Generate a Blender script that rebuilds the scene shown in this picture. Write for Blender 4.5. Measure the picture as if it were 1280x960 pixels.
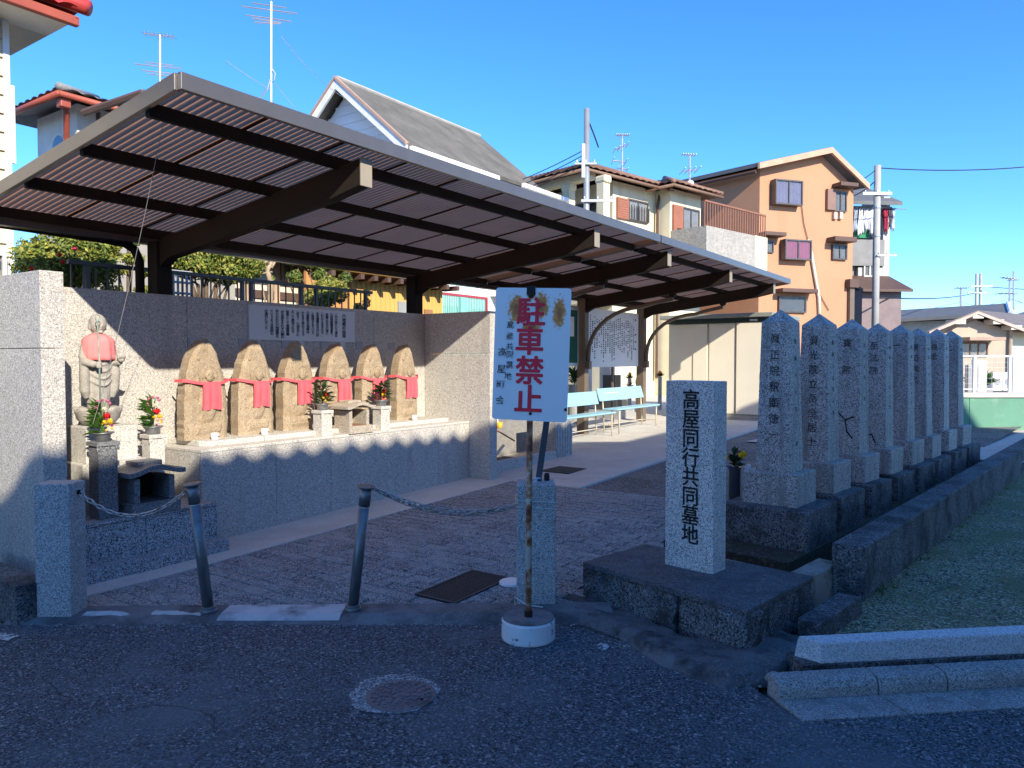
import bpy, bmesh, math, random
from mathutils import Vector as V, Matrix, noise
R = random.Random(11)
scn = bpy.context.scene
COL = scn.collection
for o in list(bpy.data.objects): bpy.data.objects.remove(o)

# ------------------------------------------------------------------ camera, sky, sun, exposure
FPX, CAMZ, PITCH = 930.0, 1.58, math.atan(30 / 930)
cam_d = bpy.data.cameras.new("camera"); cam = bpy.data.objects.new("camera", cam_d); COL.objects.link(cam)
cam_d.sensor_width = 36; cam_d.lens = 36 * FPX / 1280; cam_d.clip_start = 0.05; cam_d.clip_end = 20000
cam.location = (0, 0, CAMZ); cam.rotation_euler = (math.pi / 2 - PITCH, 0, 0)
scn.camera = cam
SUN_EL = math.radians(29.3)
SUN = V((0.481 * math.cos(SUN_EL), -0.877 * math.cos(SUN_EL), math.sin(SUN_EL))).normalized()
w = bpy.data.worlds.new("World"); scn.world = w; w.use_nodes = True
nt = w.node_tree; nt.nodes.clear()
sky = nt.nodes.new("ShaderNodeTexSky"); sky.sky_type = 'NISHITA'; sky.sun_disc = False
sky.sun_elevation = SUN_EL; sky.sun_rotation = math.atan2(SUN.x, SUN.y)
sky.air_density = 0.75; sky.dust_density = 0.12; sky.ozone_density = 6.5; sky.altitude = 50
bg = nt.nodes.new("ShaderNodeBackground"); bg.inputs[1].default_value = 0.125
wo = nt.nodes.new("ShaderNodeOutputWorld")
hsv = nt.nodes.new("ShaderNodeHueSaturation"); hsv.inputs["Saturation"].default_value = 1.15; hsv.inputs["Hue"].default_value = .503
nt.links.new(sky.outputs[0], hsv.inputs["Color"]); nt.links.new(hsv.outputs[0], bg.inputs[0]); nt.links.new(bg.outputs[0], wo.inputs[0])
sun_d = bpy.data.lights.new("sun", 'SUN'); sun_d.energy = 2.8; sun_d.angle = math.radians(0.53); sun_d.color = (1.0, 0.90, 0.74)
sun = bpy.data.objects.new("sun", sun_d); COL.objects.link(sun)
sun.rotation_euler = SUN.to_track_quat('Z', 'Y').to_euler(); sun.location = SUN * 40
scn.view_settings.view_transform = 'Standard'; scn.view_settings.look = 'None'
scn.view_settings.exposure = 1.55; scn.view_settings.gamma = 1.0; scn.view_settings.use_curve_mapping = False
scn.render.engine = 'CYCLES'
scn.cycles.max_bounces = 6; scn.cycles.transparent_max_bounces = 12

# ------------------------------------------------------------------ pixel -> place helpers
A_U = math.atan(645 / 930)
UX, UY = math.sin(A_U), math.cos(A_U)          # u: along the shelter, away from the road
NX, NY = math.cos(A_U), -math.sin(A_U)         # n: out of the shelter's back wall
def P(u, n, z=0.0): return V((u * UX + n * NX, u * UY + n * NY, z))
def toun(p): return p[0] * UX + p[1] * UY, p[0] * NX + p[1] * NY
def ray(px, py):
    dx, dy = (px - 640) / FPX, (480 - py) / FPX
    c, s = math.cos(PITCH), math.sin(PITCH)
    return V((dx, c + dy * s, -s + dy * c))
def onz(px, py, z):
    d = ray(px, py); t = (z - CAMZ) / d.z
    return V((d.x * t, d.y * t, z))
def ondepth(px, py, Y):
    d = ray(px, py); t = Y / d.y
    return V((d.x * t, Y, CAMZ + d.z * t))
def zg(u): return max(0.006, 0.03 + 0.023 * (u - 3.9))
class Face:
    """A vertical plane through a place, running in compass direction ang; its normal looks to the camera."""
    def __init__(s, p, ang):
        s.p = V((p[0], p[1], 0)); s.d = V((math.sin(ang), math.cos(ang), 0)); s.n = V((s.d.y, -s.d.x, 0))
        if s.n.dot(s.p) > 0: s.n = -s.n
        s.flip = s.d.cross(V((0, 0, 1))).dot(s.n) < 0
    def at(s, px, py):
        d = ray(px, py); o = V((0, 0, CAMZ)); t = (s.p - o).dot(s.n) / d.dot(s.n); q = o + d * t
        return (q - s.p).dot(s.d), q.z
    def pt(s, a, z, d=0.0): return s.p + s.d * a + s.n * d + V((0, 0, z))
    def rect(s, x0, y0, x1, y1):
        a0, z1 = s.at(x0, y0); a1, _ = s.at(x1, y0); _, z0 = s.at((x0 + x1) / 2, y1); _, z1 = s.at((x0 + x1) / 2, y0)
        return min(a0, a1), max(a0, a1), z0, z1

# ------------------------------------------------------------------ mesh builder
ORG = {}
class MB:
    def __init__(s): s.v = []; s.f = []
    def add(s, vs, fs):
        b = len(s.v); s.v += [V(p) for p in vs]; s.f += [[i + b for i in f] for f in fs]; return s
    def box8(s, p):
        return s.add(p, [(0, 3, 2, 1), (4, 5, 6, 7), (0, 1, 5, 4), (1, 2, 6, 5), (2, 3, 7, 6), (3, 0, 4, 7)])
    def frame(s, o, ax, ay, az, x0, x1, y0, y1, z0, z1):
        g = lambda x, y, z: o + ax * x + ay * y + az * z
        return s.box8([g(x0, y0, z0), g(x1, y0, z0), g(x1, y1, z0), g(x0, y1, z0), g(x0, y0, z1), g(x1, y0, z1), g(x1, y1, z1), g(x0, y1, z1)])
    def box(s, x0, x1, y0, y1, z0, z1):
        return s.frame(V((0, 0, 0)), V((1, 0, 0)), V((0, 1, 0)), V((0, 0, 1)), x0, x1, y0, y1, z0, z1)
    def ub(s, u0, u1, n0, n1, z0, z1):
        return s.frame(V((0, 0, 0)), P(1, 0), P(0, -1), V((0, 0, 1)), u0, u1, -n1, -n0, z0, z1)
    def fb(s, F, a0, a1, z0, z1, d0, d1):
        return s.frame(F.p, F.d, -F.n, V((0, 0, 1)), a0, a1, -d1, -d0, z0, z1) if not F.flip else \
               s.frame(F.p, F.d, F.n, V((0, 0, 1)), a0, a1, d0, d1, z0, z1)
    def quad(s, a, b, c, d): return s.add([a, b, c, d], [(0, 1, 2, 3)])
    def prism(s, poly, ext):
        n = len(poly); ext = V(ext); poly = [V(p) for p in poly]
        vs = poly + [p + ext for p in poly]
        fs = [list(range(n))[::-1], list(range(n, 2 * n))] + [(i, (i + 1) % n, n + (i + 1) % n, n + i) for i in range(n)]
        return s.add(vs, fs)
    def tube(s, path, r, seg=8, cap=True):
        path = [V(p) for p in path]; rr = r if isinstance(r, (list, tuple)) else [r] * len(path)
        rings = []; prev = None
        for i, p in enumerate(path):
            t = (path[min(i + 1, len(path) - 1)] - path[max(i - 1, 0)]).normalized()
            if prev is None:
                a = V((0, 0, 1)) if abs(t.z) < .9 else V((1, 0, 0)); x = t.cross(a).normalized()
            else: x = (prev - t * prev.dot(t)).normalized()
            prev = x; y = t.cross(x)
            rings.append([p + (x * math.cos(2 * math.pi * k / seg) + y * math.sin(2 * math.pi * k / seg)) * rr[i] for k in range(seg)])
        vs = [q for g in rings for q in g]; fs = []
        for i in range(len(rings) - 1):
            for k in range(seg):
                k2 = (k + 1) % seg; fs.append((i * seg + k, i * seg + k2, (i + 1) * seg + k2, (i + 1) * seg + k))
        if cap: fs += [list(range(seg))[::-1], list(range((len(rings) - 1) * seg, len(rings) * seg))]
        return s.add(vs, fs)
    def lathe(s, c, prof, seg=20, axis=V((0, 0, 1)), sx=1.0):
        """prof: (radius, height) pairs along axis from c."""
        axis = V(axis).normalized(); a = V((1, 0, 0)) if abs(axis.x) < .9 else V((0, 1, 0)); x = axis.cross(a).normalized(); y = axis.cross(x)
        c = V(c); vs = []; fs = []
        for r, h in prof:
            for k in range(seg):
                an = 2 * math.pi * k / seg; vs.append(c + axis * h + (x * math.cos(an) * sx + y * math.sin(an)) * max(r, 1e-4))
        for i in range(len(prof) - 1):
            for k in range(seg):
                k2 = (k + 1) % seg; fs.append((i * seg + k, i * seg + k2, (i + 1) * seg + k2, (i + 1) * seg + k))
        fs += [list(range(seg))[::-1], list(range((len(prof) - 1) * seg, len(prof) * seg))]
        return s.add(vs, fs)
    def ball(s, c, rx, ry, rz, seg=10, rings=7, ax=None):
        X, Y, Z = ax or (V((1, 0, 0)), V((0, 1, 0)), V((0, 0, 1))); c = V(c); vs = []; fs = []
        for i in range(rings + 1):
            th = math.pi * i / rings
            for k in range(seg):
                ph = 2 * math.pi * k / seg
                vs.append(c + X * rx * math.sin(th) * math.cos(ph) + Y * ry * math.sin(th) * math.sin(ph) - Z * rz * math.cos(th))
        for i in range(rings):
            for k in range(seg):
                k2 = (k + 1) % seg; fs.append((i * seg + k, i * seg + k2, (i + 1) * seg + k2, (i + 1) * seg + k))
        return s.add(vs, fs)
    def build(s, name, mat, parent=None, smooth=False, bevel=0.0, rough=0.0, rfreq=8.0, subdiv=0, org=None, seg=2):
        me = bpy.data.meshes.new(name)
        o = bpy.data.objects.new(name, me); COL.objects.link(o)
        if parent is not None:
            o.parent = parent; org = ORG[parent.name]
        elif org is None: org = V((0, 0, 0))
        else: o.location = org
        org = V(org)
        if parent is None: o.location = org
        ORG[o.name] = org
        me.from_pydata([p - org for p in s.v], [], s.f)
        bm = bmesh.new(); bm.from_mesh(me)
        bmesh.ops.remove_doubles(bm, verts=bm.verts, dist=1e-5)
        bmesh.ops.recalc_face_normals(bm, faces=bm.faces)
        if subdiv: bmesh.ops.subdivide_edges(bm, edges=bm.edges, cuts=subdiv, use_grid_fill=True)
        if rough:
            sd = R.random() * 50
            for q in bm.verts:
                k = q.co + V((sd, sd, sd))
                q.co += V((noise.noise(k * rfreq), noise.noise(k * rfreq + V((9, 0, 0))), noise.noise(k * rfreq + V((0, 9, 0))))) * rough
        bm.to_mesh(me); bm.free()
        if smooth: me.polygons.foreach_set("use_smooth", [True] * len(me.polygons))
        if bevel:
            m = o.modifiers.new("bevel", 'BEVEL'); m.width = bevel; m.segments = seg; m.limit_method = 'ANGLE'; m.angle_limit = math.radians(40)
        if mat is not None: me.materials.append(mat)
        return o
def tag(o, label=None, cat=None, group=None, kind=None):
    if label: o["label"] = label
    if cat: o["category"] = cat
    if group: o["group"] = group
    if kind: o["kind"] = kind
    return o
def thing(name, label, cat, loc, group=None):
    o = bpy.data.objects.new(name, None); COL.objects.link(o); o.location = V(loc); o.empty_display_size = .1
    ORG[o.name] = V(loc); return tag(o, label, cat, group)
def struct(o): o["kind"] = "structure"; return o
def stuff(o): o["kind"] = "stuff"; return o
def share(name, src, parent, loc=None, rot=None):
    """another piece that shares src's mesh (placed in the parent's space)"""
    o = bpy.data.objects.new(name, src.data); COL.objects.link(o); o.parent = parent
    if loc is not None: o.location = loc
    if rot is not None: o.rotation_euler = rot
    for m in src.modifiers:
        if m.type == 'BEVEL':
            k = o.modifiers.new("bevel", 'BEVEL'); k.width = m.width; k.segments = m.segments; k.limit_method = 'ANGLE'; k.angle_limit = m.angle_limit
    ORG[o.name] = ORG[parent.name]
    return o

# ------------------------------------------------------------------ materials
def M(name, col, rough=.65, metal=0.0, var=.12, vscale=3.0, specks=(), stain=None, bump=None, spec=.4, trans=0.0, coat=0.0, rnd=0.0, streak=None, cracks=None):
    """Principled material: base colour, cloudy variation, speckles [(scale, colour, share)], stain (scale, colour, from, to), bump (scale, strength)."""
    m = bpy.data.materials.new(name); m.use_nodes = True; nt = m.node_tree; N = nt.nodes; L = nt.links
    b = N["Principled BSDF"]; out = N["Material Output"]
    tc = N.new("ShaderNodeTexCoord"); oi = N.new("ShaderNodeObjectInfo")
    ad = N.new("ShaderNodeVectorMath"); ad.operation = 'ADD'
    mu = N.new("ShaderNodeMath"); mu.operation = 'MULTIPLY'; mu.inputs[1].default_value = 31.0
    L.new(oi.outputs["Random"], mu.inputs[0]); L.new(tc.outputs["Object"], ad.inputs[0]); L.new(mu.outputs[0], ad.inputs[1])
    vec = ad.outputs[0]
    def ns(scale, detail=4, rough=.55):
        t = N.new("ShaderNodeTexNoise"); t.inputs["Scale"].default_value = scale; t.inputs["Detail"].default_value = detail; t.inputs["Roughness"].default_value = rough
        L.new(vec, t.inputs["Vector"]); return t.outputs[0]
    def mix(fac, a, bcol):
        x = N.new("ShaderNodeMix"); x.data_type = 'RGBA'
        if isinstance(fac, float): x.inputs[0].default_value = fac
        else: L.new(fac, x.inputs[0])
        for i, c in ((6, a), (7, bcol)):
            if isinstance(c, (tuple, list)): x.inputs[i].default_value = (*c, 1)
            else: L.new(c, x.inputs[i])
        return x.outputs[2]
    def ramp(src, a, bb, v0=0.0, v1=1.0):
        r = N.new("ShaderNodeMapRange"); r.inputs[1].default_value = a; r.inputs[2].default_value = bb; r.inputs[3].default_value = v0; r.inputs[4].default_value = v1
        L.new(src, r.inputs[0]); return r.outputs[0]
    c = mix(ramp(ns(vscale), .3, .7), tuple(x * (1 - var) for x in col), tuple(min(1, x * (1 + var)) for x in col))
    if rnd:
        hs = N.new("ShaderNodeHueSaturation"); L.new(c, hs.inputs["Color"]); L.new(ramp(oi.outputs["Random"], 0, 1, 1 - rnd, 1 + rnd), hs.inputs["Value"]); c = hs.outputs[0]
    for sc, sc_col, part in specks:
        vo = N.new("ShaderNodeTexVoronoi"); vo.inputs["Scale"].default_value = sc; L.new(vec, vo.inputs["Vector"])
        se = N.new("ShaderNodeSeparateColor"); L.new(vo.outputs["Color"], se.inputs[0])
        c = mix(ramp(se.outputs[0], part - .02, part + .02, 1, 0), c, sc_col)
    if stain:
        sc, scol, a, bb = stain
        c = mix(ramp(ns(sc, 6, .65), a, bb), c, scol)
    if streak:
        mp = N.new("ShaderNodeMapping"); mp.inputs["Scale"].default_value = (streak[0], streak[0], streak[0] * .08); L.new(vec, mp.inputs[0])
        t = N.new("ShaderNodeTexNoise"); t.inputs["Scale"].default_value = 1; t.inputs["Detail"].default_value = 5; L.new(mp.outputs[0], t.inputs["Vector"])
        c = mix(ramp(t.outputs[0], streak[2], streak[3]), c, streak[1])
    if cracks:
        dn_ = N.new("ShaderNodeTexNoise"); dn_.inputs["Scale"].default_value = 3.0; dn_.inputs["Detail"].default_value = 6; L.new(vec, dn_.inputs["Vector"])
        mx_ = N.new("ShaderNodeMix"); mx_.data_type = 'VECTOR'; mx_.inputs[0].default_value = .22; L.new(vec, mx_.inputs[4]); L.new(dn_.outputs["Color"], mx_.inputs[5])
        vo = N.new("ShaderNodeTexVoronoi"); vo.feature = 'DISTANCE_TO_EDGE'; vo.inputs["Scale"].default_value = cracks[0]; L.new(mx_.outputs[1], vo.inputs["Vector"])
        gate = ramp(ns(.9, 2), .52, .60); mlt = N.new("ShaderNodeMath"); mlt.operation = 'MULTIPLY'; L.new(ramp(vo.outputs[0], 0, cracks[1], 1, 0), mlt.inputs[0]); L.new(gate, mlt.inputs[1])
        c = mix(mlt.outputs[0], c, cracks[2])
    L.new(c, b.inputs["Base Color"])
    b.inputs["Roughness"].default_value = rough; b.inputs["Metallic"].default_value = metal
    b.inputs["Specular IOR Level"].default_value = spec; b.inputs["Coat Weight"].default_value = coat
    if bump:
        bp = N.new("ShaderNodeBump"); bp.inputs["Strength"].default_value = bump[1]; bp.inputs["Distance"].default_value = bump[2] if len(bump) > 2 else .01
        L.new(ns(bump[0], 5, .6), bp.inputs["Height"]); L.new(bp.outputs[0], b.inputs["Normal"])
    if trans:
        t = N.new("ShaderNodeBsdfTranslucent"); L.new(c, t.inputs[0]); ms = N.new("ShaderNodeMixShader"); ms.inputs[0].default_value = trans
        L.new(b.outputs[0], ms.inputs[1]); L.new(t.outputs[0], ms.inputs[2]); L.new(ms.outputs[0], out.inputs[0])
    m["nodes"] = 1
    return m
def node_mat(name):
    m = bpy.data.materials.new(name); m.use_nodes = True; return m, m.node_tree.nodes, m.node_tree.links
G_wall = M("washed_granite_wall", (.45, .43, .395), .8, specks=[(140, (.58, .555, .51), .38), (155, (.23, .22, .205), .20), (110, (.38, .35, .31), .12)], bump=(90, .5, .006), var=.09, vscale=1.1, rnd=.07, streak=(5, (.30, .285, .26), .58, .85))
G_dark = M("grey_granite", (.31, .32, .33), .55, specks=[(140, (.55, .56, .57), .34), (155, (.07, .075, .08), .28)], bump=(120, .2, .004), var=.10, vscale=2.5, stain=(2.2, (.16, .17, .17), .55, .8))
G_post = M("weathered_granite_post", (.36, .36, .35), .7, specks=[(190, (.55, .55, .53), .32), (210, (.15, .15, .15), .25)], bump=(110, .3, .005), var=.14, vscale=5, stain=(4, (.24, .22, .17), .56, .8))
G_pil = M("tall_pillar_granite", (.43, .405, .37), .6, specks=[(150, (.64, .615, .575), .28), (165, (.12, .115, .11), .30)], bump=(110, .25, .004), var=.12, vscale=3, streak=(14, (.21, .20, .18), .50, .78), rnd=.10)
G_mark = M("pale_marker_granite", (.58, .55, .51), .55, specks=[(170, (.78, .75, .70), .34), (190, (.20, .19, .18), .24)], bump=(150, .15, .003), var=.05, vscale=3)
G_old = M("stained_old_stone", (.12, .125, .13), .85, specks=[(140, (.26, .26, .26), .22), (120, (.03, .03, .03), .25)], stain=(3.5, (.025, .027, .03), .46, .66), bump=(30, .5, .015), var=.25, vscale=4)
G_slab = M("pale_worn_slab", (.50, .48, .43), .7, specks=[(160, (.62, .6, .55), .3), (170, (.25, .24, .22), .15)], bump=(80, .2, .004), var=.08, vscale=4)
S_brown = M("brown_carved_sandstone", (.335, .265, .18), .9, specks=[(130, (.41, .33, .23), .25), (150, (.23, .165, .105), .18)], stain=(6, (.27, .18, .10), .50, .78), bump=(60, .45, .010), var=.12, vscale=7, rnd=.08)
S_statue = M("grey_statue_stone", (.36, .335, .295), .8, specks=[(200, (.25, .24, .22), .2)], stain=(14, (.24, .22, .19), .52, .75), bump=(60, .4, .006), var=.12, vscale=9)
ASPH = M("road_asphalt", (.092, .120, .142), .75, specks=[(105, (.25, .265, .28), .20), (125, (.022, .025, .03), .34), (110, (.62, .63, .64), .012), (70, (.5, .5, .5), .004)], stain=(1.1, (.145, .17, .185), .48, .72), bump=(120, 1.0, .012), var=.22, vscale=.7, cracks=(.9, .006, (.012, .012, .013)))
ASPH2 = M("coarse_yard_asphalt", (.17, .16, .145), .85, specks=[(105, (.46, .44, .40), .20), (125, (.04, .04, .04), .34)], stain=(1.3, (.24, .225, .20), .48, .72), bump=(70, .9, .014), var=.2, vscale=1)
PAVE = M("worn_paver", (.27, .275, .265), .85, specks=[(120, (.52, .525, .51), .24), (140, (.075, .075, .073), .28)], stain=(.9, (.38, .385, .36), .48, .70), bump=(70, .9, .012), var=.25, vscale=1.5, rnd=.22)
CONC = M("pale_concrete", (.57, .545, .48), .85, var=.10, vscale=2, stain=(3, (.46, .43, .37), .50, .75), bump=(40, .25, .006), specks=[(150, (.48, .44, .38), .2)])
CONC_D = M("dark_concrete", (.17, .17, .17), .85, var=.22, vscale=2.5, stain=(3.5, (.07, .07, .072), .46, .64), bump=(40, .4, .01), specks=[(120, (.22, .22, .21), .15)])
CONC_P = M("patched_concrete", (.52, .52, .50), .8, var=.16, vscale=5, stain=(4, (.17, .17, .17), .5, .7), bump=(40, .3, .008))
KERB = M("kerb_concrete", (.30, .295, .28), .85, var=.18, vscale=4, specks=[(190, (.48, .47, .45), .25), (210, (.13, .13, .13), .2)], stain=(5, (.16, .16, .155), .52, .72), bump=(60, .5, .008))
MOSS = M("mossy_gravel", (.30, .27, .155), .95, specks=[(90, (.62, .57, .42), .22), (105, (.06, .058, .035), .32)], stain=(1.6, (.19, .20, .08), .46, .64), bump=(50, 1.0, .02), var=.3, vscale=2)
SOIL = M("bed_soil", (.05, .045, .035), .95, specks=[(60, (.10, .095, .08), .2)], stain=(4, (.035, .05, .02), .45, .65), bump=(40, 1, .02))
STEEL = M("brushed_steel", (.36, .37, .38), .48, .85, var=.1, vscale=20, stain=(12, (.22, .21, .20), .55, .75))
BOLL = M("bollard_steel", (.20, .205, .21), .45, .7, var=.1, vscale=20, stain=(12, (.12, .115, .11), .55, .75))
CHAIN = M("chain_steel", (.50, .48, .46), .45, .7, var=.2, vscale=40, stain=(30, (.16, .11, .08), .5, .7))
BRONZE = M("bronze_aluminium", (.022, .017, .014), .75, .0, spec=.12, var=.08, vscale=6)
BRONZE2 = M("brown_painted_steel", (.15, .115, .085), .5, .1, var=.08, vscale=5)
FASC = M("grey_brown_fascia", (.16, .15, .145), .32, .5, var=.06, vscale=6)
RAIL = M("slate_railing_paint", (.085, .095, .115), .4, .3, var=.08)
BLACK = M("black_ink", (.012, .012, .014), .6, var=.02)
INK2 = M("faded_engraving_paint", (.018, .019, .021), .8, var=.3, vscale=30)
INK3 = M("weathered_engraving", (.055, .052, .05), .85, var=.5, vscale=25, stain=(18, (.20, .19, .175), .50, .62))
REDINK = M("crimson_sign_paint", (.80, .015, .04), .5, var=.06, vscale=20)
WHITE = M("white_plastic", (.80, .80, .79), .4, var=.02)
CERAM = M("white_ceramic", (.78, .77, .74), .18, var=.03)
BIB = M("faded_pink_cloth", (.78, .105, .13), .85, var=.10, vscale=14, bump=(120, .2, .002))
BIB2 = M("rose_pink_cloth", (.80, .22, .22), .85, var=.10, vscale=14, bump=(120, .2, .002))
BURN = M("burner_dark_granite", (.16, .165, .17), .5, specks=[(200, (.30, .30, .31), .32), (220, (.05, .05, .05), .25)], var=.08)
BURN2 = M("burner_tan_stone", (.40, .35, .28), .75, specks=[(150, (.50, .45, .37), .3), (170, (.2, .17, .13), .2)], var=.1)
SOOT_HOLLOW = M("soot_and_hollow_dark", (.012, .011, .010), .95)  # near-black: sooty burner wall, and shade of holes, gaps and cracks as colour
IRON = M("cast_iron", (.20, .165, .165), .6, .1, var=.2, vscale=20, stain=(10, (.06, .05, .05), .5, .7), bump=(60, .4, .004))
DGRATE = M("dark_grate_plate", (.03, .03, .032), .7, .0, var=.15, bump=(80, .5, .004))
def solid(name, c, rough=.6, **k): return M(name, c, rough, **k)
GLASS = M("window_glass", (.10, .13, .16), .08, var=.1, spec=.8)
GLASSL = M("curtained_glass", (.42, .43, .43), .15, var=.1, spec=.7)
ALU = M("aluminium_frame", (.11, .095, .085), .4, .4)
ALUW = M("white_aluminium", (.72, .72, .70), .4)
# ================================================================== the ground
struct(MB().quad(V((-4000, -4000, -.06)), V((4000, -4000, -.06)), V((4000, 4000, -.06)), V((-4000, 4000, -.06))).build("ground", M("town_ground", (.24, .22, .19), .9, var=.2, vscale=.2)))
EG = V((.993, .118, 0)); MG = V((-.118, .993, 0)); OG = V((1.27, 3.20, 0))      # gutter line on the right
def Gt(e, m, z): return OG + EG * e + MG * m + V((0, 0, z))
road = [(-40, -25), (40, -25), (40, 7.80), (1.27, 3.20), (1.12, 3.66), (.70, 4.05), (.40, 4.36), (-.2, 4.41), (-3.0, 4.40), (-40, 3.4)]
struct(MB().add([V((x, y, 0)) for x, y in road], [list(range(len(road)))]).build("road", ASPH))
RD = V((.673, .739, 0)); RN = V((.739, -.673, 0)); RO = V((2.09, 5.573, 0))     # row of tall pillars
def Rw(t, s, z): return RO + RD * t + RN * s + V((0, 0, z))
def cut(o, co, no):
    bm = bmesh.new(); bm.from_mesh(o.data)
    bmesh.ops.bisect_plane(bm, geom=bm.verts[:] + bm.edges[:] + bm.faces[:], plane_co=co, plane_no=no, clear_outer=True)
    bm.to_mesh(o.data); bm.free()
mb = MB(); us = [-3, 2.86, 6, 9, 13, 20, 26]
for a, b in zip(us, us[1:]):
    mb.quad(P(a, -5.2, zg(a) - .006), P(b, -5.2, zg(b) - .006), P(b, 4, zg(b) - .006), P(a, 4, zg(a) - .006))
yard = struct(mb.build("yard_paving", ASPH2)); cut(yard, V((0, 4.5, 0)), V((0, -1, 0))); cut(yard, Rw(0, -.1, 0), RN)
# paving blocks: the 300 largest in view are pieces of their own
du, dn = .1145, .229
pm = bpy.data.meshes.new("paver")
hx, hy, e = du / 2 - .004, dn / 2 - .004, .008
pm.from_pydata([(-hx, -hy, -.03), (hx, -hy, -.03), (hx, hy, -.03), (-hx, hy, -.03), (-hx, -hy, -.005), (hx, -hy, -.005), (hx, hy, -.005), (-hx, hy, -.005),
                (-hx + e, -hy + e, 0), (hx - e, -hy + e, 0), (hx - e, hy - e, 0), (-hx + e, hy - e, 0)], [],
               [(0, 1, 5, 4), (1, 2, 6, 5), (2, 3, 7, 6), (3, 0, 4, 7), (4, 5, 9, 8), (5, 6, 10, 9), (6, 7, 11, 10), (7, 4, 8, 11), (8, 9, 10, 11)])
pm.materials.append(PAVE)
mb = MB(); L_ = [.5, 2.86, 5, 7.37]
for a, b in zip(L_, L_[1:]): mb.quad(P(a, -5.2, zg(a) - .002), P(b, -5.2, zg(b) - .002), P(b, -2.52, zg(b) - .002), P(a, -2.52, zg(a) - .002))
jb = mb.build("joint_bed", M("dirty_joint_sand", (.045, .042, .038), .95, var=.3, vscale=8), yard); cut(jb, V((0, 4.62, 0)), V((0, -1, 0)))
cells = []
for i in range(0, 60):
    u = 1.0 + du * (i + .5)
    for j in range(-1, 14):
        n = -5.09 + dn * (j + .5 + (.5 if i % 2 else 0))
        p = P(u, n, zg(u) + .008)
        if p.y < 4.60 or u > 7.44 or n > -2.42 or n < -5.22: continue
        cells.append((p.length, p))
cells.sort(key=lambda c: c[0])
rest = MB(); sl = math.atan(.023)
for k, (d, p) in enumerate(cells):
    if k < 300:
        o = bpy.data.objects.new("paver", pm); COL.objects.link(o); o.parent = yard
        o.location = p + V((0, 0, R.uniform(-.002, .002)))
        rx = Matrix((P(1, 0, .023).normalized(), P(0, -1, 0), P(1, 0, .023).normalized().cross(P(0, -1, 0)))).transposed()
        o.rotation_euler = (rx @ Matrix.Rotation(R.gauss(0, .006), 3, 'X') @ Matrix.Rotation(R.gauss(0, .008), 3, 'Y')).to_euler()
    else:
        u, n = toun(p); rest.ub(u - hx, u + hx, n - hy, n + hy, p.z - .03, p.z + R.uniform(-.002, .002))
if rest.v: stuff(rest.build("far_pavers", PAVE, yard))
# concrete strip, pad, apron band
mb = MB(); L_ = [1.9, 2.86, 5, 7.36]
for a, b in zip(L_, L_[1:]):
    mb.box8([P(a, -5.66, -.05), P(b, -5.66, -.05), P(b, -5.10, -.05), P(a, -5.10, -.05), P(a, -5.66, zg(a) + .016 + .012 * (a > 3)), P(b, -5.66, zg(b) + .028), P(b, -5.10, zg(b) + .017), P(a, -5.10, zg(a) + .017)])
st = struct(mb.build("concrete_strip", CONC, bevel=.006)); cut(st, V((0, 4.60, 0)), V((0, -1, 0)))
mb = MB()
for a, b in ((7.37, 12), (12, 22)):
    mb.box8([P(a, -11, -.05), P(b, -11, -.05), P(b, -4.17, -.05), P(a, -4.17, -.05), P(a, -11, zg(a) + .02), P(b, -11, zg(b) + .02), P(b, -4.17, zg(b) + .02), P(a, -4.17, zg(a) + .02)])
struct(mb.build("concrete_pad", CONC, bevel=.01))
def bh(x): return .021 + max(0, x + 3.05) / 3.67 * .029
def band(m, x0, x1, y0, y1, lift):
    n = 12; vs = []; fs = []
    for i in range(n + 1):
        x = x0 + (x1 - x0) * i / n; h = bh(x) + lift; yq = max(y0 + .003, 4.395); hq = .002 if lift == 0 else .002 + (h - .002) * (yq - 4.395) / .09 + lift
        vs += [V((x, y0, -.03)), V((x, yq, hq)), V((x, 4.485, h - .002)), V((x, y1, h)), V((x, y1, -.03))]
    for i in range(n):
        for k in range(4): fs.append((i * 5 + k, i * 5 + 5 + k, i * 5 + 6 + k, i * 5 + 1 + k))
    fs += [(0, 1, 2, 3, 4), tuple(n * 5 + k for k in (4, 3, 2, 1, 0))]
    return m.add(vs, fs)
mb = MB(); band(mb, -3.05, .62, 4.39, 4.67, 0); ap = struct(mb.build("apron_band", CONC_D, bevel=.008))
MB().add([], []); band(pp_ := MB(), -1.78, -1.04, 4.425, 4.655, .0025); pp_.build("pale_patch", CONC_P, ap, bevel=.003)
for x0, x1, y0, y1 in ((-2.5, -2.33, 4.44, 4.52), (-2.2, -2.06, 4.50, 4.56), (-2.62, -2.4, 4.40, 4.44), (-2.1, -1.9, 4.395, 4.43)):
    MB().box(x0, x1, max(y0, 4.49), max(y1, 4.53), .005, bh((x0 + x1) / 2) + .002).build("flaked_patch", CONC_P, ap, rough=.02, rfreq=20, subdiv=2)
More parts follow.
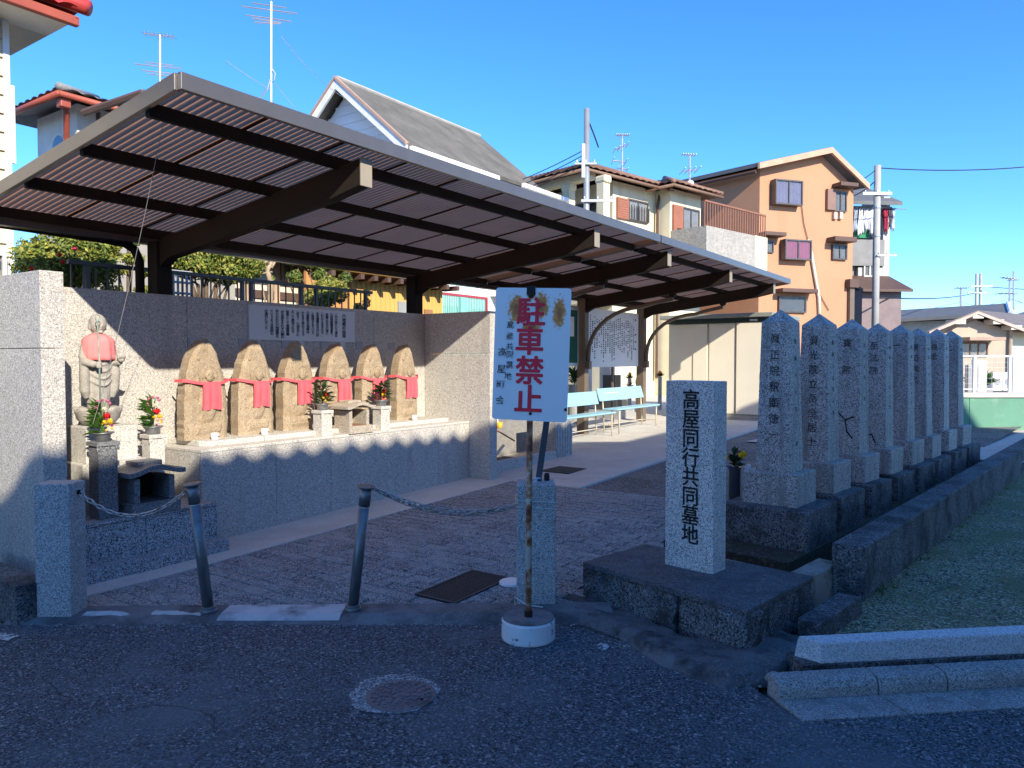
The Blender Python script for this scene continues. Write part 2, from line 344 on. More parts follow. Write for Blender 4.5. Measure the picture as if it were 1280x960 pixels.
# far pavement beside the pillars, mossy lot, soil bed
mb = MB(); mb.add([Rw(6.15, -3.2, .236), Rw(6.15, .62, .236), Rw(19, .62, .30), Rw(19, -3.2, .30)], [(0, 1, 2, 3)]); struct(mb.build("pavement", CONC))
mb = MB(); mb.add([Gt(.2, .42, .05), Gt(1.5, .5, .055), Gt(9, .6, .06), V((13, 9.5, .08)), V((11.5, 16, .12)), V((2.3, 4.75, .05)), V((1.85, 4.35, .045)), V((1.5, 4.0, .03))], [list(range(8))])
lot = struct(mb.build("mossy_lot", MOSS))
mb = MB()
for i in range(26):
    a = .32 + R.random() * .55; m = .50 + R.random() * .16
    mb.ball(Gt(a, m, .06), R.uniform(.012, .03), R.uniform(.01, .02), R.uniform(.008, .014), 7, 4, (EG.lerp(MG, R.random() * .6).normalized(), MG, V((0, 0, 1))))
stuff(mb.build("blue_pebbles", M("blue_grey_pebble", (.13, .15, .18), .5, var=.3, vscale=20), lot, smooth=True))
mb = MB()
for i in range(900):
    q = Gt(R.uniform(.3, 4.5), R.uniform(.5, 3.4), .06); r = R.uniform(.004, .011)
    if (q - V((2.3, 4.7, 0))).dot(RN) < .12: continue
    mb.ball(q, r * R.uniform(.8, 1.6), r, r * .6, 5, 3)
stuff(tag(mb.build("loose_gravel", M("loose_gravel", (.20, .195, .17), .9, var=.4, vscale=9)), "loose pale gravel scattered over the mossy lot", "gravel"))
MB().box8([Rw(-.55, -.75, .0), Rw(-.55, .22, .0), Rw(6.2, .22, .0), Rw(6.2, -.75, .0), Rw(-.55, -.75, .20), Rw(-.55, .22, .20), Rw(6.2, .22, .21), Rw(6.2, -.75, .21)]).build("soil_bed", SOIL).__setitem__("kind", "structure")
# raised garden terrace behind the shrine wall
struct(MB().ub(-4, 9.6, -12.5, -6.80, -.1, 1.55).build("garden_terrace", SOIL))
struct(MB().ub(7.40, 9.05, -6.33, -5.62, .05, .165).build("gravel_bed", M("dark_gravel", (.07, .068, .064), .95, specks=[(55, (.16, .155, .145), .25), (70, (.02, .02, .02), .3)], bump=(50, 1, .02))))
# sky-line hill far away
mb = MB(); hp = []
for i in range(60):
    x = 900 + i * 60; hp.append((x, 3000, 60 + 165 * min(1, max(0, (x - 1650) / 500)) + 16 * noise.noise(V((i * .4, 0, 0)))))
for (x0, y0, z0), (x1, y1, z1) in zip(hp, hp[1:]):
    mb.add([V((x0, y0 - 500, -1)), V((x1, y1 - 500, -1)), V((x1, y1, z1)), V((x0, y0, z0)), V((x1, y1 + 500, -1)), V((x0, y0 + 500, -1))], [(0, 1, 2, 3), (3, 2, 4, 5)])
struct(mb.build("hill", M("hazy_wooded_hill", (.12, .13, .17), .95, var=.3, vscale=.01)))

# ================================================================== the shrine wall, altar and platform
def panel_wall(root, pieces, mat, bevel=.004, name="panel"):
    for pc in pieces: MB().ub(*pc).build(name, mat, root, bevel=bevel)
W_TOP = 2.165
wall = thing("granite_wall", "U-shaped washed granite wall enclosing the altar of carved tablets", "wall", P(2.25, -6.43, 0))
MB().ub(2.27, 7.33, -6.50, -6.372, 0, W_TOP - .012).build("core", CONC_D, wall)
js = [2.402, 3.926, 5.16, 6.30, 7.20]
for a, b in zip(js, js[1:]): MB().ub(a + .0025, b - .0025, -6.374, -6.352, .0, W_TOP).build("panel", G_wall, wall, bevel=.003)
MB().ub(2.25, 7.345, -6.52, -6.376, W_TOP - .02, W_TOP + .001).build("cap", G_wall, wall, bevel=.003)
for (ua, ub_) in ((2.25, 2.398), (7.202, 7.345)):
    MB().ub(ua, ub_, -6.52, -5.317, 0, 1.655).build("wing_panel", G_wall, wall, bevel=.004)
    MB().ub(ua, ub_, -6.523, -5.317, 1.659, W_TOP + .004).build("wing_panel", G_wall, wall, bevel=.004)
altar = thing("stone_altar", "long granite altar ledge carrying six carved stone tablets", "altar", P(3.6, -6.0, 0))
MB().ub(3.61, 7.199, -6.350, -5.652, 0, .805).build("core", CONC_D, altar)
js = [3.59, 4.34, 4.99, 5.45, 6.10, 6.62, 7.199]
for a, b in zip(js, js[1:]): MB().ub(a + (.002 if a > 3.6 else 0), b - .002, -5.654, -5.634, 0, .803).build("front_panel", G_dark if False else G_wall, altar, bevel=.002)
MB().ub(3.588, 3.612, -6.350, -5.658, 0, .803).build("end_panel", G_wall, altar, bevel=.002)
MB().ub(3.586, 7.199, -6.350, -5.631, .805, .832).build("ledge", G_slab, altar, bevel=.004)
for a, b in zip((3.72, 4.33, 4.90, 5.55, 6.10, 6.55), (4.325, 4.895, 5.545, 6.095, 6.545, 6.98)):
    poly = [P(a, -6.349, .832), P(a, -5.78, .832), P(b, -5.78, .832), P(b, -6.349, .832)]
    if a == 3.72: poly = [P(a, -6.349, .832), P(a, -5.87, .832), P(a + .03, -5.81, .832), P(a + .09, -5.78, .832), P(b, -5.78, .832), P(b, -6.349, .832)]
    MB().prism(poly, (0, 0, .048)).build("slab", G_slab, altar, bevel=.006)
plat = thing("low_platform", "low granite platform with a stepped base below the standing statue", "platform", P(2.95, -5.9, 0))
MB().ub(2.40, 3.587, -6.350, -5.452, 0, .395).build("core", CONC_D, plat)
for a, b in ((2.40, 3.0), (3.004, 3.587)): MB().ub(a, b, -5.454, -5.434, 0, .393).build("front_panel", G_dark, plat, bevel=.002)
MB().ub(3.5875, 3.600, -5.63, -5.434, 0, .393).build("end_panel", G_dark, plat, bevel=.002)
MB().ub(2.402, 3.602, -6.350, -5.425, .395, .42).build("top_slab", G_dark, plat, bevel=.004)
MB().ub(2.36, 3.62, -5.432, -5.30, -.05, .128).build("step", G_dark, plat, bevel=.006)

# ================================================================== two cantilever shelters
def zr(n): return 2.76 + (n + 6.75) / 2.892 * .37
def shelter(name, label, u0, u1, beams, nsheet, arches):
    r = thing(name, label, "shelter", P((u0 + u1) / 2, -6.66, 0), "cantilever shelters in a row")
    nf, nb = -3.858, -6.78
    # perimeter
    def bar(ua, na, ub_, nb_, dz0, dz1, wd, nm, mt):
        a = P(ua, na, zr(na)); b = P(ub_, nb_, zr(nb_)); t = (b - a).normalized(); x = t.cross(V((0, 0, 1))).normalized()
        m = MB(); pts = []
        for q in (a, b):
            pts.append([q - x * wd / 2 + V((0, 0, dz0)), q + x * wd / 2 + V((0, 0, dz0)), q + x * wd / 2 + V((0, 0, dz1)), q - x * wd / 2 + V((0, 0, dz1))])
        m.box8([pts[0][0], pts[0][1], pts[1][1], pts[1][0], pts[0][3], pts[0][2], pts[1][2], pts[1][3]])
        return m.build(nm, mt, r, bevel=.004)
    bar(u0, nf, u1, nf, -.065, .032, .035, "front_fascia", FASC)
    bar(u0, nf - .02, u0, nb, -.065, .032, .035, "side_fascia", FASC)
    bar(u1, nf - .02, u1, nb, -.065, .032, .035, "side_fascia", FASC)
    bar(u0, nb, u1, nb, -.10, .02, .09, "rear_gutter", FASC)
    for n in (-4.22, -5.0, -5.8, -6.58): bar(u0 + .02, n, u1 - .02, n, -.095, -.012, .045, "purlin", BRONZE)
    wd = (u1 - u0 - .04) / nsheet
    for k in range(nsheet):
        a = u0 + .02 + k * wd; b = a + wd + .02
        m = MB(); pitch = .052; cnt = int((b - a) / pitch * 8); vs = []; fs = []
        for i in range(cnt + 1):
            u = a + (b - a) * i / cnt; dz = .0105 * math.sin(2 * math.pi * u / pitch) + .0015 * (k % 2)
            for n in (nf - .02, -5.3, nb + .02): vs.append(P(u, n, zr(n) + .008 + dz))
        for i in range(cnt):
            for q in range(2): fs.append((i * 3 + q, i * 3 + 3 + q, i * 3 + 4 + q, i * 3 + 1 + q))
        m.add(vs, fs).build("corrugated_sheet", SHEET, r, smooth=True)
        if 0 < k: bar(a, nf - .03, a, nb + .05, -.014, -.002, .02, "sheet_joint", BRONZE)
    for ub_ in beams:
        # tapered main beam, end plate, column
        m = MB(); prof = [(-3.97, -.085), (-3.97, -.275), (-4.3, -.300), (-6.45, -.285), (-6.60, -.34), (-6.60, -.085)]
        m.prism([P(ub_ - .05, n, zr(n) + d) for n, d in prof], P(.10, 0, 0)); b = m.build("main_beam", BRONZE, r, bevel=.004)
        MB().prism([P(ub_ - .056, -3.969, zr(-3.969) - .08), P(ub_ - .056, -3.969, zr(-3.969) - .282), P(ub_ + .056, -3.969, zr(-3.969) - .282), P(ub_ + .056, -3.969, zr(-3.969) - .08)], P(0, .012, 0)).build("end_plate", PLATE, b, bevel=.002)
        MB().ub(ub_ - .075, ub_ + .075, -6.76, -6.60, zg(ub_) - .03, zr(-6.68) - .09).build("column", BRONZE2 if arches else BRONZE, r, bevel=.006)
        for n in (-4.22, -5.0, -5.8):
            MB().ub(ub_ + .052, ub_ + .10, n - .045, n + .045, zr(n) - .15, zr(n) - .096).build("bracket", FASC, r, bevel=.003); MB().lathe(P(ub_ + .075, n, zr(n) - .158), [(.009, 0), (.009, .012)], 6).build("bolt", PLATE, r)
        if arches:
            path = [P(ub_ + .0, -6.57, 1.50)]
            for k in range(10):
                t = k / 9; an = t * math.pi / 2
                path.append(P(ub_, -6.56 + 1.05 * (1 - math.cos(an)), 1.70 + .80 * math.sin(an)))
            path += [P(ub_, -5.3, 2.555), P(ub_, -4.95, 2.62)]
            MB().tube(path, .038, 8).build("arch_brace", BRONZE2, r, smooth=True)
            MB().ub(ub_ - .05, ub_ + .05, -6.60, -6.52, 1.42, 1.56).build("brace_foot", BRONZE2, r, bevel=.006)
            MB().tube([P(ub_ - .045, -4.95, zr(-4.95) - .30), P(ub_ + .045, -4.95, zr(-4.95) - .30)], .05, 14).build("brace_end", BRONZE, r)
    return r
sm, N_, L2 = node_mat("brown_corrugated_plastic")
b_ = N_["Principled BSDF"]; b_.inputs["Base Color"].default_value = (.10, .08, .078, 1); b_.inputs["Roughness"].default_value = .4
tr_ = N_.new("ShaderNodeBsdfTranslucent"); nz = N_.new("ShaderNodeTexNoise"); nz.inputs["Scale"].default_value = 2.2; tcx = N_.new("ShaderNodeTexCoord"); L2.new(tcx.outputs["Object"], nz.inputs["Vector"])
mxc = N_.new("ShaderNodeMix"); mxc.data_type = 'RGBA'; mxc.inputs[6].default_value = (.42, .215, .125, 1); mxc.inputs[7].default_value = (.58, .31, .19, 1); L2.new(nz.outputs[0], mxc.inputs[0]); L2.new(mxc.outputs[2], tr_.inputs[0])
ms_ = N_.new("ShaderNodeMixShader"); ms_.inputs[0].default_value = .72; L2.new(b_.outputs[0], ms_.inputs[1]); L2.new(tr_.outputs[0], ms_.inputs[2]); L2.new(ms_.outputs[0], N_["Material Output"].inputs[0])
SHEET = sm
PLATE = M("beam_end_plate", (.34, .29, .22), .5, .2)
sh1 = shelter("shelter", "brown corrugated shelter roof cantilevered over the granite altar", 2.357, 8.83, (3.86, 7.37), 10, False)
sh2 = shelter("shelter", "brown corrugated shelter roof with curved braces over the blue benches", 8.87, 15.1, (9.40, 11.90, 14.40), 9, True)
# drain pipe on the first column
mb = MB(); mb.tube([P(1.95, -6.86, 2.70), P(3.45, -6.84, 2.665), P(3.62, -6.83, 2.65), P(3.70, -6.82, 2.60), P(3.74, -6.81, 2.50), P(3.745, -6.81, 1.56)], .04, 10)
mb.build("drain_pipe", BRONZE, sh1, smooth=True)
mb = MB()
q0 = ondepth(206, 141, 4.45); q1 = ondepth(182, 270, 5.0); q2 = ondepth(148, 430, 5.35); q3 = ondepth(112, 543, 5.38)
pts = []
for k in range(25):
    t = k / 24; a = q0.lerp(q1, t); b = q1.lerp(q2, t); c = q2.lerp(q3, t); pts.append(a.lerp(b, t).lerp(b.lerp(c, t), t))
pts[0] = P(2.52, -4.22, zr(-4.22) - .09)
tag(mb.tube(pts, .002, 5).build("hanging_wire", M("pale_wire", (.30, .30, .29), .5)), "thin pale wire hanging from the shelter down to the statue's flowers", "wire")
# ================================================================== writing
GL = {}
def need(chars, off=0.0):
    todo = [c for c in dict.fromkeys(chars) if (c, off) not in GL]
    objs = []
    for c in todo:
        cu = bpy.data.curves.new("glyph", "FONT"); cu.body = c; cu.offset = off; cu.resolution_u = 3
        o = bpy.data.objects.new("glyph", cu); COL.objects.link(o); objs.append((c, o, cu))
    dg = bpy.context.evaluated_depsgraph_get(); dg.update()
    for c, o, cu in objs:
        ev = o.evaluated_get(dg); me = ev.to_mesh(); vs = [(v.co.x - .5, v.co.y - .37) for v in me.vertices]
        GL[(c, off)] = (vs, [list(p.vertices) for p in me.polygons]); ev.to_mesh_clear()
    for c, o, cu in objs: bpy.data.objects.remove(o); bpy.data.curves.remove(cu)
def write(mb, text, o, right, up, size, pitch, off=0.0, sx=1.0):
    """text in one vertical column; o is the centre of the first glyph; off thickens the strokes"""
    need(text); nn = right.cross(up)
    if nn.dot(o) > 0: nn = -nn
    dirs = [(0, 0)] + ([(math.cos(a) * off, math.sin(a) * off) for a in [math.pi * k / 3 for k in range(6)]] if off else [])
    for i, c in enumerate(text):
        if c == ' ': continue
        vs, fs = GL[(c, 0.0)]; q = o - up * (pitch * i)
        for k, (dx, dy) in enumerate(dirs): mb.add([q + right * ((x + dx) * size * sx) + up * ((y + dy) * size) + nn * (.0003 * k) for x, y in vs], fs)
    return mb

# ================================================================== sign, marker, pillars
ZUP = V((0, 0, 1))
def sign_mat():
    m, N, L = node_mat("rusty_white_sign"); b = N["Principled BSDF"]; b.inputs["Roughness"].default_value = .45
    tc = N.new("ShaderNodeTexCoord"); cur = None
    nz = N.new("ShaderNodeTexNoise"); nz.inputs["Scale"].default_value = 55; nz.inputs["Detail"].default_value = 6; L.new(tc.outputs["Object"], nz.inputs["Vector"])
    def val(op, a, bb):
        x = N.new("ShaderNodeMath"); x.operation = op
        for i, q in enumerate((a, bb)):
            if isinstance(q, (int, float)): x.inputs[i].default_value = q
            else: L.new(q, x.inputs[i])
        return x.outputs[0]
    for (cx, cz, rx, rz) in SIGN_RUST:
        s = N.new("ShaderNodeVectorMath"); s.operation = 'SUBTRACT'; L.new(tc.outputs["Object"], s.inputs[0]); s.inputs[1].default_value = (cx, 0, cz)
        k = N.new("ShaderNodeVectorMath"); k.operation = 'MULTIPLY'; L.new(s.outputs[0], k.inputs[0]); k.inputs[1].default_value = (1 / rx, 0, 1 / rz)
        ln = N.new("ShaderNodeVectorMath"); ln.operation = 'LENGTH'; L.new(k.outputs[0], ln.inputs[0])
        f = val('SUBTRACT', 1.35, ln.outputs["Value"])
        cur = f if cur is None else val('MAXIMUM', cur, f)
    g = val('ADD', cur, val('MULTIPLY', val('SUBTRACT', nz.outputs[0], .5), 1.6))
    r = N.new("ShaderNodeMapRange"); r.inputs[1].default_value = .28; r.inputs[2].default_value = .62; L.new(g, r.inputs[0])
    r2 = N.new("ShaderNodeMapRange"); r2.inputs[1].default_value = .5; r2.inputs[2].default_value = 1.2; L.new(g, r2.inputs[0])
    def mx(fac, a, c):
        x = N.new("ShaderNodeMix"); x.data_type = 'RGBA'; L.new(fac, x.inputs[0])
        for i, q in ((6, a), (7, c)):
            if isinstance(q, tuple): x.inputs[i].default_value = (*q, 1)
            else: L.new(q, x.inputs[i])
        return x.outputs[2]
    rust = mx(r2.outputs[0], (.85, .32, .05), (.42, .12, .02))
    L.new(mx(r.outputs[0], (.82, .82, .80), rust), b.inputs["Base Color"])
    return m
def rusty_post_mat():
    m, N, L = node_mat("rusty_cream_post"); b = N["Principled BSDF"]; b.inputs["Roughness"].default_value = .6
    tc = N.new("ShaderNodeTexCoord"); nz = N.new("ShaderNodeTexNoise"); nz.inputs["Scale"].default_value = 22; nz.inputs["Detail"].default_value = 7; L.new(tc.outputs["Object"], nz.inputs["Vector"])
    n2 = N.new("ShaderNodeTexNoise"); n2.inputs["Scale"].default_value = 3.2; L.new(tc.outputs["Object"], n2.inputs["Vector"])
    ad = N.new("ShaderNodeMath"); ad.operation = 'ADD'; L.new(nz.outputs[0], ad.inputs[0]); L.new(n2.outputs[0], ad.inputs[1])
    r = N.new("ShaderNodeValToRGB"); e = r.color_ramp.elements; e[0].position = .44; e[0].color = (.55, .52, .45, 1); e[1].position = .58; e[1].color = (.15, .035, .02, 1)
    k = r.color_ramp.elements.new(.50); k.color = (.42, .20, .08, 1)
    mm = N.new("ShaderNodeMath"); mm.operation = 'MULTIPLY'; mm.inputs[1].default_value = .5; L.new(ad.outputs[0], mm.inputs[0]); L.new(mm.outputs[0], r.inputs[0]); L.new(r.outputs[0], b.inputs["Base Color"])
    return m
fb = onz(660.5, 797, 0); fb.z = 0
sg = thing("no_parking_sign", "rusty white no-parking sign with red characters on a rusted post", "sign", fb)
MB().lathe(fb, [(.150, 0), (.153, .012), (.153, .105), (.146, .118)], 40).build("foot", M("chipped_white_foot", (.68, .69, .70), .7, stain=(14, (.10, .10, .10), .60, .66), var=.06), sg, bevel=.004)
MB().lathe(fb + V((0, 0, .117)), [(.147, 0), (.143, .006)], 40).build("foot_top", CONC_D, sg)
ptop = ondepth(664, 360, fb.y); RUSTP = rusty_post_mat()
MB().tube([fb + V((0, 0, .1)), fb + V((.004, 0, .9)), ptop], .0175, 14).build("post", RUSTP, sg, smooth=True)
MB().lathe(fb + V((0, 0, .12)), [(.024, 0), (.024, .035)], 14).build("post_socket", M("dark_rust", (.03, .014, .01), .8), sg)
yaw, roll = math.radians(13), math.radians(1.9)
sr = V((math.cos(yaw), -math.sin(yaw), 0)); sn = V((-math.sin(yaw), -math.cos(yaw), 0))
c_ = (ondepth(621, 362, fb.y - .01) + ondepth(713, 363, fb.y - .06) + ondepth(707, 526, fb.y - .06) + ondepth(615, 521, fb.y - .01)) / 4
c_ = c_ + V((0, -.03, 0)); SW, SH = .425, .735
q = sr * math.cos(roll) - ZUP * math.sin(roll); su = ZUP * math.cos(roll) + sr * math.sin(roll); sr = q
plate = bpy.data.objects.new("sign_plate", bpy.data.meshes.new("sign_plate")); COL.objects.link(plate)
mm = MB(); rad = .018; out = []
for (sx, sz, a0) in ((1, 1, 0), (-1, 1, 90), (-1, -1, 180), (1, -1, 270)):
    for k in range(4):
        an = math.radians(a0 + 30 * k); out.append(V((sx * (SW / 2 - rad) + rad * math.cos(an), -.001, sz * (SH / 2 - rad) + rad * math.sin(an))))
mm.prism(out, (0, .004, 0))
plate.data.from_pydata(mm.v, [], mm.f); plate.parent = sg
pm_ = Matrix((sr, -sn, su)).transposed().to_4x4(); pm_.translation = c_ - fb; plate.matrix_local = pm_
def sp(px, py):   # plate-local x,z of a picture point
    F = c_; d = ray(px, py); o = V((0, 0, CAMZ)); nn = sr.cross(su); t = (F - o).dot(nn) / d.dot(nn); h = o + d * t - F
    return h.dot(sr), h.dot(su)
def rp(px, py, rx, ry): x, z = sp(px, py); return (x, z, rx * fb.y / FPX, ry * fb.y / FPX)
SIGN_RUST = [rp(645, 386, 10.5, 18), rp(677, 382, 9.5, 17), rp(699, 391, 8.5, 20), rp(664, 410, 12, 5), rp(664, 368, 6, 7)]
plate.data.materials.append(sign_mat())
def so(px, py, lift=.003): x, z = sp(px, py); return c_ + sr * x + su * z + sn * lift
mb = MB()
for ch, x, y in zip("駐車禁止", (664, 662, 662, 660.5), (390, 426, 463, 499)): write(mb, ch, so(x, y), sr, su, .165, .1, .028)
mb.build("red_lettering", REDINK, sg)
mb = MB()
for ch, x, y in zip("高屋共同墓地", (638, 637, 637.5, 637.5, 637, 635), (406, 420, 433, 443, 456, 470)): write(mb, ch, so(x, y), sr, su, .043, .1, .010)
for ch, x, y in zip("高屋町会", (628, 627, 626, 625), (440, 461, 480, 500)): write(mb, ch, so(x, y), sr, su, .051, .1, .012)
mb.build("small_lettering", M("worn_black_paint", (.02, .02, .025), .7, stain=(60, (.6, .6, .6), .52, .56)), sg)
for x, y in ((663, 517), (707, 512)): MB().lathe(so(x, y, 0), [(.009, 0), (.009, .006), (.004, .010)], 10, sn).build("bolt", M("black_bolt", (.02, .02, .02), .5), sg)
MB().lathe(so(664, 369, 0), [(.017, -.03), (.017, .008), (.008, .014)], 10, sn).build("clamp", M("rusted_clamp", (.035, .018, .012), .8), sg)
MB().frame(so(664, 364, -.004), sr, -sn, su, -.024, .024, -.014, .03, -.02, .028).build("clamp", M("dark_clamp", (.02, .016, .014), .8), sg, bevel=.004)

# grey granite post behind the sign, and what is tied to it
gp = onz(670, 768, 0); gp = V((.152, 4.66, 0))
post_r = thing("granite_post", "weathered granite post bound with wire behind the no-parking sign", "post", gp, "granite entrance posts")
MB().box(gp.x - .122, gp.x + .122, gp.y - .03, gp.y + .20, -.02, .80).build("shaft", G_post, post_r, bevel=.008)
for z in (.66, .70):
    MB().tube([gp + V((-.127, -.036, z)), gp + V((.127, -.036, z - .012)), gp + V((.127, .206, z)), gp + V((-.127, .206, z)), gp + V((-.127, -.036, z))], .003, 5).build("binding_wire", M("galvanised_wire", (.55, .55, .55), .4, .6), post_r)
MB().tube([gp + V((-.13, -.04, .02)), gp + V((-.135, -.06, .10)), gp + V((-.06, -.09, .06)), gp + V((.04, -.10, .05))], .004, 5).build("binding_wire", M("pale_cord", (.6, .6, .58), .6), post_r)
b0 = ondepth(673, 600, gp.y + .12); b1 = ondepth(687, 500, gp.y + .16)
lb = thing("leaning_bar", "dark grey flat bar tied upright against the granite post", "bar", b0)
ax = (b1 - b0).normalized(); sx_ = V((1, 0, 0)) - ax * ax.x; sx_.normalize(); sy_ = ax.cross(sx_)
MB().frame(b0, sx_, sy_, ax, -.02, .02, -.012, .012, -.06, (b1 - b0).length + .2).build("bar", M("dark_bar_paint", (.055, .065, .08), .5), lb, bevel=.003)
mb = MB(); c0 = b0 + V((-.01, -.02, .01))
for k in range(3): mb.tube([c0 + V((.0, -.01, 0)), c0 + V((-.012 - .01 * k, -.03, -.03)), c0 + V((-.03 + .014 * k, -.05, -.075))], .006, 5)
mb.tube([c0 + V((.022, 0, .004)), c0 + V((0, -.02, .008)), c0 + V((-.022, 0, .004))], .006, 5)
mb.build("cloth_tie", M("pale_blue_tie", (.45, .58, .72), .8), lb, smooth=True)
MB().lathe(ondepth(683.5, 604, gp.y + .14), [(.017, 0), (.018, .05), (.014, .066)], 12).build("black_holder", M("black_rubber", (.015, .015, .017), .7), lb, smooth=True)
# left granite post
lp = V((-2.785, 4.475, 0))
post_l = thing("granite_post", "square granite post holding the chain beside the dark stone block", "post", lp, "granite entrance posts")
MB().box(lp.x - .11, lp.x + .108, lp.y, lp.y + .17, -.02, .83).build("shaft", G_post, post_l, bevel=.007)
MB().lathe(V((lp.x + .108, lp.y + .09, .765)), [(.016, -.02), (.016, .012)], 10, V((1, 0, 0))).build("chain_hole", SOOT_HOLLOW, post_l)  # black plug instead of a hollow; the hole's shade is its colour
bl = onz(20, 781, 0)
mb = MB(); F_ = [(18.5, 733), (-70, 700)]
c0, c1, c2 = onz(19, 733, .235), onz(-60, 701, .235), onz(60, 724, .235)
mb.box8([V((c.x, c.y, -.02)) for c in (c0, c2, c2 + (c1 - c0), c1)] + [V((c.x, c.y, .235)) for c in (c0, c2, c2 + (c1 - c0), c1)])
bd = thing("stone_block", "dark weathered stone block beside the left granite post", "block", V((c0.x, c0.y, 0)))
mb.build("block", G_old, bd, bevel=.006)

# ---- bollards and chains
def bollard(base, top, label):
    r = thing("steel_bollard", label, "bollard", base, "leaning steel bollards"); ax = (top - base).normalized(); h = (top - base).length
    MB().lathe(base, [(.052, 0), (.052, .012), (.050, .018), (.046, .02), (.046, .034), (.036, .038)], 24).build("flange", BOLL, r, bevel=.002)
    MB().lathe(base, [(.033, .02), (.033, h - .135)], 20, ax).build("tube", BOLL, r, smooth=False).data.polygons.foreach_set("use_smooth", [True] * 22)
    MB().lathe(base, [(.030, h - .136), (.030, h - .126)], 20, ax).build("gap_ring", M("white_gap_ring", (.6, .6, .58), .5), r)
    MB().lathe(base, [(.035, h - .127), (.036, h - .012)], 20, ax).build("sleeve", BOLL, r).data.polygons.foreach_set("use_smooth", [True] * 22)
    MB().lathe(base, [(.052, h - .014), (.056, h - .006), (.054, h - .001), (.02, h)], 24, ax).build("cap", BOLL, r)
    return r
B1a, B1b = V((-1.87, 4.54, .0285)), ondepth(240, 604, 4.50)
B2a, B2b = V((-.985, 4.55, .0355)), ondepth(458, 607, 4.52)
bol1 = bollard(B1a, B1b, "steel bollard chained to the square granite post beside the altar platform")
bol2 = bollard(B2a, B2b, "steel bollard chained to the granite post bound with wire")
lk = MB(); K = 10
for k in range(K):       # one oval link, 42 mm long
    pass
pth = []
for k in range(13):
    a = 2 * math.pi * k / 12; pth.append(V((.0155 * math.cos(a) + (.0075 if math.cos(a) > 0 else -.0075), .0105 * math.sin(a), 0)))
lk.tube(pth, .0044, 6, cap=False)
def chain(name, label, a, b, sag, w=1.0):
    r = thing(name, label, "chain", a, "chains across the entrance")
    pts = [a.lerp(b, t / 200) - V((0, 0, 4 * sag * (t / 200) * (1 - t / 200))) for t in range(201)]
    ln = sum((pts[i + 1] - pts[i]).length for i in range(200)); cnt = int(ln / .036); src = None; acc = 0; nxt = .018; k = 0
    for i in range(200):
        seg = (pts[i + 1] - pts[i]); l = seg.length
        while acc + l >= nxt and k < cnt:
            p = pts[i] + seg * ((nxt - acc) / l); t = seg.normalized(); q = t.to_track_quat('X', 'Z')
            rm = q.to_matrix() @ Matrix.Rotation(math.radians(45 + 90 * (k % 2) + R.uniform(-12, 12)), 3, 'X')
            if src is None:
                src = bpy.data.objects.new("link", bpy.data.meshes.new("link")); src.data.from_pydata(lk.v, [], lk.f); src.data.materials.append(CHAIN); src.data.polygons.foreach_set("use_smooth", [True] * len(lk.f))
                COL.objects.link(src); o = src
            else: o = bpy.data.objects.new("link", src.data); COL.objects.link(o)
            o.parent = r; o.location = p - a; o.rotation_euler = rm.to_euler(); k += 1; nxt += .036
        acc += l
    return r
chain("chain", "steel chain slung from the square granite post to the bollard beside the platform", V((lp.x + .115, lp.y + .09, .765)), B1b + V((.0, 0, -.012)), .165)
pk = gp + V((-.122, .04, .655)); pk.z = .66
chain("chain", "upper of two steel chains between bollard and wire-bound granite post", B2b + V((.03, 0, -.008)), pk, .085)
chain("chain", "lower of two steel chains between bollard and wire-bound granite post", B2b + V((.034, .008, -.012)), pk + V((0, .02, -.01)), .105)

# ---- the marker stone on its rough plinth
zp = .26
PL = [onz(728, 702, zp), onz(933, 764, zp), onz(1017, 720, zp), onz(807, 680, zp)]
pc = sum(PL, V((0, 0, 0))) / 4
pl = thing("stone_plinth", "low plinth of rough dark stones under the inscribed marker", "plinth", V((pc.x, pc.y, 0)))
mb = MB(); mb.prism([V((p.x, p.y, zp - .035)) for p in PL], (0, 0, .035)); mb.build("top_slab", M("plinth_slab", (.10, .105, .115), .75, specks=[(130, (.17, .17, .18), .25), (150, (.04, .04, .04), .25)], stain=(5, (.05, .052, .055), .48, .68), bump=(60, .5, .006), var=.25), pl, bevel=.008, rough=.006, rfreq=9, subdiv=5)
def stones(a, b, cuts, z1):
    d = (b - a); nn = V((d.y, -d.x, 0)).normalized()
    for t0, t1 in zip(cuts, cuts[1:]):
        p0 = a + d * (t0 + .004); p1 = a + d * (t1 - .004); o1 = R.uniform(-.01, .012)
        inn = -nn * .16; ou = nn * o1
        MB().box8([V((q.x, q.y, -.02)) for q in (p0 + ou, p1 + ou, p1 + inn, p0 + inn)] + [V((q.x, q.y, z1)) for q in (p0 + ou - nn * .015, p1 + ou - nn * .015, p1 + inn, p0 + inn)]).build("stone", G_old, pl, rough=.022, rfreq=14, subdiv=7, smooth=True)
f0, f1, f2, f3 = [V((p.x, p.y, 0)) for p in PL]
stones(f0, f1, (0, .27, .62, 1), zp - .03); stones(f1, f2, (0, .35, .68, 1), zp - .03); stones(f3, f0, (0, .5, 1), zp - .03)
MB().prism([V((q.x, q.y, 0)) for q in (f0.lerp(pc, .25), f1.lerp(pc, .25), f2.lerp(pc, .25), f3.lerp(pc, .25))], (0, 0, zp - .04)).build("core", CONC_D, pl)
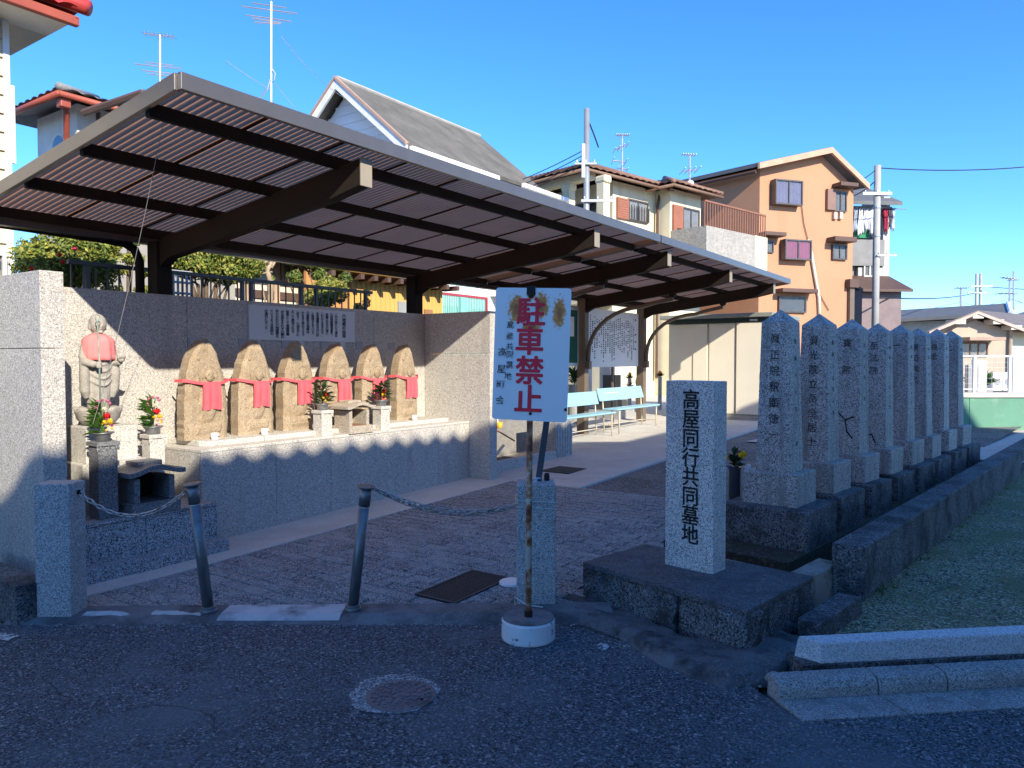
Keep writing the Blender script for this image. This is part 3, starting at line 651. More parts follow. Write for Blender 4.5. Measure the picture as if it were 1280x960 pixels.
# concrete skirt round the plinth
mb = MB(); ring = []
sk = [(690, 745, .02), (712, 740, .025), (735, 762, .035), (790, 786, .04), (850, 815, .045), (925, 832, .05), (975, 822, .05), (1012, 800, .04)]
ou = [(684, 772), (700, 776), (722, 780), (770, 795), (825, 832), (905, 862), (965, 853), (1020, 812)]
vs = []; fs = []
for (x, y, z), (x2, y2) in zip(sk, ou):
    a = onz(x, y, z); b = onz(x2, y2, 0); inn = a.lerp(V((pc.x, pc.y, a.z)), .3)
    vs += [V((b.x, b.y, -.02)), V((b.x, b.y, .004)), b.lerp(a, .35) + V((0, 0, .03)), a + V((0, 0, .012)), inn, V((inn.x, inn.y, -.02))]
for i in range(len(sk) - 1):
    for k in range(5): fs.append((i * 6 + k, i * 6 + 6 + k, i * 6 + 7 + k, i * 6 + 1 + k))
mb.add(vs, fs); struct(mb.build("concrete_skirt", M("skirt_concrete", (.12, .12, .122), .85, var=.3, vscale=5, specks=[(130, (.17, .17, .17), .15)], stain=(6, (.035, .037, .04), .5, .68), bump=(40, .6, .012)), rough=.010, rfreq=18, subdiv=6))
m0, m1, m2 = onz(831, 705, zp), onz(891, 718, zp), onz(906, 711, zp)
mr = (m1 - m0).normalized(); mk_n = V((mr.y, -mr.x, 0)); mw = (m1 - m0).length; mdp = .165; mh = 1.188
mk = thing("marker_stone", "pale granite marker carved with eight large black characters", "marker", V(((m0.x + m2.x) / 2, (m0.y + m2.y) / 2, zp)))
MB().frame(m0, mr, -mk_n, ZUP, 0, mw, 0, mdp, -.004, mh).build("slab", G_mark, mk, bevel=.005)
mb = MB(); o0 = m0 + mr * (mw * .535) + ZUP * (mh - .115) + mk_n * .003
write(mb, "高屋同行共同墓地", o0, mr, ZUP, .130, .1215, .016, .95); mb.build("inscription", INK2, mk)

# ---- eight tall memorial pillars
names = ["眞正院釈顕徳一", "眞光院立岳全居士 士", "寛 院 ", "至法院", "一 ", "賢田院之", "長念", "仁"]
side = ["昭和十八年二月", "昭和十九年七月", "大正十年一月 ", "昭和十二年十月", "昭和二十年八月", "昭和三年五月", "昭和九年", "大正二年"]
ordn = ["first", "second", "third", "fourth", "fifth", "sixth", "seventh", "eighth"]
extra = ["with a flower vase at its foot", "with seven or so carved characters", "with a branching crack", "with a chipped lower corner", "with a faint single stroke carved high", "with dark carved characters near its top", "with pale weathered sides", "at the far end beside the green wall"]
fd = -RD; fr = RN
pgeo = None
for i in range(8):
    c = RO + RD * (.788 * i); z0 = .20
    half = .132
    ctr = c + RD * half - RN * half
    r = thing("memorial_pillar", "tall pointed granite pillar, %s from the inscribed marker, %s" % (ordn[i], extra[i]), "pillar", V((ctr.x, ctr.y, z0)), "row of pointed granite memorial pillars")
    jit = R.uniform(-.014, .014); r.rotation_euler = (R.gauss(0, .006), R.gauss(0, .006), R.gauss(0, .02))
    def fr_box(m, h, za, zb, jx=0): return m.frame(V((ctr.x, ctr.y, 0)), RD, RN, ZUP, -h, h, -h - jx, h + jx, za, zb)
    z1, z2 = .475 + jit, .72 + jit
    fr_box(MB(), .335 if i == 0 else .30, z0 - .03, z1).build("base", G_old, r, bevel=.012, rough=.008, rfreq=12, subdiv=4)
    fr_box(MB(), .21, z1 - .002, z2).build("block", G_pil, r, bevel=.006)
    b_h, t_h, zs, za = .135, .108, 1.865 + jit, 1.965 + jit
    m = MB(); o = V((ctr.x, ctr.y, 0)); sg4 = ((-1, -1), (1, -1), (1, 1), (-1, 1))
    vs = [o + RD * a * b_h + RN * b * b_h + ZUP * (z2 - .002) for a, b in sg4] + [o + RD * a * t_h + RN * b * t_h + ZUP * zs for a, b in sg4] + [o + ZUP * za]
    m.add(vs, [(3, 2, 1, 0), (0, 1, 5, 4), (1, 2, 6, 5), (2, 3, 7, 6), (3, 0, 4, 7), (4, 5, 8), (5, 6, 8), (6, 7, 8), (7, 4, 8)]).build("shaft", G_pil, r, bevel=.004)
    tilt = (b_h - t_h) / (zs - z2)
    upf = (ZUP + RD * tilt).normalized(); ups = (ZUP - RN * tilt).normalized()
    top = zs - .13
    of = o - RD * (b_h - tilt * (top - z2) + .002) + ZUP * top; oss = o + RN * (b_h - tilt * (top - .02 - z2) + .002) + ZUP * (top - .02)
    write(m_ := MB(), names[i], of, RN, upf, .082, .122, .010); m_.build("inscription", INK3, r)
    write(m_ := MB(), side[i], oss, RD, ups, .040, .098 if i else .13, .004); m_.build("side_inscription", INK3, r)
    if i in (2, 3):
        mc = MB(); base = o - RD * (b_h + .0015) + RN * (.02 if i == 2 else -.02)
        def pp(x, z): return base + RN * x + ZUP * z - RD * (-(tilt * (z - z2)))
        for a, b in (((-.09, 1.10), (-.02, 1.03)), ((-.02, 1.03), (.06, 1.06)), ((-.02, 1.03), (.0, .92)), ((.0, .92), (.05, .86))) if i == 2 else (((-.1, .80), (.02, .84)), ((.02, .84), (.06, .75))):
            mc.tube([pp(*a), pp(*b)], .006, 4)
        mc.build("crack", SOOT_HOLLOW, r)
# retaining wall, kerb bits, curb stones
WA = V((2.17, 4.70, 0)); WDr = V((.66, .751, 0)); WNr = V((.751, -.66, 0))
rw = thing("retaining_wall", "low dark concrete wall between the memorial pillars and the mossy lot", "wall", WA)
MB().frame(WA, WDr, WNr, ZUP, 0, 13.5, -.13, .07, -.05, .40).build("wall", G_old, rw, bevel=.012, rough=.006, rfreq=6, subdiv=6)
bs = [onz(997, 773, .15), onz(1025, 780, .15), onz(1078, 746, .15), onz(1048, 740, .15)]
sb = thing("stone_bar", "short dark stone bar lying between the plinth and the low wall", "stone bar", V((bs[0].x, bs[0].y, 0)))
mb = MB(); mb.box8([V((p.x, p.y, .0)) for p in bs] + bs); mb.build("bar", G_old, sb, bevel=.006, rough=.004, subdiv=3)
ek = thing("bed_edging", "pale mossy concrete edging along the soil bed behind the plinth", "edging", V((1.3, 5.2, 0)))
a, b = onz(795, 677, .22), onz(1008, 699, .22)
for nm, (p, q, wd) in {"strip": (V((.95, 5.42, 0)), V((1.84, 4.60, 0)), .11), "corner_strip": (V((1.80, 4.60, 0)), V((2.12, 4.93, 0)), .14)}.items():
    d = (q - p).normalized(); nn = V((-d.y, d.x, 0))
    MB().frame(p, d, nn, ZUP, -.03, (q - p).length, -wd / 2, wd / 2, 0, .225 if nm == "strip" else .245).build(nm, M(nm + "_mat", (.30, .29, .25), .9, stain=(8, (.10, .11, .06), .5, .66), var=.2, bump=(40, .5, .01)), ek, bevel=.008, rough=.008, rfreq=12, subdiv=4)
gc = thing("granite_curb", "pale blue-grey granite curb stone edging the mossy lot", "curb", Gt(.26, .40, 0))
vs = [Gt(.295, .375, .085), Gt(6, .375, .085), Gt(6, .52, .085), Gt(.21, .49, .085), Gt(.295, .375, .195), Gt(6, .375, .195), Gt(6, .50, .203), Gt(.215, .455, .203)]
MB().box8(vs).build("curb_stone", M("sawn_curb_granite", (.56, .57, .58), .6, specks=[(180, (.70, .70, .71), .3), (200, (.32, .32, .33), .2)], var=.05), gc, bevel=.008)
MB().frame(Gt(.20, .36, 0), EG, MG, ZUP, 0, 6, 0, .18, -.02, .088).build("footing", G_old, gc, rough=.006, subdiv=4)
kb = thing("kerb_line", "rounded concrete kerb stones with flat gutter slabs along the road", "kerb", OG)
e0 = [-.02, .48, .83, 1.55, 2.2, 2.85, 3.5, 4.15, 4.8]
for a, b in zip(e0, e0[1:]):
    m = MB(); pr = [(.19, -.02), (.19, .055), (.205, .082), (.235, .092), (.30, .095), (.31, -.02)]
    m.prism([Gt(a + .004, mm_, z) for mm_, z in pr], EG * (b - a - .008)).build("kerb_stone", KERB, kb, bevel=.004, rough=.003, rfreq=20)
    s0 = a if a > 0 else 0
    MB().box8([Gt(a + .02, .005, -.02), Gt(b + .02, .005, -.02), Gt(b - .004, .186, -.02), Gt(a + .0, .186, -.02), Gt(a + .024, .005, .006), Gt(b + .016, .005, .006), Gt(b - .006, .186, .012), Gt(a + .002, .186, .012)]).build("gutter_slab", KERB, kb, bevel=.003)
rk = onz(1000, 838, .03)
rks = MB(); rks.ball(Gt(.06, .36, .03), .05, .03, .035, 9, 6, (EG, MG, ZUP)); tag(rks.build("broken_stone", M("pale_broken_stone", (.27, .27, .26), .9, var=.2, bump=(30, .5)), rough=.03, rfreq=16, smooth=True), "pale broken stone lump wedged at the end of the granite curb", "stone")

# ---- manhole, grate, lid, drain, paint marks on the road
mh_c = onz(501, 870, .0); mh_c.z = 0
mhh = thing("manhole_cover", "round cast-iron manhole cover set in the road", "manhole", mh_c)
MB().lathe(mh_c, [(.165, 0), (.163, .006), (.150, .0062)], 48).build("rim", IRON, mhh)
MB().lathe(mh_c, [(.150, 0), (.150, .0047)], 48).build("gap", SOOT_HOLLOW, mhh)  # black disc paints the shade of the gap round the cover
MB().lathe(mh_c, [(.144, 0), (.144, .0056)], 48).build("disc", IRON, mhh)
mb = MB()
for rr in (.04, .065, .09, .115, .135):
    cnt = int(rr * 150)
    for k in range(cnt):
        a = 2 * math.pi * k / cnt + rr * 20; c = mh_c + V((math.cos(a) * rr, math.sin(a) * rr, .0045)); t = V((-math.sin(a), math.cos(a), 0)); rd = V((math.cos(a), math.sin(a), 0))
        mb.frame(c, t, rd, ZUP, -.011, .011, -.007, .007, 0, .0065)
stuff(mb.build("tread_studs", IRON, mhh))
mb = MB(); mb.frame(mh_c + V((.02, 0, .005)), V((1, 0, 0)), V((0, 1, 0)), ZUP, -.022, .022, -.016, .016, 0, .005); mb.build("emblem_plate", IRON, mhh, bevel=.002)
for x, y in ((.10, -.05), (.115, .06)): MB().box(mh_c.x + x - .016, mh_c.x + x + .016, mh_c.y + y - .005, mh_c.y + y + .005, .005, .0103).build("lift_slot", SOOT_HOLLOW, mhh)  # slots drawn as black bars, their inner shade put into the colour
m = M("worn_concrete_collar", (.30, .30, .29), .9, specks=[(110, (.55, .55, .53), .25), (130, (.10, .105, .11), .40)], var=.3, vscale=6, bump=(80, .6, .01))
mb = MB(); vs = [mh_c + V((-.035 + math.cos(a) * rr * 1.1, .03 + math.sin(a) * rr * 1.1, .0028)) for a in [2 * math.pi * k / 40 for k in range(40)] for rr in [.19 + .03 * noise.noise(V((math.cos(a) * 2, math.sin(a) * 2, 3)))]]
mb.add(vs, [list(range(40))]); mb.build("worn_collar", m, mhh)
def gbox(m, a, b, c, d, h): return m.box8([P(a, c, -.02), P(b, c, -.02), P(b, d, -.02), P(a, d, -.02), P(a, c, zg(a) + h), P(b, c, zg(b) + h), P(b, d, zg(b) + h), P(a, d, zg(a) + h)])
gt = thing("drain_grate", "dark square drain cover set in the yard pavers", "drain cover", P(3.94, -3.13, zg(3.94)))
gbox(MB(), 3.63, 4.25, -3.30, -2.96, .013).build("plate", DGRATE, gt)
for a in ((3.63, 4.25, -3.30, -3.285), (3.63, 4.25, -2.975, -2.96), (3.63, 3.645, -3.285, -2.975), (4.235, 4.25, -3.285, -2.975)): gbox(MB(), *a, .017).build("frame_bar", M("grate_frame", (.07, .07, .068), .7, .0), gt)
mb = MB()
for i in range(16):
    for j in range(8): gbox(mb, 3.665 + i * .036, 3.68 + i * .036, -3.27 + j * .037, -3.255 + j * .037, .0155)
stuff(mb.build("tread_pattern", DGRATE, gt))
ld = onz(640, 732, .03)
t = thing("white_lid", "round white lid standing on the yard pavers behind the sign", "lid", V((ld.x, ld.y, zg(toun(ld)[0]))))
MB().lathe(ORG[t.name] + V((0, 0, .006)), [(.085, 0), (.088, .006), (.088, .016), (.08, .022), (.03, .023)], 36).build("disc", WHITE, t)
t = thing("drain_grate", "flat drain cover set in the pale concrete pad", "drain cover", P(8.3, -4.95, zg(8.3)))
MB().ub(8.05, 8.55, -5.15, -4.72, .0, zg(8.3) + .026).build("plate", DGRATE, t)
PAINT = M("worn_white_paint", (.5, .5, .49), .8, stain=(25, (.05, .05, .055), .5, .54))
for x, y, a, b in ((754, 809, .035, .022), (0, 797, .11, .03), (268, 775, .016, .010), (150, 776, .03, .008)):
    q = onz(x, y, 0); m = MB(); vs = []
    for k in range(14):
        an = 2 * math.pi * k / 14; rr = 1 + .5 * noise.noise(V((math.cos(an) * 2 + x, math.sin(an) * 2, 0))); vs.append(V((q.x + math.cos(an) * a * rr, q.y + math.sin(an) * b * rr * 2, .0045)))
    m.add(vs, [list(range(14))]).build("paint_mark", PAINT, bpy.data.objects["road"])

mb = MB()
for k in range(420):
    t = R.random()
    if t < .45: q = Gt(R.uniform(-.1, 4.5), R.gauss(.0, .05) - .02, .003)
    elif t < .8: q = V((R.uniform(-3.2, .6), 4.37 + R.gauss(0, .025), .003))
    else: q = V((R.uniform(.55, 1.2), 0, .003)); q.y = 4.15 - (q.x - .55) * .95 + R.gauss(0, .05)
    r_ = R.uniform(.003, .008); mb.ball(q, r_ * 1.4, r_, r_ * .7, 5, 3)
tag(stuff(mb.build("road_grit", M("road_grit", (.30, .29, .26), .9, var=.5, vscale=15))), "loose grit gathered along the road edge and gutter", "grit")
mb = MB()
for k in range(70):
    t = R.random()
    if t < .6: c = WA + WDr * R.uniform(.1, 6) + WNr * (.075 + abs(R.gauss(0, .03))) + V((0, 0, .05))
    else: c = Gt(R.uniform(.35, 4.2), .53 + abs(R.gauss(0, .04)), .055)
    for j in range(R.randint(7, 14)):
        d = V((R.gauss(0, .5), R.gauss(0, .5), 1)).normalized(); h = R.uniform(.02, .06); s_ = d.cross(V((R.random(), R.random(), .1))).normalized() * .0022
        mb.add([c - s_, c + s_, c + d * h], [(0, 1, 2)])
tag(stuff(mb.build("grass_tufts", M("weed_green", (.12, .16, .05), .7, var=.3, vscale=8))), "small grass tufts along the wall and curb of the mossy lot", "grass")
# ================================================================== six carved tablets
def tablet(uc, hw, htop, label, skew):
    nfz, nbk, z0 = -5.975, -6.115, .878
    r = thing("carved_tablet", label, "stone tablet", P(uc, -6.10, z0), "six carved stone tablets with red bibs")
    lf = [(0, -1), (.12, -1.0), (.3, -.99), (.48, -.97), (.60, -.91), (.70, -.82), (.79, -.69), (.87, -.53), (.93, -.36), (.97, -.20), (1.0, -.02 + skew)]
    rt = [(0, 1), (.12, 1.0), (.3, .99), (.46, .96), (.58, .89), (.68, .78), (.77, .65), (.85, .50), (.92, .32), (.965, .18 + skew * .5), (1.0, .03 + skew)]
    cols = 17; vs = []; fs = []
    def pick(tab, t):
        for (a, x0), (b, x1) in zip(tab, tab[1:]):
            if a <= t <= b: return x0 + (x1 - x0) * (t - a) / (b - a)
        return tab[-1][1]
    def xs(t): return pick(lf, t), pick(rt, t)
    rows = [0, .04, .08, .12, .16, .2, .25, .3, .35, .4, .45, .5, .55, .6, .65, .7, .75, .8, .85, .89, .93, .96, .985, .999]
    sd = R.random() * 40
    front = []; back = []
    for t in rows:
        xl, xr = xs(t); fr, bk = [], []
        for c in range(cols):
            s_ = c / (cols - 1); x = (xl + (xr - xl) * s_) * hw; z = z0 + t * htop
            edge = min(s_, 1 - s_) * 2
            d = .028 * max(0, 1 - edge * 5) + .007 * noise.noise(V((x * 14 + sd, t * 14, 0))) + (.02 * max(0, (t - .9) * 10))
            # relief: a seated figure, with a lotus seat below
            fx, ft = x / hw, t
            rel = .028 * max(0, 1 - ((fx / .40) ** 2 + ((ft - .33) / .17) ** 2)) ** .5 if (fx / .40) ** 2 + ((ft - .33) / .17) ** 2 < 1 else 0
            if .05 < ft < .15 and abs(fx) < .62: rel = max(rel, .014)
            jx = .017 * noise.noise(V((t * 26, sd, s_ * 3))) * (1 if edge < .05 else .2)
            fr.append(P(uc + x + jx, nfz - d + rel, z)); bk.append(P(uc + x + jx, nbk, z - .02 * (t > .99)))
        front.append(fr); back.append(bk)
    m = MB(); n = len(rows)
    vs = [q for f in front for q in f] + [q for f in back for q in f]; B_ = n * cols
    for i in range(n - 1):
        for c in range(cols - 1):
            fs.append((i * cols + c, i * cols + c + 1, (i + 1) * cols + c + 1, (i + 1) * cols + c))
            fs.append((B_ + i * cols + c + 1, B_ + i * cols + c, B_ + (i + 1) * cols + c, B_ + (i + 1) * cols + c + 1))
        for c, s2 in ((0, 0), (cols - 1, 1)):
            a, b = i * cols + c, (i + 1) * cols + c; fs.append((a, b, B_ + b, B_ + a) if s2 == 0 else (b, a, B_ + a, B_ + b))
    for i in (0, n - 1):
        for c in range(cols - 1): fs.append((i * cols + c, i * cols + c + 1, B_ + i * cols + c + 1, B_ + i * cols + c))
    m.add(vs, fs).build("slab", S_brown, r, smooth=False)
    # carved head
    hm = MB(); hc = P(uc + .02, nfz + .004, z0 + htop * .632); A = (P(1, 0), P(0, 1), ZUP)
    hm.ball(hc, .042, .022, .056, 16, 12, A); hm.ball(hc + P(0, .021, -.004), .007, .008, .013, 8, 6, A); hm.ball(hc + P(0, .017, -.028), .014, .006, .004, 8, 5, A); hm.ball(hc + P(-.015, .018, .010), .010, .005, .004, 8, 5, A); hm.ball(hc + P(.015, .018, .010), .010, .005, .004, 8, 5, A)
    for s_ in (-1, 1): hm.ball(hc + P(s_ * .042, .004, -.006), .007, .010, .020, 8, 6, A)
    hm.build("carved_head", S_brown, r, smooth=True)
    hm = MB(); hm.tube([hc + P(.072 * math.cos(a), -.006, .078 * math.sin(a) + .004) for a in [math.pi * (k_ / 14) * 1.3 - .47 for k_ in range(15)]], .006, 6)
    hm.tube([hc + P(-.105, -.004, .13), hc + P(-.10, -.002, .02), hc + P(-.095, .004, -.10)], .006, 6); hm.ball(hc + P(-.105, -.002, .15), .016, .008, .02, 8, 6, A)
    hm.build("carved_halo_and_staff", S_brown, r, smooth=True)
    # bib: folded cloth with two straps round the slab
    bt = z0 + htop * .568; bb = z0 + htop * .295; bw = .086; vs = []; fs = []; nx, nz_ = 16, 8; ph = R.random() * 6
    for j in range(nz_ + 1):
        t = j / nz_
        for i in range(nx + 1):
            s_ = i / nx; x = (s_ - .5) * 2 * bw * (1 + .10 * t); f = .007 * math.sin(s_ * 17 + ph) * (.25 + t)
            if abs(s_ - .68) < .05: f -= .014 * t
            vs.append(P(uc + .02 + x, nfz + .034 + f + .006 * math.sin(math.pi * t), bt + (bb - bt) * t + .005 * math.sin(s_ * 9 + ph) * t))
    k = len(vs)
    vs += [v - P(0, .004) for v in vs]
    for j in range(nz_):
        for i in range(nx):
            a = j * (nx + 1) + i; fs.append((a, a + 1, a + nx + 2, a + nx + 1)); fs.append((k + a + 1, k + a, k + a + nx + 1, k + a + nx + 2))
    bib = MB().add(vs, fs).build("bib", BIB, r, smooth=True)
    for s_ in (-1, 1):
        x0 = uc + .02 + s_ * bw * .95; xe = uc + s_ * hw * 1.0; path = [(x0, nfz + .036, bt - .012), ((x0 + xe) / 2, nfz + .022, bt - .004 + R.uniform(-.005, .005)), (xe - s_ * .015, nfz - .002, bt + .012), (xe + s_ * .014, nfz - .03, bt + .014), (xe + s_ * .018, nbk + .0, bt + .012)]
        mm_ = MB()
        for (p0, p1) in zip(path, path[1:]):
            for w_ in (0,): mm_.box8([P(p0[0], p0[1], p0[2] - .013), P(p1[0], p1[1], p1[2] - .013), P(p1[0], p1[1] + .005, p1[2] - .013), P(p0[0], p0[1] + .005, p0[2] - .013), P(p0[0], p0[1], p0[2] + .013), P(p1[0], p1[1], p1[2] + .013), P(p1[0], p1[1] + .005, p1[2] + .013), P(p0[0], p0[1] + .005, p0[2] + .013)])
        mm_.build("strap", BIB, bib)
    # small name plate on the wall above belongs to the wall
    MB().ub(uc + .06, uc + .17, -6.352, -6.346, 1.70, 1.79).build("name_plate", M("name_plate_stone", (.33, .33, .34), .5), wall)
    return r
tl = ["broad carved tablet with red bib at the altar's open end, beside the standing statue", "carved tablet with red bib, second from the standing statue", "carved tablet with red bib and a shaded tip, third from the standing statue", "carved tablet with red bib directly behind the altar's incense burner", "carved tablet with red bib behind the flower vase, next to last before the wing wall", "narrow carved tablet with red bib next to the wing wall"]
for k, uc in enumerate((3.88, 4.40, 4.91, 5.435, 5.95, 6.485)):
    tablet(uc, (.212, .195, .20, .20, .19, .175)[k], (.895, .89, .885, .88, .88, .885)[k], tl[k], (.02, .06, -.02, .04, .02, .0)[k])
# ---- offering cups
for k, (uc, nc, lb_) in enumerate(((3.88, -5.875, "white offering cup before the broad tablet nearest the statue"), (4.40, -5.875, "white offering cup before the second tablet from the statue"), (5.03, -5.90, "white offering cup half hidden behind the altar's near flower stand"), (6.47, -5.87, "white offering cup before the narrow tablet by the wing wall"))):
    o = P(uc, nc, .879); r = thing("offering_cup", lb_, "cup", o, "white offering cups")
    MB().lathe(o, [(.028, 0), (.034, .006), (.036, .05), (.033, .058), (.030, .058), (.030, .045)], 24).build("cup", CERAM, r, smooth=True)
    MB().frame(o + P(0, .0355, .03), P(1, 0), P(0, 1), ZUP, .004, .020, 0, .002, -.005, .005).build("printed_mark", M("cup_mark", (.1, .1, .12), .5), r)

# ---- stone stands, vases and bouquets
LEAF = M("glossy_leaf", (.075, .17, .03), .45, var=.35, vscale=25, trans=.3)
LEAFD = M("dark_leaf", (.025, .06, .018), .4, var=.4, vscale=25, trans=.2)
def fl(name, c): return M(name, c, .7, var=.15, vscale=40, trans=.25)
F_RED, F_YEL, F_PINK, F_MAG, F_WHT, F_ORG = fl("red_petal", (.62, .01, .012)), fl("yellow_petal", (.85, .55, .01)), fl("pink_petal", (.55, .16, .25)), fl("magenta_petal", (.40, .02, .16)), fl("cream_petal", (.78, .76, .55)), fl("orange_petal", (.80, .25, .02))
def blossom(c, r, mat, parent, n=26, name="blossom"):
    m = MB()
    for k in range(n):
        d = V((R.gauss(0, 1), R.gauss(0, 1), R.gauss(.3, 1))).normalized(); t = d.cross(V((R.random(), R.random(), R.random()))).normalized(); b = d.cross(t)
        p = c + d * r * R.uniform(.25, .75); s_ = r * R.uniform(.4, .62)
        m.add([p - t * s_ * .6, p + b * s_ * .5 + d * s_ * .2, p + t * s_ * .6 + d * s_ * .25, p - b * s_ * .5 + d * s_ * .2], [(0, 1, 2, 3)])
    m.ball(c, r * .5, r * .5, r * .5, 6, 4)
    return m.build(name, mat, parent)
def leaves(m, o, d, ln, wd, bend=.2):
    d = d.normalized(); s_ = d.cross(ZUP); s_ = s_.normalized() if s_.length > .01 else V((1, 0, 0)); nn = s_.cross(d)
    p1 = o + d * ln * .5 + nn * ln * bend * .4; p2 = o + d * ln - nn * ln * bend * .2
    m.add([o, p1 - s_ * wd / 2, p2, p1 + s_ * wd / 2], [(0, 1, 2), (0, 2, 3)])
def stand(uc, nc, z0, h, wd, mat, label, group, kind, fs=1.0):
    o = P(uc, nc, z0); r = thing("flower_stand", label, "flower stand", o, group)
    MB().ub(uc - wd / 2 + .012, uc + wd / 2 - .012, nc - wd / 2 + .012, nc + wd / 2 - .012, z0 - .003, z0 + h - .03).build("shaft", mat, r, bevel=.004)
    top = z0 + h
    m = MB(); m.ub(uc - wd / 2, uc + wd / 2, nc - wd / 2, nc + wd / 2, top - .032, top); m.build("cap", mat, r, bevel=.004)
    a = P(uc, nc + wd / 2 - .006, 0)
    for s_ in (-1, 1):   # carved corner brackets below the cap
        MB().prism([P(uc + s_ * wd / 2 * .98, nc + wd / 2 - .013, top - .033), P(uc + s_ * wd / 2 * .98, nc + wd / 2 - .013, top - .07), P(uc + s_ * wd / 2 * .72, nc + wd / 2 - .013, top - .055), P(uc + s_ * wd / 2 * .5, nc + wd / 2 - .013, top - .033)], P(0, .008)).build("bracket", mat, r)
    v = thing("flower_vase", label.replace("stone stand", "steel vase of flowers on the stand"), "vase", P(uc, nc, top), group.replace("stands", "vases"))
    MB().lathe(P(uc, nc, top - .002), [(.052, 0), (.052, .045), (.056, .05), (.078, .062), (.080, .067), (.058, .066), (.046, .055)], 28).build("steel_cup", STEEL, v, smooth=True)
    b = P(uc, nc, top + .05); m = MB()
    left = P(-1, .15); 
    for k in range(70 if kind == 0 else 80):
        hz = R.uniform(0, .20) * fs
        if kind == 0: d = left * R.uniform(.4, 1) + V((R.gauss(0, .25), R.gauss(0, .25), R.uniform(.0, .7)))
        else: d = V((R.gauss(0, 1), R.gauss(0, 1), R.uniform(.2, 1.2)))
        leaves(m, b + V((0, 0, hz)) + d * .02, d, R.uniform(.07, .13) * fs, .026, .3)
    for k in range(7): m.tube([b - V((0, 0, .03)), b + V((R.uniform(-.03, .03), R.uniform(-.03, .03), R.uniform(.12, .25) * fs))], .003, 4)
    m.build("foliage", LEAF if kind == 0 else LEAFD, v)
    f = P(.015, .035)
    if kind == 0:
        blossom(b + f + V((0, 0, .135)), .040, F_RED, v, 40); blossom(b + f + P(-.02, 0) + V((0, 0, .09)), .024, F_YEL, v); blossom(b + f + P(.025, 0) + V((0, 0, .095)), .030, F_YEL, v)
        for dx, dz in ((.0, .06), (.03, .045), (-.012, .03), (.03, .065)): blossom(b + f + P(dx, .01) + V((0, 0, dz)), .016, R.choice((F_MAG, F_ORG, F_YEL)), v, 14)
        blossom(b + f + P(-.01, -.01) + V((0, 0, .185)), .024, F_WHT, v)
        for dx, dz in ((-.045, .24), (-.01, .25), (.03, .245), (-.05, .20), (.045, .225)): blossom(b + P(dx, .02) + V((0, 0, dz)), .021, F_PINK, v, 16)
    else:
        blossom(b + f + V((0, 0, .125 * fs)), .034, F_RED, v, 34); blossom(b + f + P(.015, 0) + V((0, 0, .08 * fs)), .028, F_YEL, v); blossom(b + f + P(-.03, 0) + V((0, 0, .085 * fs)), .022, F_YEL, v)
        blossom(b + P(0, .02) + V((0, 0, .175 * fs)), .024, F_WHT, v)
        for dx, dz in ((-.03, .20), (.02, .22), (.035, .16)): blossom(b + P(dx, .02) + V((0, 0, dz * fs)), .014, R.choice((F_MAG, F_PINK)), v, 12)
        for dx, dz in ((-.02, .04), (.03, .05), (.0, .03)): blossom(b + f + P(dx, .02) + V((0, 0, dz)), .013, R.choice((F_MAG, F_YEL)), v, 12)
    return r
stand(2.765, -5.575, .42, .565, .165, BURN, "dark stone stand beside the platform's incense burner", "flower stands on the platform", 0)  # darker granite puts the shade on this stand into its colour
stand(3.315, -5.87, .42, .555, .15, G_slab, "pale stone stand between the statue and the altar", "flower stands on the platform", 0)
stand(4.985, -5.745, .832, .252, .155, G_slab, "pale stone stand at the statue's side of the altar burner", "flower stands on the altar", 1, .85)
stand(5.80, -5.745, .832, .252, .155, G_slab, "pale stone stand at the wing-wall side of the altar burner", "flower stands on the altar", 1, .85)

# ---- incense burners shaped like little houses
def burner(uc, nc, z0, sc, mat, label):
    o = P(uc, nc, z0); r = thing("incense_burner", label, "incense burner", o, "stone incense burners")
    def u_(a, b, c, d, e, f): return MB().ub(uc + a * sc, uc + b * sc, nc + c * sc, nc + d * sc, z0 + e * sc, z0 + f * sc)
    u_(-.19, .19, -.16, .17, -.005, .085).build("base", mat, r, bevel=.004)
    u_(-.16, -.115, -.13, .135, .085, .27).build("side_wall", mat, r, bevel=.003); u_(.115, .16, -.13, .135, .085, .27).build("side_wall", mat, r, bevel=.003)
    u_(-.115, .115, -.13, -.10, .085, .27).build("back_wall", SOOT_HOLLOW if sc > .9 else mat, r)
    u_(-.115, .115, -.10, .13, .085, .095).build("ash_bed", M("ash", (.05, .045, .04) if sc > .9 else (.22, .12, .07), .95, bump=(40, 1, .01)), r)
    m = MB(); prof = []
    for k in range(17):
        s_ = -1 + 2 * k / 16; prof.append((s_ * .225, .275 + .055 * (math.cos(s_ * math.pi * .95) * .5 + .5) + .012 * abs(s_) ** 4))
    poly = [P(uc + x * sc, nc + .185 * sc, z0 + z * sc) for x, z in prof] + [P(uc + x * sc, nc + .185 * sc, z0 + (z + .036) * sc) for x, z in prof[::-1]]
    m.prism(poly, P(0, -.36 * sc)); m.build("roof", mat, r, bevel=.003)
    u_(-.09, .11, -.12, .05, .345, .385).build("ridge_block", mat, r, bevel=.004)
burner(3.085, -5.585, .42, 1.0, BURN, "dark stone incense burner like a little house on the platform")
burner(5.385, -5.76, .832, .86, BURN2, "tan stone incense burner like a little house on the altar ledge")
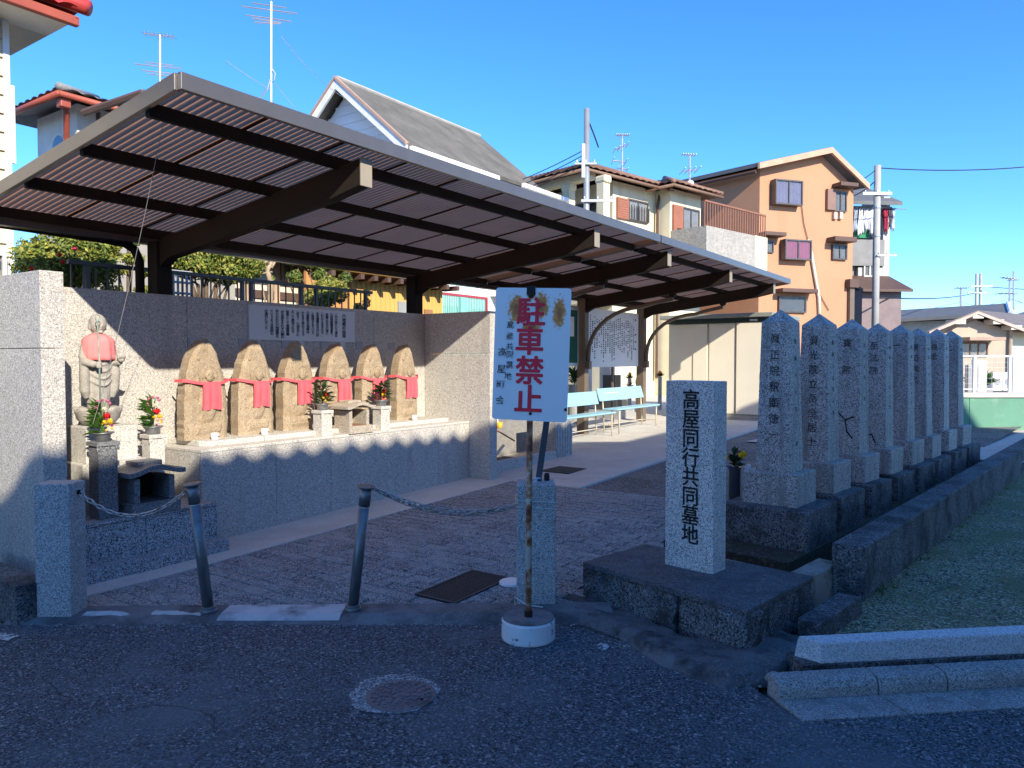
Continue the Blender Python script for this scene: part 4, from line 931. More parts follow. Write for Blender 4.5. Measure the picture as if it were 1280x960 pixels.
# ---- standing statue
sc_o = P(2.95, -6.0, .42)
pd = thing("statue_pedestal", "two-tier granite pedestal under the standing statue", "pedestal", sc_o)
MB().ub(2.70, 3.20, -6.25, -5.745, .418, .80).build("lower_block", G_slab, pd, bevel=.005)
MB().ub(2.755, 3.15, -6.20, -5.805, .80, 1.068).build("upper_block", G_slab, pd, bevel=.005)
SU, SN, SZ = 2.955, -6.02, 1.068
s0 = P(SU, SN, SZ); stt = thing("stone_statue", "standing grey stone monk statue with pink bib and staff on a lotus base", "statue", s0)
A = (P(1, 0), P(0, 1), ZUP)
def SP(x, y, z): return P(SU + x, SN + y, SZ + z)      # x along the wall, y toward the viewer
m = MB(); rings = []; seg = 32
for rr, z in ((.075, 0), (.115, .012), (.15, .05), (.165, .095), (.172, .125), (.15, .128), (.11, .12)):
    rings.append([SP((rr + .010 * abs(math.sin(4 * a)) * (z / .12)) * math.cos(a), (rr + .010 * abs(math.sin(4 * a)) * (z / .12)) * .82 * math.sin(a), z + .02 * abs(math.sin(4 * a)) * (z > .09)) for a in [2 * math.pi * k / seg for k in range(seg)]])
fs = []
for i in range(len(rings) - 1):
    for k in range(seg): fs.append((i * seg + k, i * seg + (k + 1) % seg, (i + 1) * seg + (k + 1) % seg, (i + 1) * seg + k))
fs += [list(range(seg))[::-1], list(range((len(rings) - 1) * seg, len(rings) * seg))]
m.add([q for g in rings for q in g], fs).build("lotus_base", S_statue, stt, smooth=True)
m = MB()
def body(rows, seg=28, folds=0):
    vs = []; fs = []
    for (z, rx, ry, x0, y0) in rows:
        for k in range(seg):
            a = 2 * math.pi * k / seg; f = 1 + folds * .035 * math.sin(a * 9 + z * 20) * (1 if z < .5 else .4)
            vs.append(SP(x0 + rx * math.cos(a) * f, y0 + ry * math.sin(a) * f, z))
    for i in range(len(rows) - 1):
        for k in range(seg): fs.append((i * seg + k, i * seg + (k + 1) % seg, (i + 1) * seg + (k + 1) % seg, (i + 1) * seg + k))
    fs += [list(range(seg))[::-1], list(range((len(rows) - 1) * seg, len(rows) * seg))]
    m.add(vs, fs)
body([(.11, .075, .06, 0, 0), (.20, .085, .065, 0, 0), (.32, .098, .075, 0, 0), (.45, .105, .082, 0, 0), (.56, .115, .085, 0, 0), (.63, .118, .08, 0, 0), (.675, .095, .065, 0, 0), (.70, .04, .042, 0, .004), (.74, .036, .038, 0, .01)], folds=1)
m.ball(SP(0, .012, .795), .064, .066, .080, 18, 14, A)
m.ball(SP(0, .072, .775), .010, .014, .018, 8, 6, A); m.ball(SP(0, .066, .752), .018, .008, .005, 8, 5, A); m.ball(SP(0, .058, .730), .022, .014, .012, 8, 6, A)
for s_ in (-1, 1):
    m.ball(SP(s_ * .061, .005, .775), .009, .016, .032, 8, 6, A); m.ball(SP(s_ * .023, .066, .797), .014, .007, .004, 8, 5, A)
    m.tube([SP(s_ * .088, .0, .635), SP(s_ * .118, .015, .54), SP(s_ * .105, .07, .475)], [.034, .032, .028], 12)           # upper arm and forearm
    m.tube([SP(s_ * .118, .03, .53), SP(s_ * .118, .035, .40), SP(s_ * .112, .025, .27), SP(s_ * .098, .02, .215)], [.032, .036, .036, .018], 12)   # hanging sleeve
m.tube([SP(-.125, .05, .50), SP(-.075, .115, .475)], [.034, .026], 12); m.ball(SP(-.06, .13, .475), .024, .022, .026, 10, 8, A)         # staff hand
m.tube([SP(.12, .05, .49), SP(.125, .10, .50)], [.034, .026], 12); m.ball(SP(.125, .12, .515), .027, .024, .024, 10, 8, A)              # raised hand
for k in range(4): m.tube([SP(-.078 + .0 * k, .142, .492 - k * .012), SP(-.055, .154, .490 - k * .012), SP(-.038, .140, .490 - k * .012)], .0075, 6)
for k in range(4): m.tube([SP(.104 + k * .013, .128, .525), SP(.105 + k * .013, .146, .535), SP(.106 + k * .013, .144, .548)], .0068, 6)
m.tube([SP(.10, .118, .52), SP(.092, .132, .535)], .008, 6); m.tube([SP(-.05, .13, .50), SP(-.048, .142, .508)], .008, 6)
for k in range(5):   # curved robe folds across the front
    z = .30 + k * .055; m.tube([SP(-.085 + .02 * t_ / 1, .058 + .030 * math.sin(math.pi * t_ / 8), z + .05 - .085 * math.sin(math.pi * t_ / 8)) if False else SP(-.085 + .170 * t_ / 8, .045 + .040 * math.sin(math.pi * t_ / 8), z + .06 - .05 * math.sin(math.pi * t_ / 8)) for t_ in range(9)], .0085, 6)
fig = m.build("figure", S_statue, stt, smooth=True)
rmm = fig.modifiers.new("remesh", 'REMESH'); rmm.mode = 'VOXEL'; rmm.voxel_size = .0055; rmm.use_smooth_shade = True
smo = fig.modifiers.new("smooth", 'SMOOTH'); smo.factor = .5; smo.iterations = 2
# bib wrapped round the shoulders
vs = []; fs = []; na, nz_ = 40, 8
for j in range(nz_ + 1):
    t = j / nz_
    for i in range(na + 1):
        a = math.radians(-35 + 250 * i / na); q_ = min(1, t / .3); rr = .046 + .070 * q_ + .014 * t; f = .006 * math.sin(a * 11) * t + .004 * math.sin(a * 5 + 1)
        vs.append(SP((rr + f) * math.cos(a), .012 + (rr * .78 + f) * math.sin(a) * (1 if math.sin(a) > 0 else .8), .722 - .045 * q_ - .155 * max(0, (t - .3) / .7) - .012 * max(0, math.sin(a)) * t))
for j in range(nz_):
    for i in range(na): a = j * (na + 1) + i; fs.append((a, a + 1, a + na + 2, a + na + 1))
bb_ = MB().add(vs, fs).build("bib", BIB2, stt, smooth=True); sdm = bb_.modifiers.new("thick", 'SOLIDIFY'); sdm.thickness = .004
stf = MB(); stf.tube([SP(-.055, .145, .06), SP(-.058, .147, .47), SP(-.062, .138, .80)], .0065, 8); stf.ball(SP(-.062, .138, .812), .013, .008, .02, 8, 6, A)
stf.tube([SP(-.062 + .019 * math.cos(k * math.pi / 6), .138, .835 + .022 * math.sin(k * math.pi / 6)) for k in range(13)], .003, 5)
stf.build("staff", M("verdigris_staff", (.26, .33, .30), .6, .3, var=.25, vscale=20), stt, smooth=True)

# ---- text board on the wall
wb = thing("text_board", "pale grey board of brush-written text on the granite wall", "board", P(5.28, -6.349, 1.78))
MB().ub(4.575, 5.98, -6.354, -6.335, 1.782, 2.128).build("board", M("pale_board", (.60, .61, .63), .5, var=.03), wb, bevel=.002)
for uc in (4.66, 5.22, 5.80): MB().ub(uc - .04, uc + .04, -6.353, -6.340, 1.70, 1.782).build("support_tab", M("board_tab", (.50, .50, .52), .5), wb)
cols_ = ["この六体という事は", "六道地獄餓鬼畜生", "修羅人天の六道に", "これから生まれる、", "末世濁悪の今日に於", "と救済するという", "六道能化の地蔵は", "せまき人界のうちで", "はなく、六道全てに", "おいて救済される", "信者として地蔵菩薩", "がお姿をそれぞれ顕れ", "あらわれた六地蔵尊な", "というような信仰の", "が通行になった、"]
mb = MB()
for k, t in enumerate("六地蔵の由来"): write(mb, t, P(5.815, -6.333, 2.075 - .045 * k), P(1, 0), ZUP, .048, .1, .02, 1.25)
for c, t in enumerate(cols_):
    u_ = 5.70 - c * .066; write(mb, t, P(u_, -6.333, 2.085 - .004 * (c % 3)), P(1, 0), ZUP, .032, .268 / 9.2, .015, 1.35)
stuff(mb.build("lettering", BLACK, wb))

# ================================================================== railing and garden behind the wall
ra = thing("railing", "slate-grey metal railing standing behind the granite wall", "railing", P(5, -6.95, 1.55))
MB().ub(3.17, 6.86, -6.975, -6.93, 2.425, 2.462).build("top_rail", RAIL, ra, bevel=.004); MB().ub(3.17, 6.86, -6.965, -6.94, 1.70, 1.73).build("bottom_rail", RAIL, ra)
bar0 = None; k = 0; u_ = 3.20
while u_ < 6.85:
    if bar0 is None: bar0 = MB().ub(u_ - .006, u_ + .006, -6.958, -6.946, 1.72, 2.43).build("bar", RAIL, ra); b0u = u_
    else: share("bar", bar0, ra, P(u_ - b0u, 0, 0))
    u_ += .105
for u_ in (3.34, 4.06, 4.94, 5.05, 5.73, 5.95, 6.75): MB().ub(u_ - .018, u_ + .018, -6.975, -6.935, 1.55, 2.45).build("post", RAIL, ra, bevel=.004)
GREEN = [M("sunlit_leaf_%d" % k, c, .5, var=.35, vscale=12, trans=.25) for k, c in enumerate(((.20, .25, .045), (.12, .18, .035), (.34, .32, .06), (.075, .11, .03)))]
BARK = M("bark", (.12, .085, .06), .9, var=.3, vscale=20, bump=(30, .8, .01))
BARKP = M("pale_bark", (.36, .28, .19), .9, var=.25, vscale=14, bump=(30, .6, .01))
def foliage(m, c, rx, ry, rz, n, ls, hollow=.45):
    for k in range(n):
        d = V((R.gauss(0, 1), R.gauss(0, 1), R.gauss(0, 1))).normalized(); rr = (hollow + (1 - hollow) * R.random() ** .5)
        bmp = 1 + .22 * noise.noise(d * 2.3 + c)
        p = c + V((d.x * rx, d.y * ry, d.z * rz)) * rr * bmp
        nn = (d + V((R.gauss(0, .6), R.gauss(0, .6), R.gauss(.3, .6)))).normalized(); t = nn.cross(V((R.random() - .5, R.random() - .5, R.random() - .5))).normalized(); b = nn.cross(t); s_ = ls * R.uniform(.6, 1.25)
        m.add([p - t * s_, p + b * s_ * .45 - nn * s_ * .1, p + t * s_, p - b * s_ * .45 - nn * s_ * .1], [(0, 1, 2, 3)])
def bush(name, label, cat, blobs, trunk_base, ls=.03, dens=1.0, trunks=(), mats=(0, 1), group=None, bark=None):
    r = thing(name, label, cat, trunk_base, group)
    m = MB()
    for tr, rad in trunks: m.tube(tr, [rad * (1 - .5 * i / (len(tr) - 1)) for i in range(len(tr))], 7)
    if not trunks: m.tube([V(trunk_base), V(blobs[0][0])], [.035, .012], 7)
    for b in blobs: m.tube([V(trunk_base) + V((0, 0, max(.02, (b[0].z - trunk_base[2]) * .45))), b[0]], [.016, .006], 5)
    m.build("trunk", bark or BARK, r, smooth=True)
    for q, mi in enumerate(mats):
        m = MB()
        for (c, rx, ry, rz) in blobs:
            n = int(2.0e3 * dens * (rx * rz + rx * ry + ry * rz) / .3 / len(mats)); foliage(m, c, rx, ry, rz, max(n, 20), ls)
        m.build("crown" if q == 0 else "crown_highlights" if False else "crown", GREEN[mi], r)
    return r
def np_(px, py, n):
    """point seen at a pixel on the plane n = const (parallel to the shrine wall)"""
    d = ray(px, py); nd = d.x * NX + d.y * NY; t = n / nd; return V((d.x * t, d.y * t, CAMZ + d.z * t))
TZ = 1.55
def bpx(l, n): return [(np_(x, y, n_ if n_ else n), rx, ry, rz) for x, y, rx, ry, rz, n_ in l]
def base_of(p): return V((p.x, p.y, TZ))
bl_ = bpx([(45, 325, .20, .25, .20, 0), (75, 318, .26, .3, .22, 0), (110, 312, .26, .3, .24, 0), (62, 338, .3, .3, .2, 0), (110, 335, .3, .3, .2, 0)], -7.45)
cm = bush("camellia_bush", "camellia bush with red blooms behind the end of the granite wall", "bush", bl_, base_of(np_(80, 330, -7.5)), .028, 1.3, mats=(0, 1, 2))
for x, y in ((93, 311), (75, 319), (40, 336), (78, 327)): blossom(np_(x, y, -7.14), .030, F_RED if y > 315 else fl("camellia_pink", (.65, .05, .12)), cm, 24)
bush("round_shrub", "small yellow-green rounded shrub beside the camellia bush", "shrub", bpx([(133, 311, .14, .14, .13, 0)], -7.4), base_of(np_(133, 320, -7.4)), .024, 2, mats=(0, 2), group="clipped garden shrubs")
bush("cloud_pine", "cloud-pruned shrub of small leaf pads seen through the railing", "shrub", bpx([(160, 303, .13, .12, .045, 0), (166, 324, .12, .12, .07, 0), (148, 338, .10, .1, .05, 0), (182, 340, .09, .1, .05, 0), (140, 362, .10, .1, .05, 0), (180, 362, .10, .1, .05, 0)], -7.7), base_of(np_(160, 350, -7.7)), .022, 2.4, mats=(1, 2), group="clipped garden shrubs")
tb = base_of(np_(255, 372, -7.8)); tc_ = np_(262, 342, -7.8)
tk = [([tb, tb.lerp(np_(240, 345, -7.8), .6), np_(235, 330, -7.8)], .03), ([tb, np_(258, 352, -7.8), np_(262, 325, -7.8)], .032), ([tb, np_(272, 352, -7.8), np_(295, 330, -7.8)], .028), ([tb, np_(248, 356, -7.8), np_(222, 340, -7.8)], .022), ([tb, np_(285, 358, -7.8), np_(308, 338, -7.8)], .02)]
bush("broadleaf_tree", "dense yellow-green clipped tree with spreading stems behind the railing", "tree", bpx([(225, 316, .26, .3, .22, 0), (252, 312, .32, .34, .25, 0), (285, 316, .32, .34, .25, 0), (308, 326, .20, .3, .26, 0), (240, 332, .3, .3, .15, 0), (280, 340, .28, .3, .14, 0)], -7.8), tb, .030, 1.5, trunks=tk, mats=(0, 2, 1))
b0 = base_of(np_(336, 375, -7.9))
bush("gnarled_tree", "bare gnarled pale tree trunk with lopped branches behind the railing", "tree", bpx([(322, 332, .12, .1, .05, 0), (340, 348, .04, .04, .03, 0)], -7.9), b0, .02, 1.5, mats=(0,), bark=BARKP,
     trunks=[([b0, np_(338, 352, -7.9), np_(334, 338, -7.9), np_(340, 326, -7.9)], .045), ([np_(338, 345, -7.9), np_(330, 330, -7.9), np_(338, 318, -7.9)], .026), ([np_(339, 335, -7.9), np_(347, 322, -7.9)], .022), ([np_(336, 330, -7.9), np_(327, 318, -7.9)], .018), ([np_(340, 340, -7.9), np_(312, 344, -7.9)], .014)])
b0 = base_of(np_(400, 372, -8.1))
bush("cloud_pine", "cloud-pruned tree with tiered dark leaf pads beside the orange wall", "tree", bpx([(368, 326, .16, .14, .06, 0), (396, 325, .22, .16, .05, 0), (368, 346, .11, .11, .09, 0), (397, 342, .12, .12, .10, 0), (432, 348, .10, .1, .09, 0), (385, 332, .14, .14, .05, 0)], -8.1), b0, .022, 2.6, mats=(3, 1, 0),
     trunks=[([b0, np_(398, 358, -8.1), np_(402, 345, -8.1), np_(396, 330, -8.1)], .04), ([np_(400, 352, -8.1), np_(380, 335, -8.1), np_(368, 330, -8.1)], .018), ([np_(400, 350, -8.1), np_(420, 352, -8.1), np_(432, 350, -8.1)], .018), ([np_(404, 340, -8.1), np_(415, 330, -8.1)], .015), ([b0, np_(360, 350, -8.1), np_(376, 334, -8.1)], .014)], group="clipped garden shrubs")
bush("round_shrub", "bright clipped shrub behind the far end of the railing", "shrub", bpx([(412, 364, .25, .22, .19, 0), (400, 372, .22, .2, .15, 0)], -7.5), base_of(np_(410, 380, -7.5)), .026, 1.6, mats=(2, 0), group="clipped garden shrubs")
bush("round_shrub", "low leafy plant at the foot of the orange wall behind the railing", "shrub", bpx([(448, 384, .08, .08, .06, 0), (458, 378, .05, .05, .08, 0)], -7.3), base_of(np_(450, 388, -7.3)), .022, 2, mats=(1,), group="clipped garden shrubs")
la = thing("lattice_screen", "grey lattice screen behind the railing under the clipped tree", "screen", np_(226, 366, -7.3))
pa, pb = np_(212, 338, -7.3), np_(240, 341, -7.3); ua = toun(pa)[0]; ub2 = toun(pb)[0]
zt = pa.z
sl0 = None
for k in range(9):
    z = 1.6 + k * (zt - 1.6) / 8
    if sl0 is None: sl0 = MB().ub(ua, ub2, -7.31, -7.295, z - .012, z + .012).build("slat", M("lattice_grey", (.42, .44, .48), .6), la); z00 = z
    else: share("slat", sl0, la, V((0, 0, z - z00)))
for k in range(6):
    u_ = ua + (ub2 - ua) * k / 5; MB().ub(u_ - .01, u_ + .01, -7.325, -7.31, 1.56, zt).build("slat", sl0.data.materials[0], la)

# ================================================================== under the second shelter
SKYB = M("pale_blue_bench_paint", (.27, .50, .62), .45, var=.06, vscale=8, stain=(20, (.45, .62, .66), .62, .8)); LEGM = M("cream_rusty_tube", (.55, .50, .40), .5, .2, stain=(14, (.35, .17, .04), .55, .7))
def bench(u0, u1, label):
    zb = zg((u0 + u1) / 2) + .02; r = thing("bench", label, "bench", P((u0 + u1) / 2, -6.2, zb), "pale blue benches in a row")
    MB().ub(u0, u1, -6.32, -6.02, zb + .415, zb + .445).build("seat", SKYB, r, bevel=.012)
    m = MB(); m.box8([P(u0, -6.40, zb + .57), P(u1, -6.40, zb + .57), P(u1, -6.37, zb + .57), P(u0, -6.37, zb + .57), P(u0, -6.47, zb + .80), P(u1, -6.47, zb + .80), P(u1, -6.44, zb + .80), P(u0, -6.44, zb + .80)])
    m.build("backrest", SKYB, r, bevel=.008)
    m = MB(); need("清涼飲料", 0)
    for k in range(9): m.frame(P(u0 + .25 + k * .06, -6.372 - .06, zb + .70), P(1, 0), P(0, 1), ZUP, 0, .045, .018, .022, 0, .018)
    m.build("worn_print", M("worn_white_print", (.55, .68, .72), .6), r)
    for u_ in (u0 + .14, u1 - .10):
        for n_, top in ((-6.06, .42), (-6.36, .62)):
            MB().tube([P(u_, n_ - .0, zb - .01), P(u_, n_ - (.04 if top > .5 else 0), zb + top)], .013, 8).build("leg", LEGM, r, smooth=True)
        MB().tube([P(u_, -6.06, zb + .13), P(u_, -6.36, zb + .13)], .010, 6).build("stretcher", LEGM, r)
    MB().tube([P(u0 + .14, -6.36, zb + .13), P(u1 - .10, -6.36, zb + .13)], .010, 6).build("stretcher", LEGM, r)
bench(10.10, 11.95, "pale blue bench half hidden behind the no-parking sign")
bench(12.0, 13.87, "pale blue bench in sunlight before the white information board")
ib = thing("information_board", "white information board of small black text between two brown columns", "board", P(13.15, -6.70, 1.44))
MB().ub(12.03, 14.27, -6.72, -6.69, 1.445, 2.54).build("board", M("white_board", (.74, .75, .75), .5, var=.02), ib, bevel=.003)
for u_ in (13.2,): MB().ub(u_ - .02, u_ + .02, -6.76, -6.722, zg(13), 2.4).build("rear_post", BRONZE2, ib)
mb = MB(); dm = M("small_black_print", (.025, .025, .025), .6)
for c in range(23):
    u_ = 14.13 - c * .088; z = 2.42 - (.0 if c < 2 else R.uniform(0, .12)); ln_ = R.uniform(.55, .9) if c not in (0,) else .62
    while z > 2.42 - ln_:
        s_ = .034 if c == 0 else R.uniform(.018, .028)
        if R.random() < .84: mb.ub(u_ - s_ * .8, u_ + s_ * .8, -6.689, -6.687, z - s_, z)
        z -= .15 if c == 0 else .040
stuff(mb.build("small_print", dm, ib))
nb_ = thing("notice_board", "green-backed notice board with glass front beside the brown column", "board", P(11.2, -6.70, 1.45))
MB().ub(10.35, 11.76, -6.74, -6.69, 1.47, 2.55).build("case", M("aluminium_case", (.45, .46, .46), .4, .5), nb_, bevel=.004)
MB().ub(10.40, 11.71, -6.689, -6.684, 1.53, 2.47).build("green_backing", M("green_felt", (.01, .075, .045), .85), nb_)
MB().ub(10.5, 11.15, -6.683, -6.680, 1.7, 2.4).build("notice_paper", M("notice_paper", (.6, .6, .56), .8), nb_)
MB().ub(11.42, 11.58, -6.683, -6.680, 2.0, 2.35).build("notice_paper", bpy.data.materials["notice_paper"], nb_)
for u_ in (10.5,): MB().ub(u_ - .02, u_ + .02, -6.78, -6.742, zg(11), 2.4).build("rear_post", BRONZE2, nb_)
# ---- steel shed
SHC = M("cream_shed_steel", (.74, .69, .56), .45, var=.03, vscale=2); SHD = M("shed_dark_band", (.02, .04, .035), .5); SHT = M("shed_grey_green_top", (.24, .26, .23), .5)
zs0 = zg(15.6) + .02; sd_ = thing("steel_shed", "cream steel storage shed with a dark band under its roof", "shed", P(16.6, -5.5, zs0))
MB().ub(15.66, 17.6, -6.60, -4.40, zs0 + .10, 2.50).build("body", SHC, sd_, bevel=.006)
MB().ub(15.60, 17.64, -6.63, -4.37, zs0 - .02, zs0 + .10).build("base_frame", M("shed_base", (.36, .34, .28), .6), sd_)
for a, b, dd in ((-6.52, -6.02, 0), (-6.015, -5.70, .02), (-5.66, -5.10, .0), (-5.06, -4.42, .03)): MB().ub(15.625 - dd, 15.66, a, b, zs0 + .12, 2.36).build("door_panel", SHC, sd_, bevel=.004)
MB().ub(15.58, 15.66, -6.62, -4.40, 2.37, 2.46).build("header_band", SHD, sd_)
MB().ub(15.50, 17.75, -6.75, -4.30, 2.47, 2.56).build("roof", SHT, sd_, bevel=.01)
MB().ub(15.575, 15.5795, -4.78, -4.62, 2.39, 2.43).build("maker_plate", M("maker_plate", (.6, .6, .58), .5), sd_)
MB().ub(15.585, 15.60, -4.56, -4.49, 1.18, 1.31).build("handle", M("handle_grey", (.3, .3, .28), .4), sd_, bevel=.003)
# ---- washing place between the altar wall and the grooved stone
wc = thing("basin_curb", "low granite curb fronting the gravel water place", "curb", P(8.2, -5.57, zg(8.2)))
MB().ub(7.35, 9.10, -5.64, -5.54, zg(7.4) - .02, zg(8.2) + .15).build("curb", G_wall, wc, bevel=.006)
gb = thing("grooved_stone", "grooved grey stone block at the end of the water place", "stone block", P(9.3, -5.75, zg(9.3)))
MB().ub(9.10, 9.56, -6.0, -5.545, zg(9.3) - .03, .70).build("block", G_post, gb, bevel=.006)
for k in range(6): MB().ub(9.13 + k * .072, 9.185 + k * .072, -5.56, -5.530, zg(9.3) + .02, .68).build("rib", G_post, gb, bevel=.004)
bw = thing("basin_wall", "grey stone back wall of the water place with hanging ladles", "wall", P(8.3, -6.4, 0))
MB().ub(7.36, 9.9, -6.46, -6.36, 0, .92).build("wall", M("basin_wall_stone", (.22, .215, .20), .8, stain=(3, (.12, .12, .11), .5, .7), specks=[(100, (.32, .31, .29), .2)]), bw, bevel=.006)
MB().tube([P(7.5, -6.28, .80), P(9.0, -6.28, .80)], .010, 8).build("hanging_rail", STEEL, bw)
for u_ in (7.55, 8.95): MB().tube([P(u_, -6.36, .80), P(u_, -6.28, .80)], .009, 6).build("rail_bracket", STEEL, bw)
for k, (u_, nm, c) in enumerate(((7.78, "orange", (.70, .20, .03)), (8.10, "white", (.7, .7, .66)), (8.36, "yellow", (.78, .50, .05)), (8.46, "amber", (.70, .36, .04)), (8.68, "golden", (.75, .42, .04)))):
    z = zg(u_); r = thing("ladle", nm + " plastic ladle hanging on the rail of the water place", "ladle", P(u_, -6.255, .56), "plastic ladles on the water-place rail")
    mt = M(nm + "_ladle", c, .4); MB().lathe(P(u_, -6.24, .60), [(.035, 0), (.042, .01), (.045, .085), (.041, .085), (.038, .02)], 18).build("cup", mt, r, smooth=True)
    MB().tube([P(u_, -6.272, .66), P(u_, -6.268, .83)], .008, 6).build("handle", WHITE, r)
bk = thing("bucket", "pale green plastic bucket beside the altar's wing wall", "bucket", P(7.56, -5.85, .165))
MB().lathe(P(7.56, -5.85, .16), [(.09, 0), (.095, .01), (.125, .25), (.132, .255), (.132, .268), (.118, .265), (.09, .03)], 30).build("pail", M("pale_bucket", (.50, .53, .46), .5), bk, smooth=True)
MB().tube([P(7.56 + .13 * math.cos(a), -5.85 + .06, .42 - .10 * math.sin(a)) for a in [math.pi * k / 10 for k in range(11)]], .004, 5).build("bail", STEEL, bk)
wj = thing("watering_can", "cream plastic watering can tipped over on the gravel", "watering can", P(8.05, -5.95, .165))
axj = (P(.75, 0, 0) + V((0, 0, .62))).normalized(); cj = P(7.86, -5.93, .27)
MB().lathe(cj, [(.105, 0), (.112, .02), (.112, .20), (.09, .25), (.05, .26)], 26, axj).build("body", M("cream_can", (.56, .50, .36), .5), wj, smooth=True)
MB().tube([cj + axj * .06 + P(.10, 0, -.03), cj + axj * .16 + P(.22, .0, -.06), cj + axj * .24 + P(.30, 0, -.02)], [.03, .024, .02], 12).build("spout", bpy.data.materials["cream_can"], wj, smooth=True)
br = thing("brush", "blue brush with a long brown handle leaning across the bucket", "brush", P(7.5, -5.70, .3))
p0, p1 = np_(613, 533, -5.62), np_(643, 551, -5.60)
MB().tube([p0, p1], .011, 8).build("handle", M("brown_handle", (.36, .15, .06), .5), br); d_ = (p1 - p0).normalized()
MB().lathe(p0 - d_ * .05, [(.03, 0), (.035, .01), (.032, .07), (.012, .09)], 12, d_).build("brush_head", M("blue_plastic", (.03, .20, .62), .4), br, smooth=True)
# ---- graves beyond the benches
GRAVE = [M("grave_grey", (.27, .275, .28), .5, specks=[(180, (.38, .38, .38), .3)]), M("grave_dark", (.06, .065, .07), .3), M("grave_white", (.48, .48, .46), .5)]
for k, (u_, n_, h, w_, mi, lab) in enumerate(((10.9, -8.0, 1.15, .30, 0, "grey gravestone behind the green notice board"), (12.45, -8.1, 1.05, .34, 1, "dark polished gravestone under the information board's near end"), (13.3, -8.6, 1.2, .32, 2, "white gravestone between the two potted plants"), (14.15, -8.9, 1.3, .3, 0, "grey gravestone beneath the information board's far end"), (15.4, -8.0, 1.75, .30, 2, "tall white gravestone beside the cream shed"), (15.9, -8.9, 1.9, .34, 2, "taller white gravestone behind the shed's edge"), (14.85, -7.6, .95, .34, 1, "dark gravestone beside the far brown column"), (11.7, -9.4, 1.2, .34, 2, "pale gravestone glimpsed beside the near brown column"), (13.0, -10.2, 1.4, .34, 0, "tall grey gravestone behind the white one"))):
    z = zg(u_) + .02; r = thing("gravestone", lab, "gravestone", P(u_, n_, z), "gravestones beyond the benches"); mt = GRAVE[mi]
    MB().ub(u_ - w_ * 1.15, u_ + w_ * 1.15, n_ - w_ * 1.1, n_ + w_ * 1.1, z - .02, z + .18).build("base", GRAVE[0], r, bevel=.006)
    MB().ub(u_ - w_ * .75, u_ + w_ * .75, n_ - w_ * .75, n_ + w_ * .75, z + .18, z + .40).build("plinth", mt, r, bevel=.006)
    MB().ub(u_ - w_ * .45, u_ + w_ * .45, n_ - w_ * .45, n_ + w_ * .45, z + .40, z + h).build("shaft", mt, r, bevel=.012)
for u_, n_, lab in ((12.9, -7.75, "dark leafy plant in a pot under the board's near half"), (13.45, -7.75, "dark leafy plant in a pot under the board's middle")):
    z = zg(u_) + .02; r = thing("potted_plant", lab, "plant", P(u_, n_, z), "potted plants among the graves")
    MB().lathe(P(u_, n_, z), [(.13, 0), (.17, .8), (.15, .8)], 16).build("pot", GRAVE[0], r); m = MB()
    for k in range(90):
        d = V((R.gauss(0, .6), R.gauss(0, .6), R.uniform(.3, 1.2))); leaves(m, P(u_, n_, z + .78 + R.random() * .25), d, R.uniform(.14, .26), .04)
    m.build("foliage", LEAFD, r)
for k, (px, py, c, lab) in enumerate(((787, 468, F_YEL, "yellow grave flowers under the information board"), (787, 478, F_RED, "red grave flowers under the information board"), (797, 474, F_YEL, "yellow and red grave flowers beside the far column"), (825, 466, F_ORG, "orange grave flower beside the cream shed"))):
    p = np_(px, py, -7.5 if px > 820 else -8.0); u_ = toun(p)[0]; g0 = V((p.x, p.y, zg(u_) + .02)); r = thing("grave_flowers", lab, "flowers", g0, "flowers on the graves")
    MB().lathe(g0, [(.05, 0), (.05, p.z - g0.z - .12), (.06, p.z - g0.z - .10)], 10).build("vase", STEEL, r)
    blossom(p, .075, c, r, 26); m = MB()
    for j in range(24): leaves(m, p - V((0, 0, .1)), V((R.gauss(0, .7), R.gauss(0, .7), R.uniform(.1, 1))), .14, .04)
    m.build("foliage", LEAFD, r)
for k in range(4):
    p = P(13.75 + k * .12, -9.6, zg(13.9)); r = thing("wooden_stupa", "tall thin wooden grave tablet standing under the board", "grave tablet", p, "thin wooden grave tablets"); MB().ub(13.72 + k * .12, 13.79 + k * .12, -9.61, -9.595, p.z - .02, 1.75).build("board", M("stupa_wood_%d" % k, (.45, .36, .24), .8), r)
# flower vase behind the first pillar
vb = onz(922, 628, .21); vv = thing("grave_flowers", "yellow chrysanthemum with dark leaves beside the first memorial pillar", "flowers", V((vb.x, vb.y + .1, .2)), "flowers by the pillars")
vo = V((vb.x, vb.y + .1, .2))
MB().lathe(vo, [(.055, 0), (.055, .30), (.065, .33), (.06, .34)], 16).build("vase", GRAVE[1], vv, smooth=True); m = MB()
for j in range(60): leaves(m, vo + V((0, 0, .30 + R.random() * .18)), V((R.gauss(0, .8), R.gauss(0, .8), R.uniform(-.1, .9))), R.uniform(.07, .13), .04)
m.build("foliage", LEAFD, vv)
blossom(vo + V((.045, -.09, .47)), .05, F_YEL, vv, 46); blossom(vo + V((-.10, -.04, .43)), .035, F_YEL, vv, 30); blossom(vo + V((-.07, -.07, .34)), .025, fl("violet_petal", (.08, .04, .45)), vv, 20)
gl_ = thing("glass_jar", "small clear glass jar on the first pillar's block", "jar", V((vo.x + .13, vo.y - .0, .2)))
MB().lathe(V((vo.x + .13, vo.y, .2)), [(.03, 0), (.032, .30), (.028, .34), (.02, .36)], 14).build("jar", M("jar_glass", (.6, .65, .7), .1, spec=.8), gl_, smooth=True)
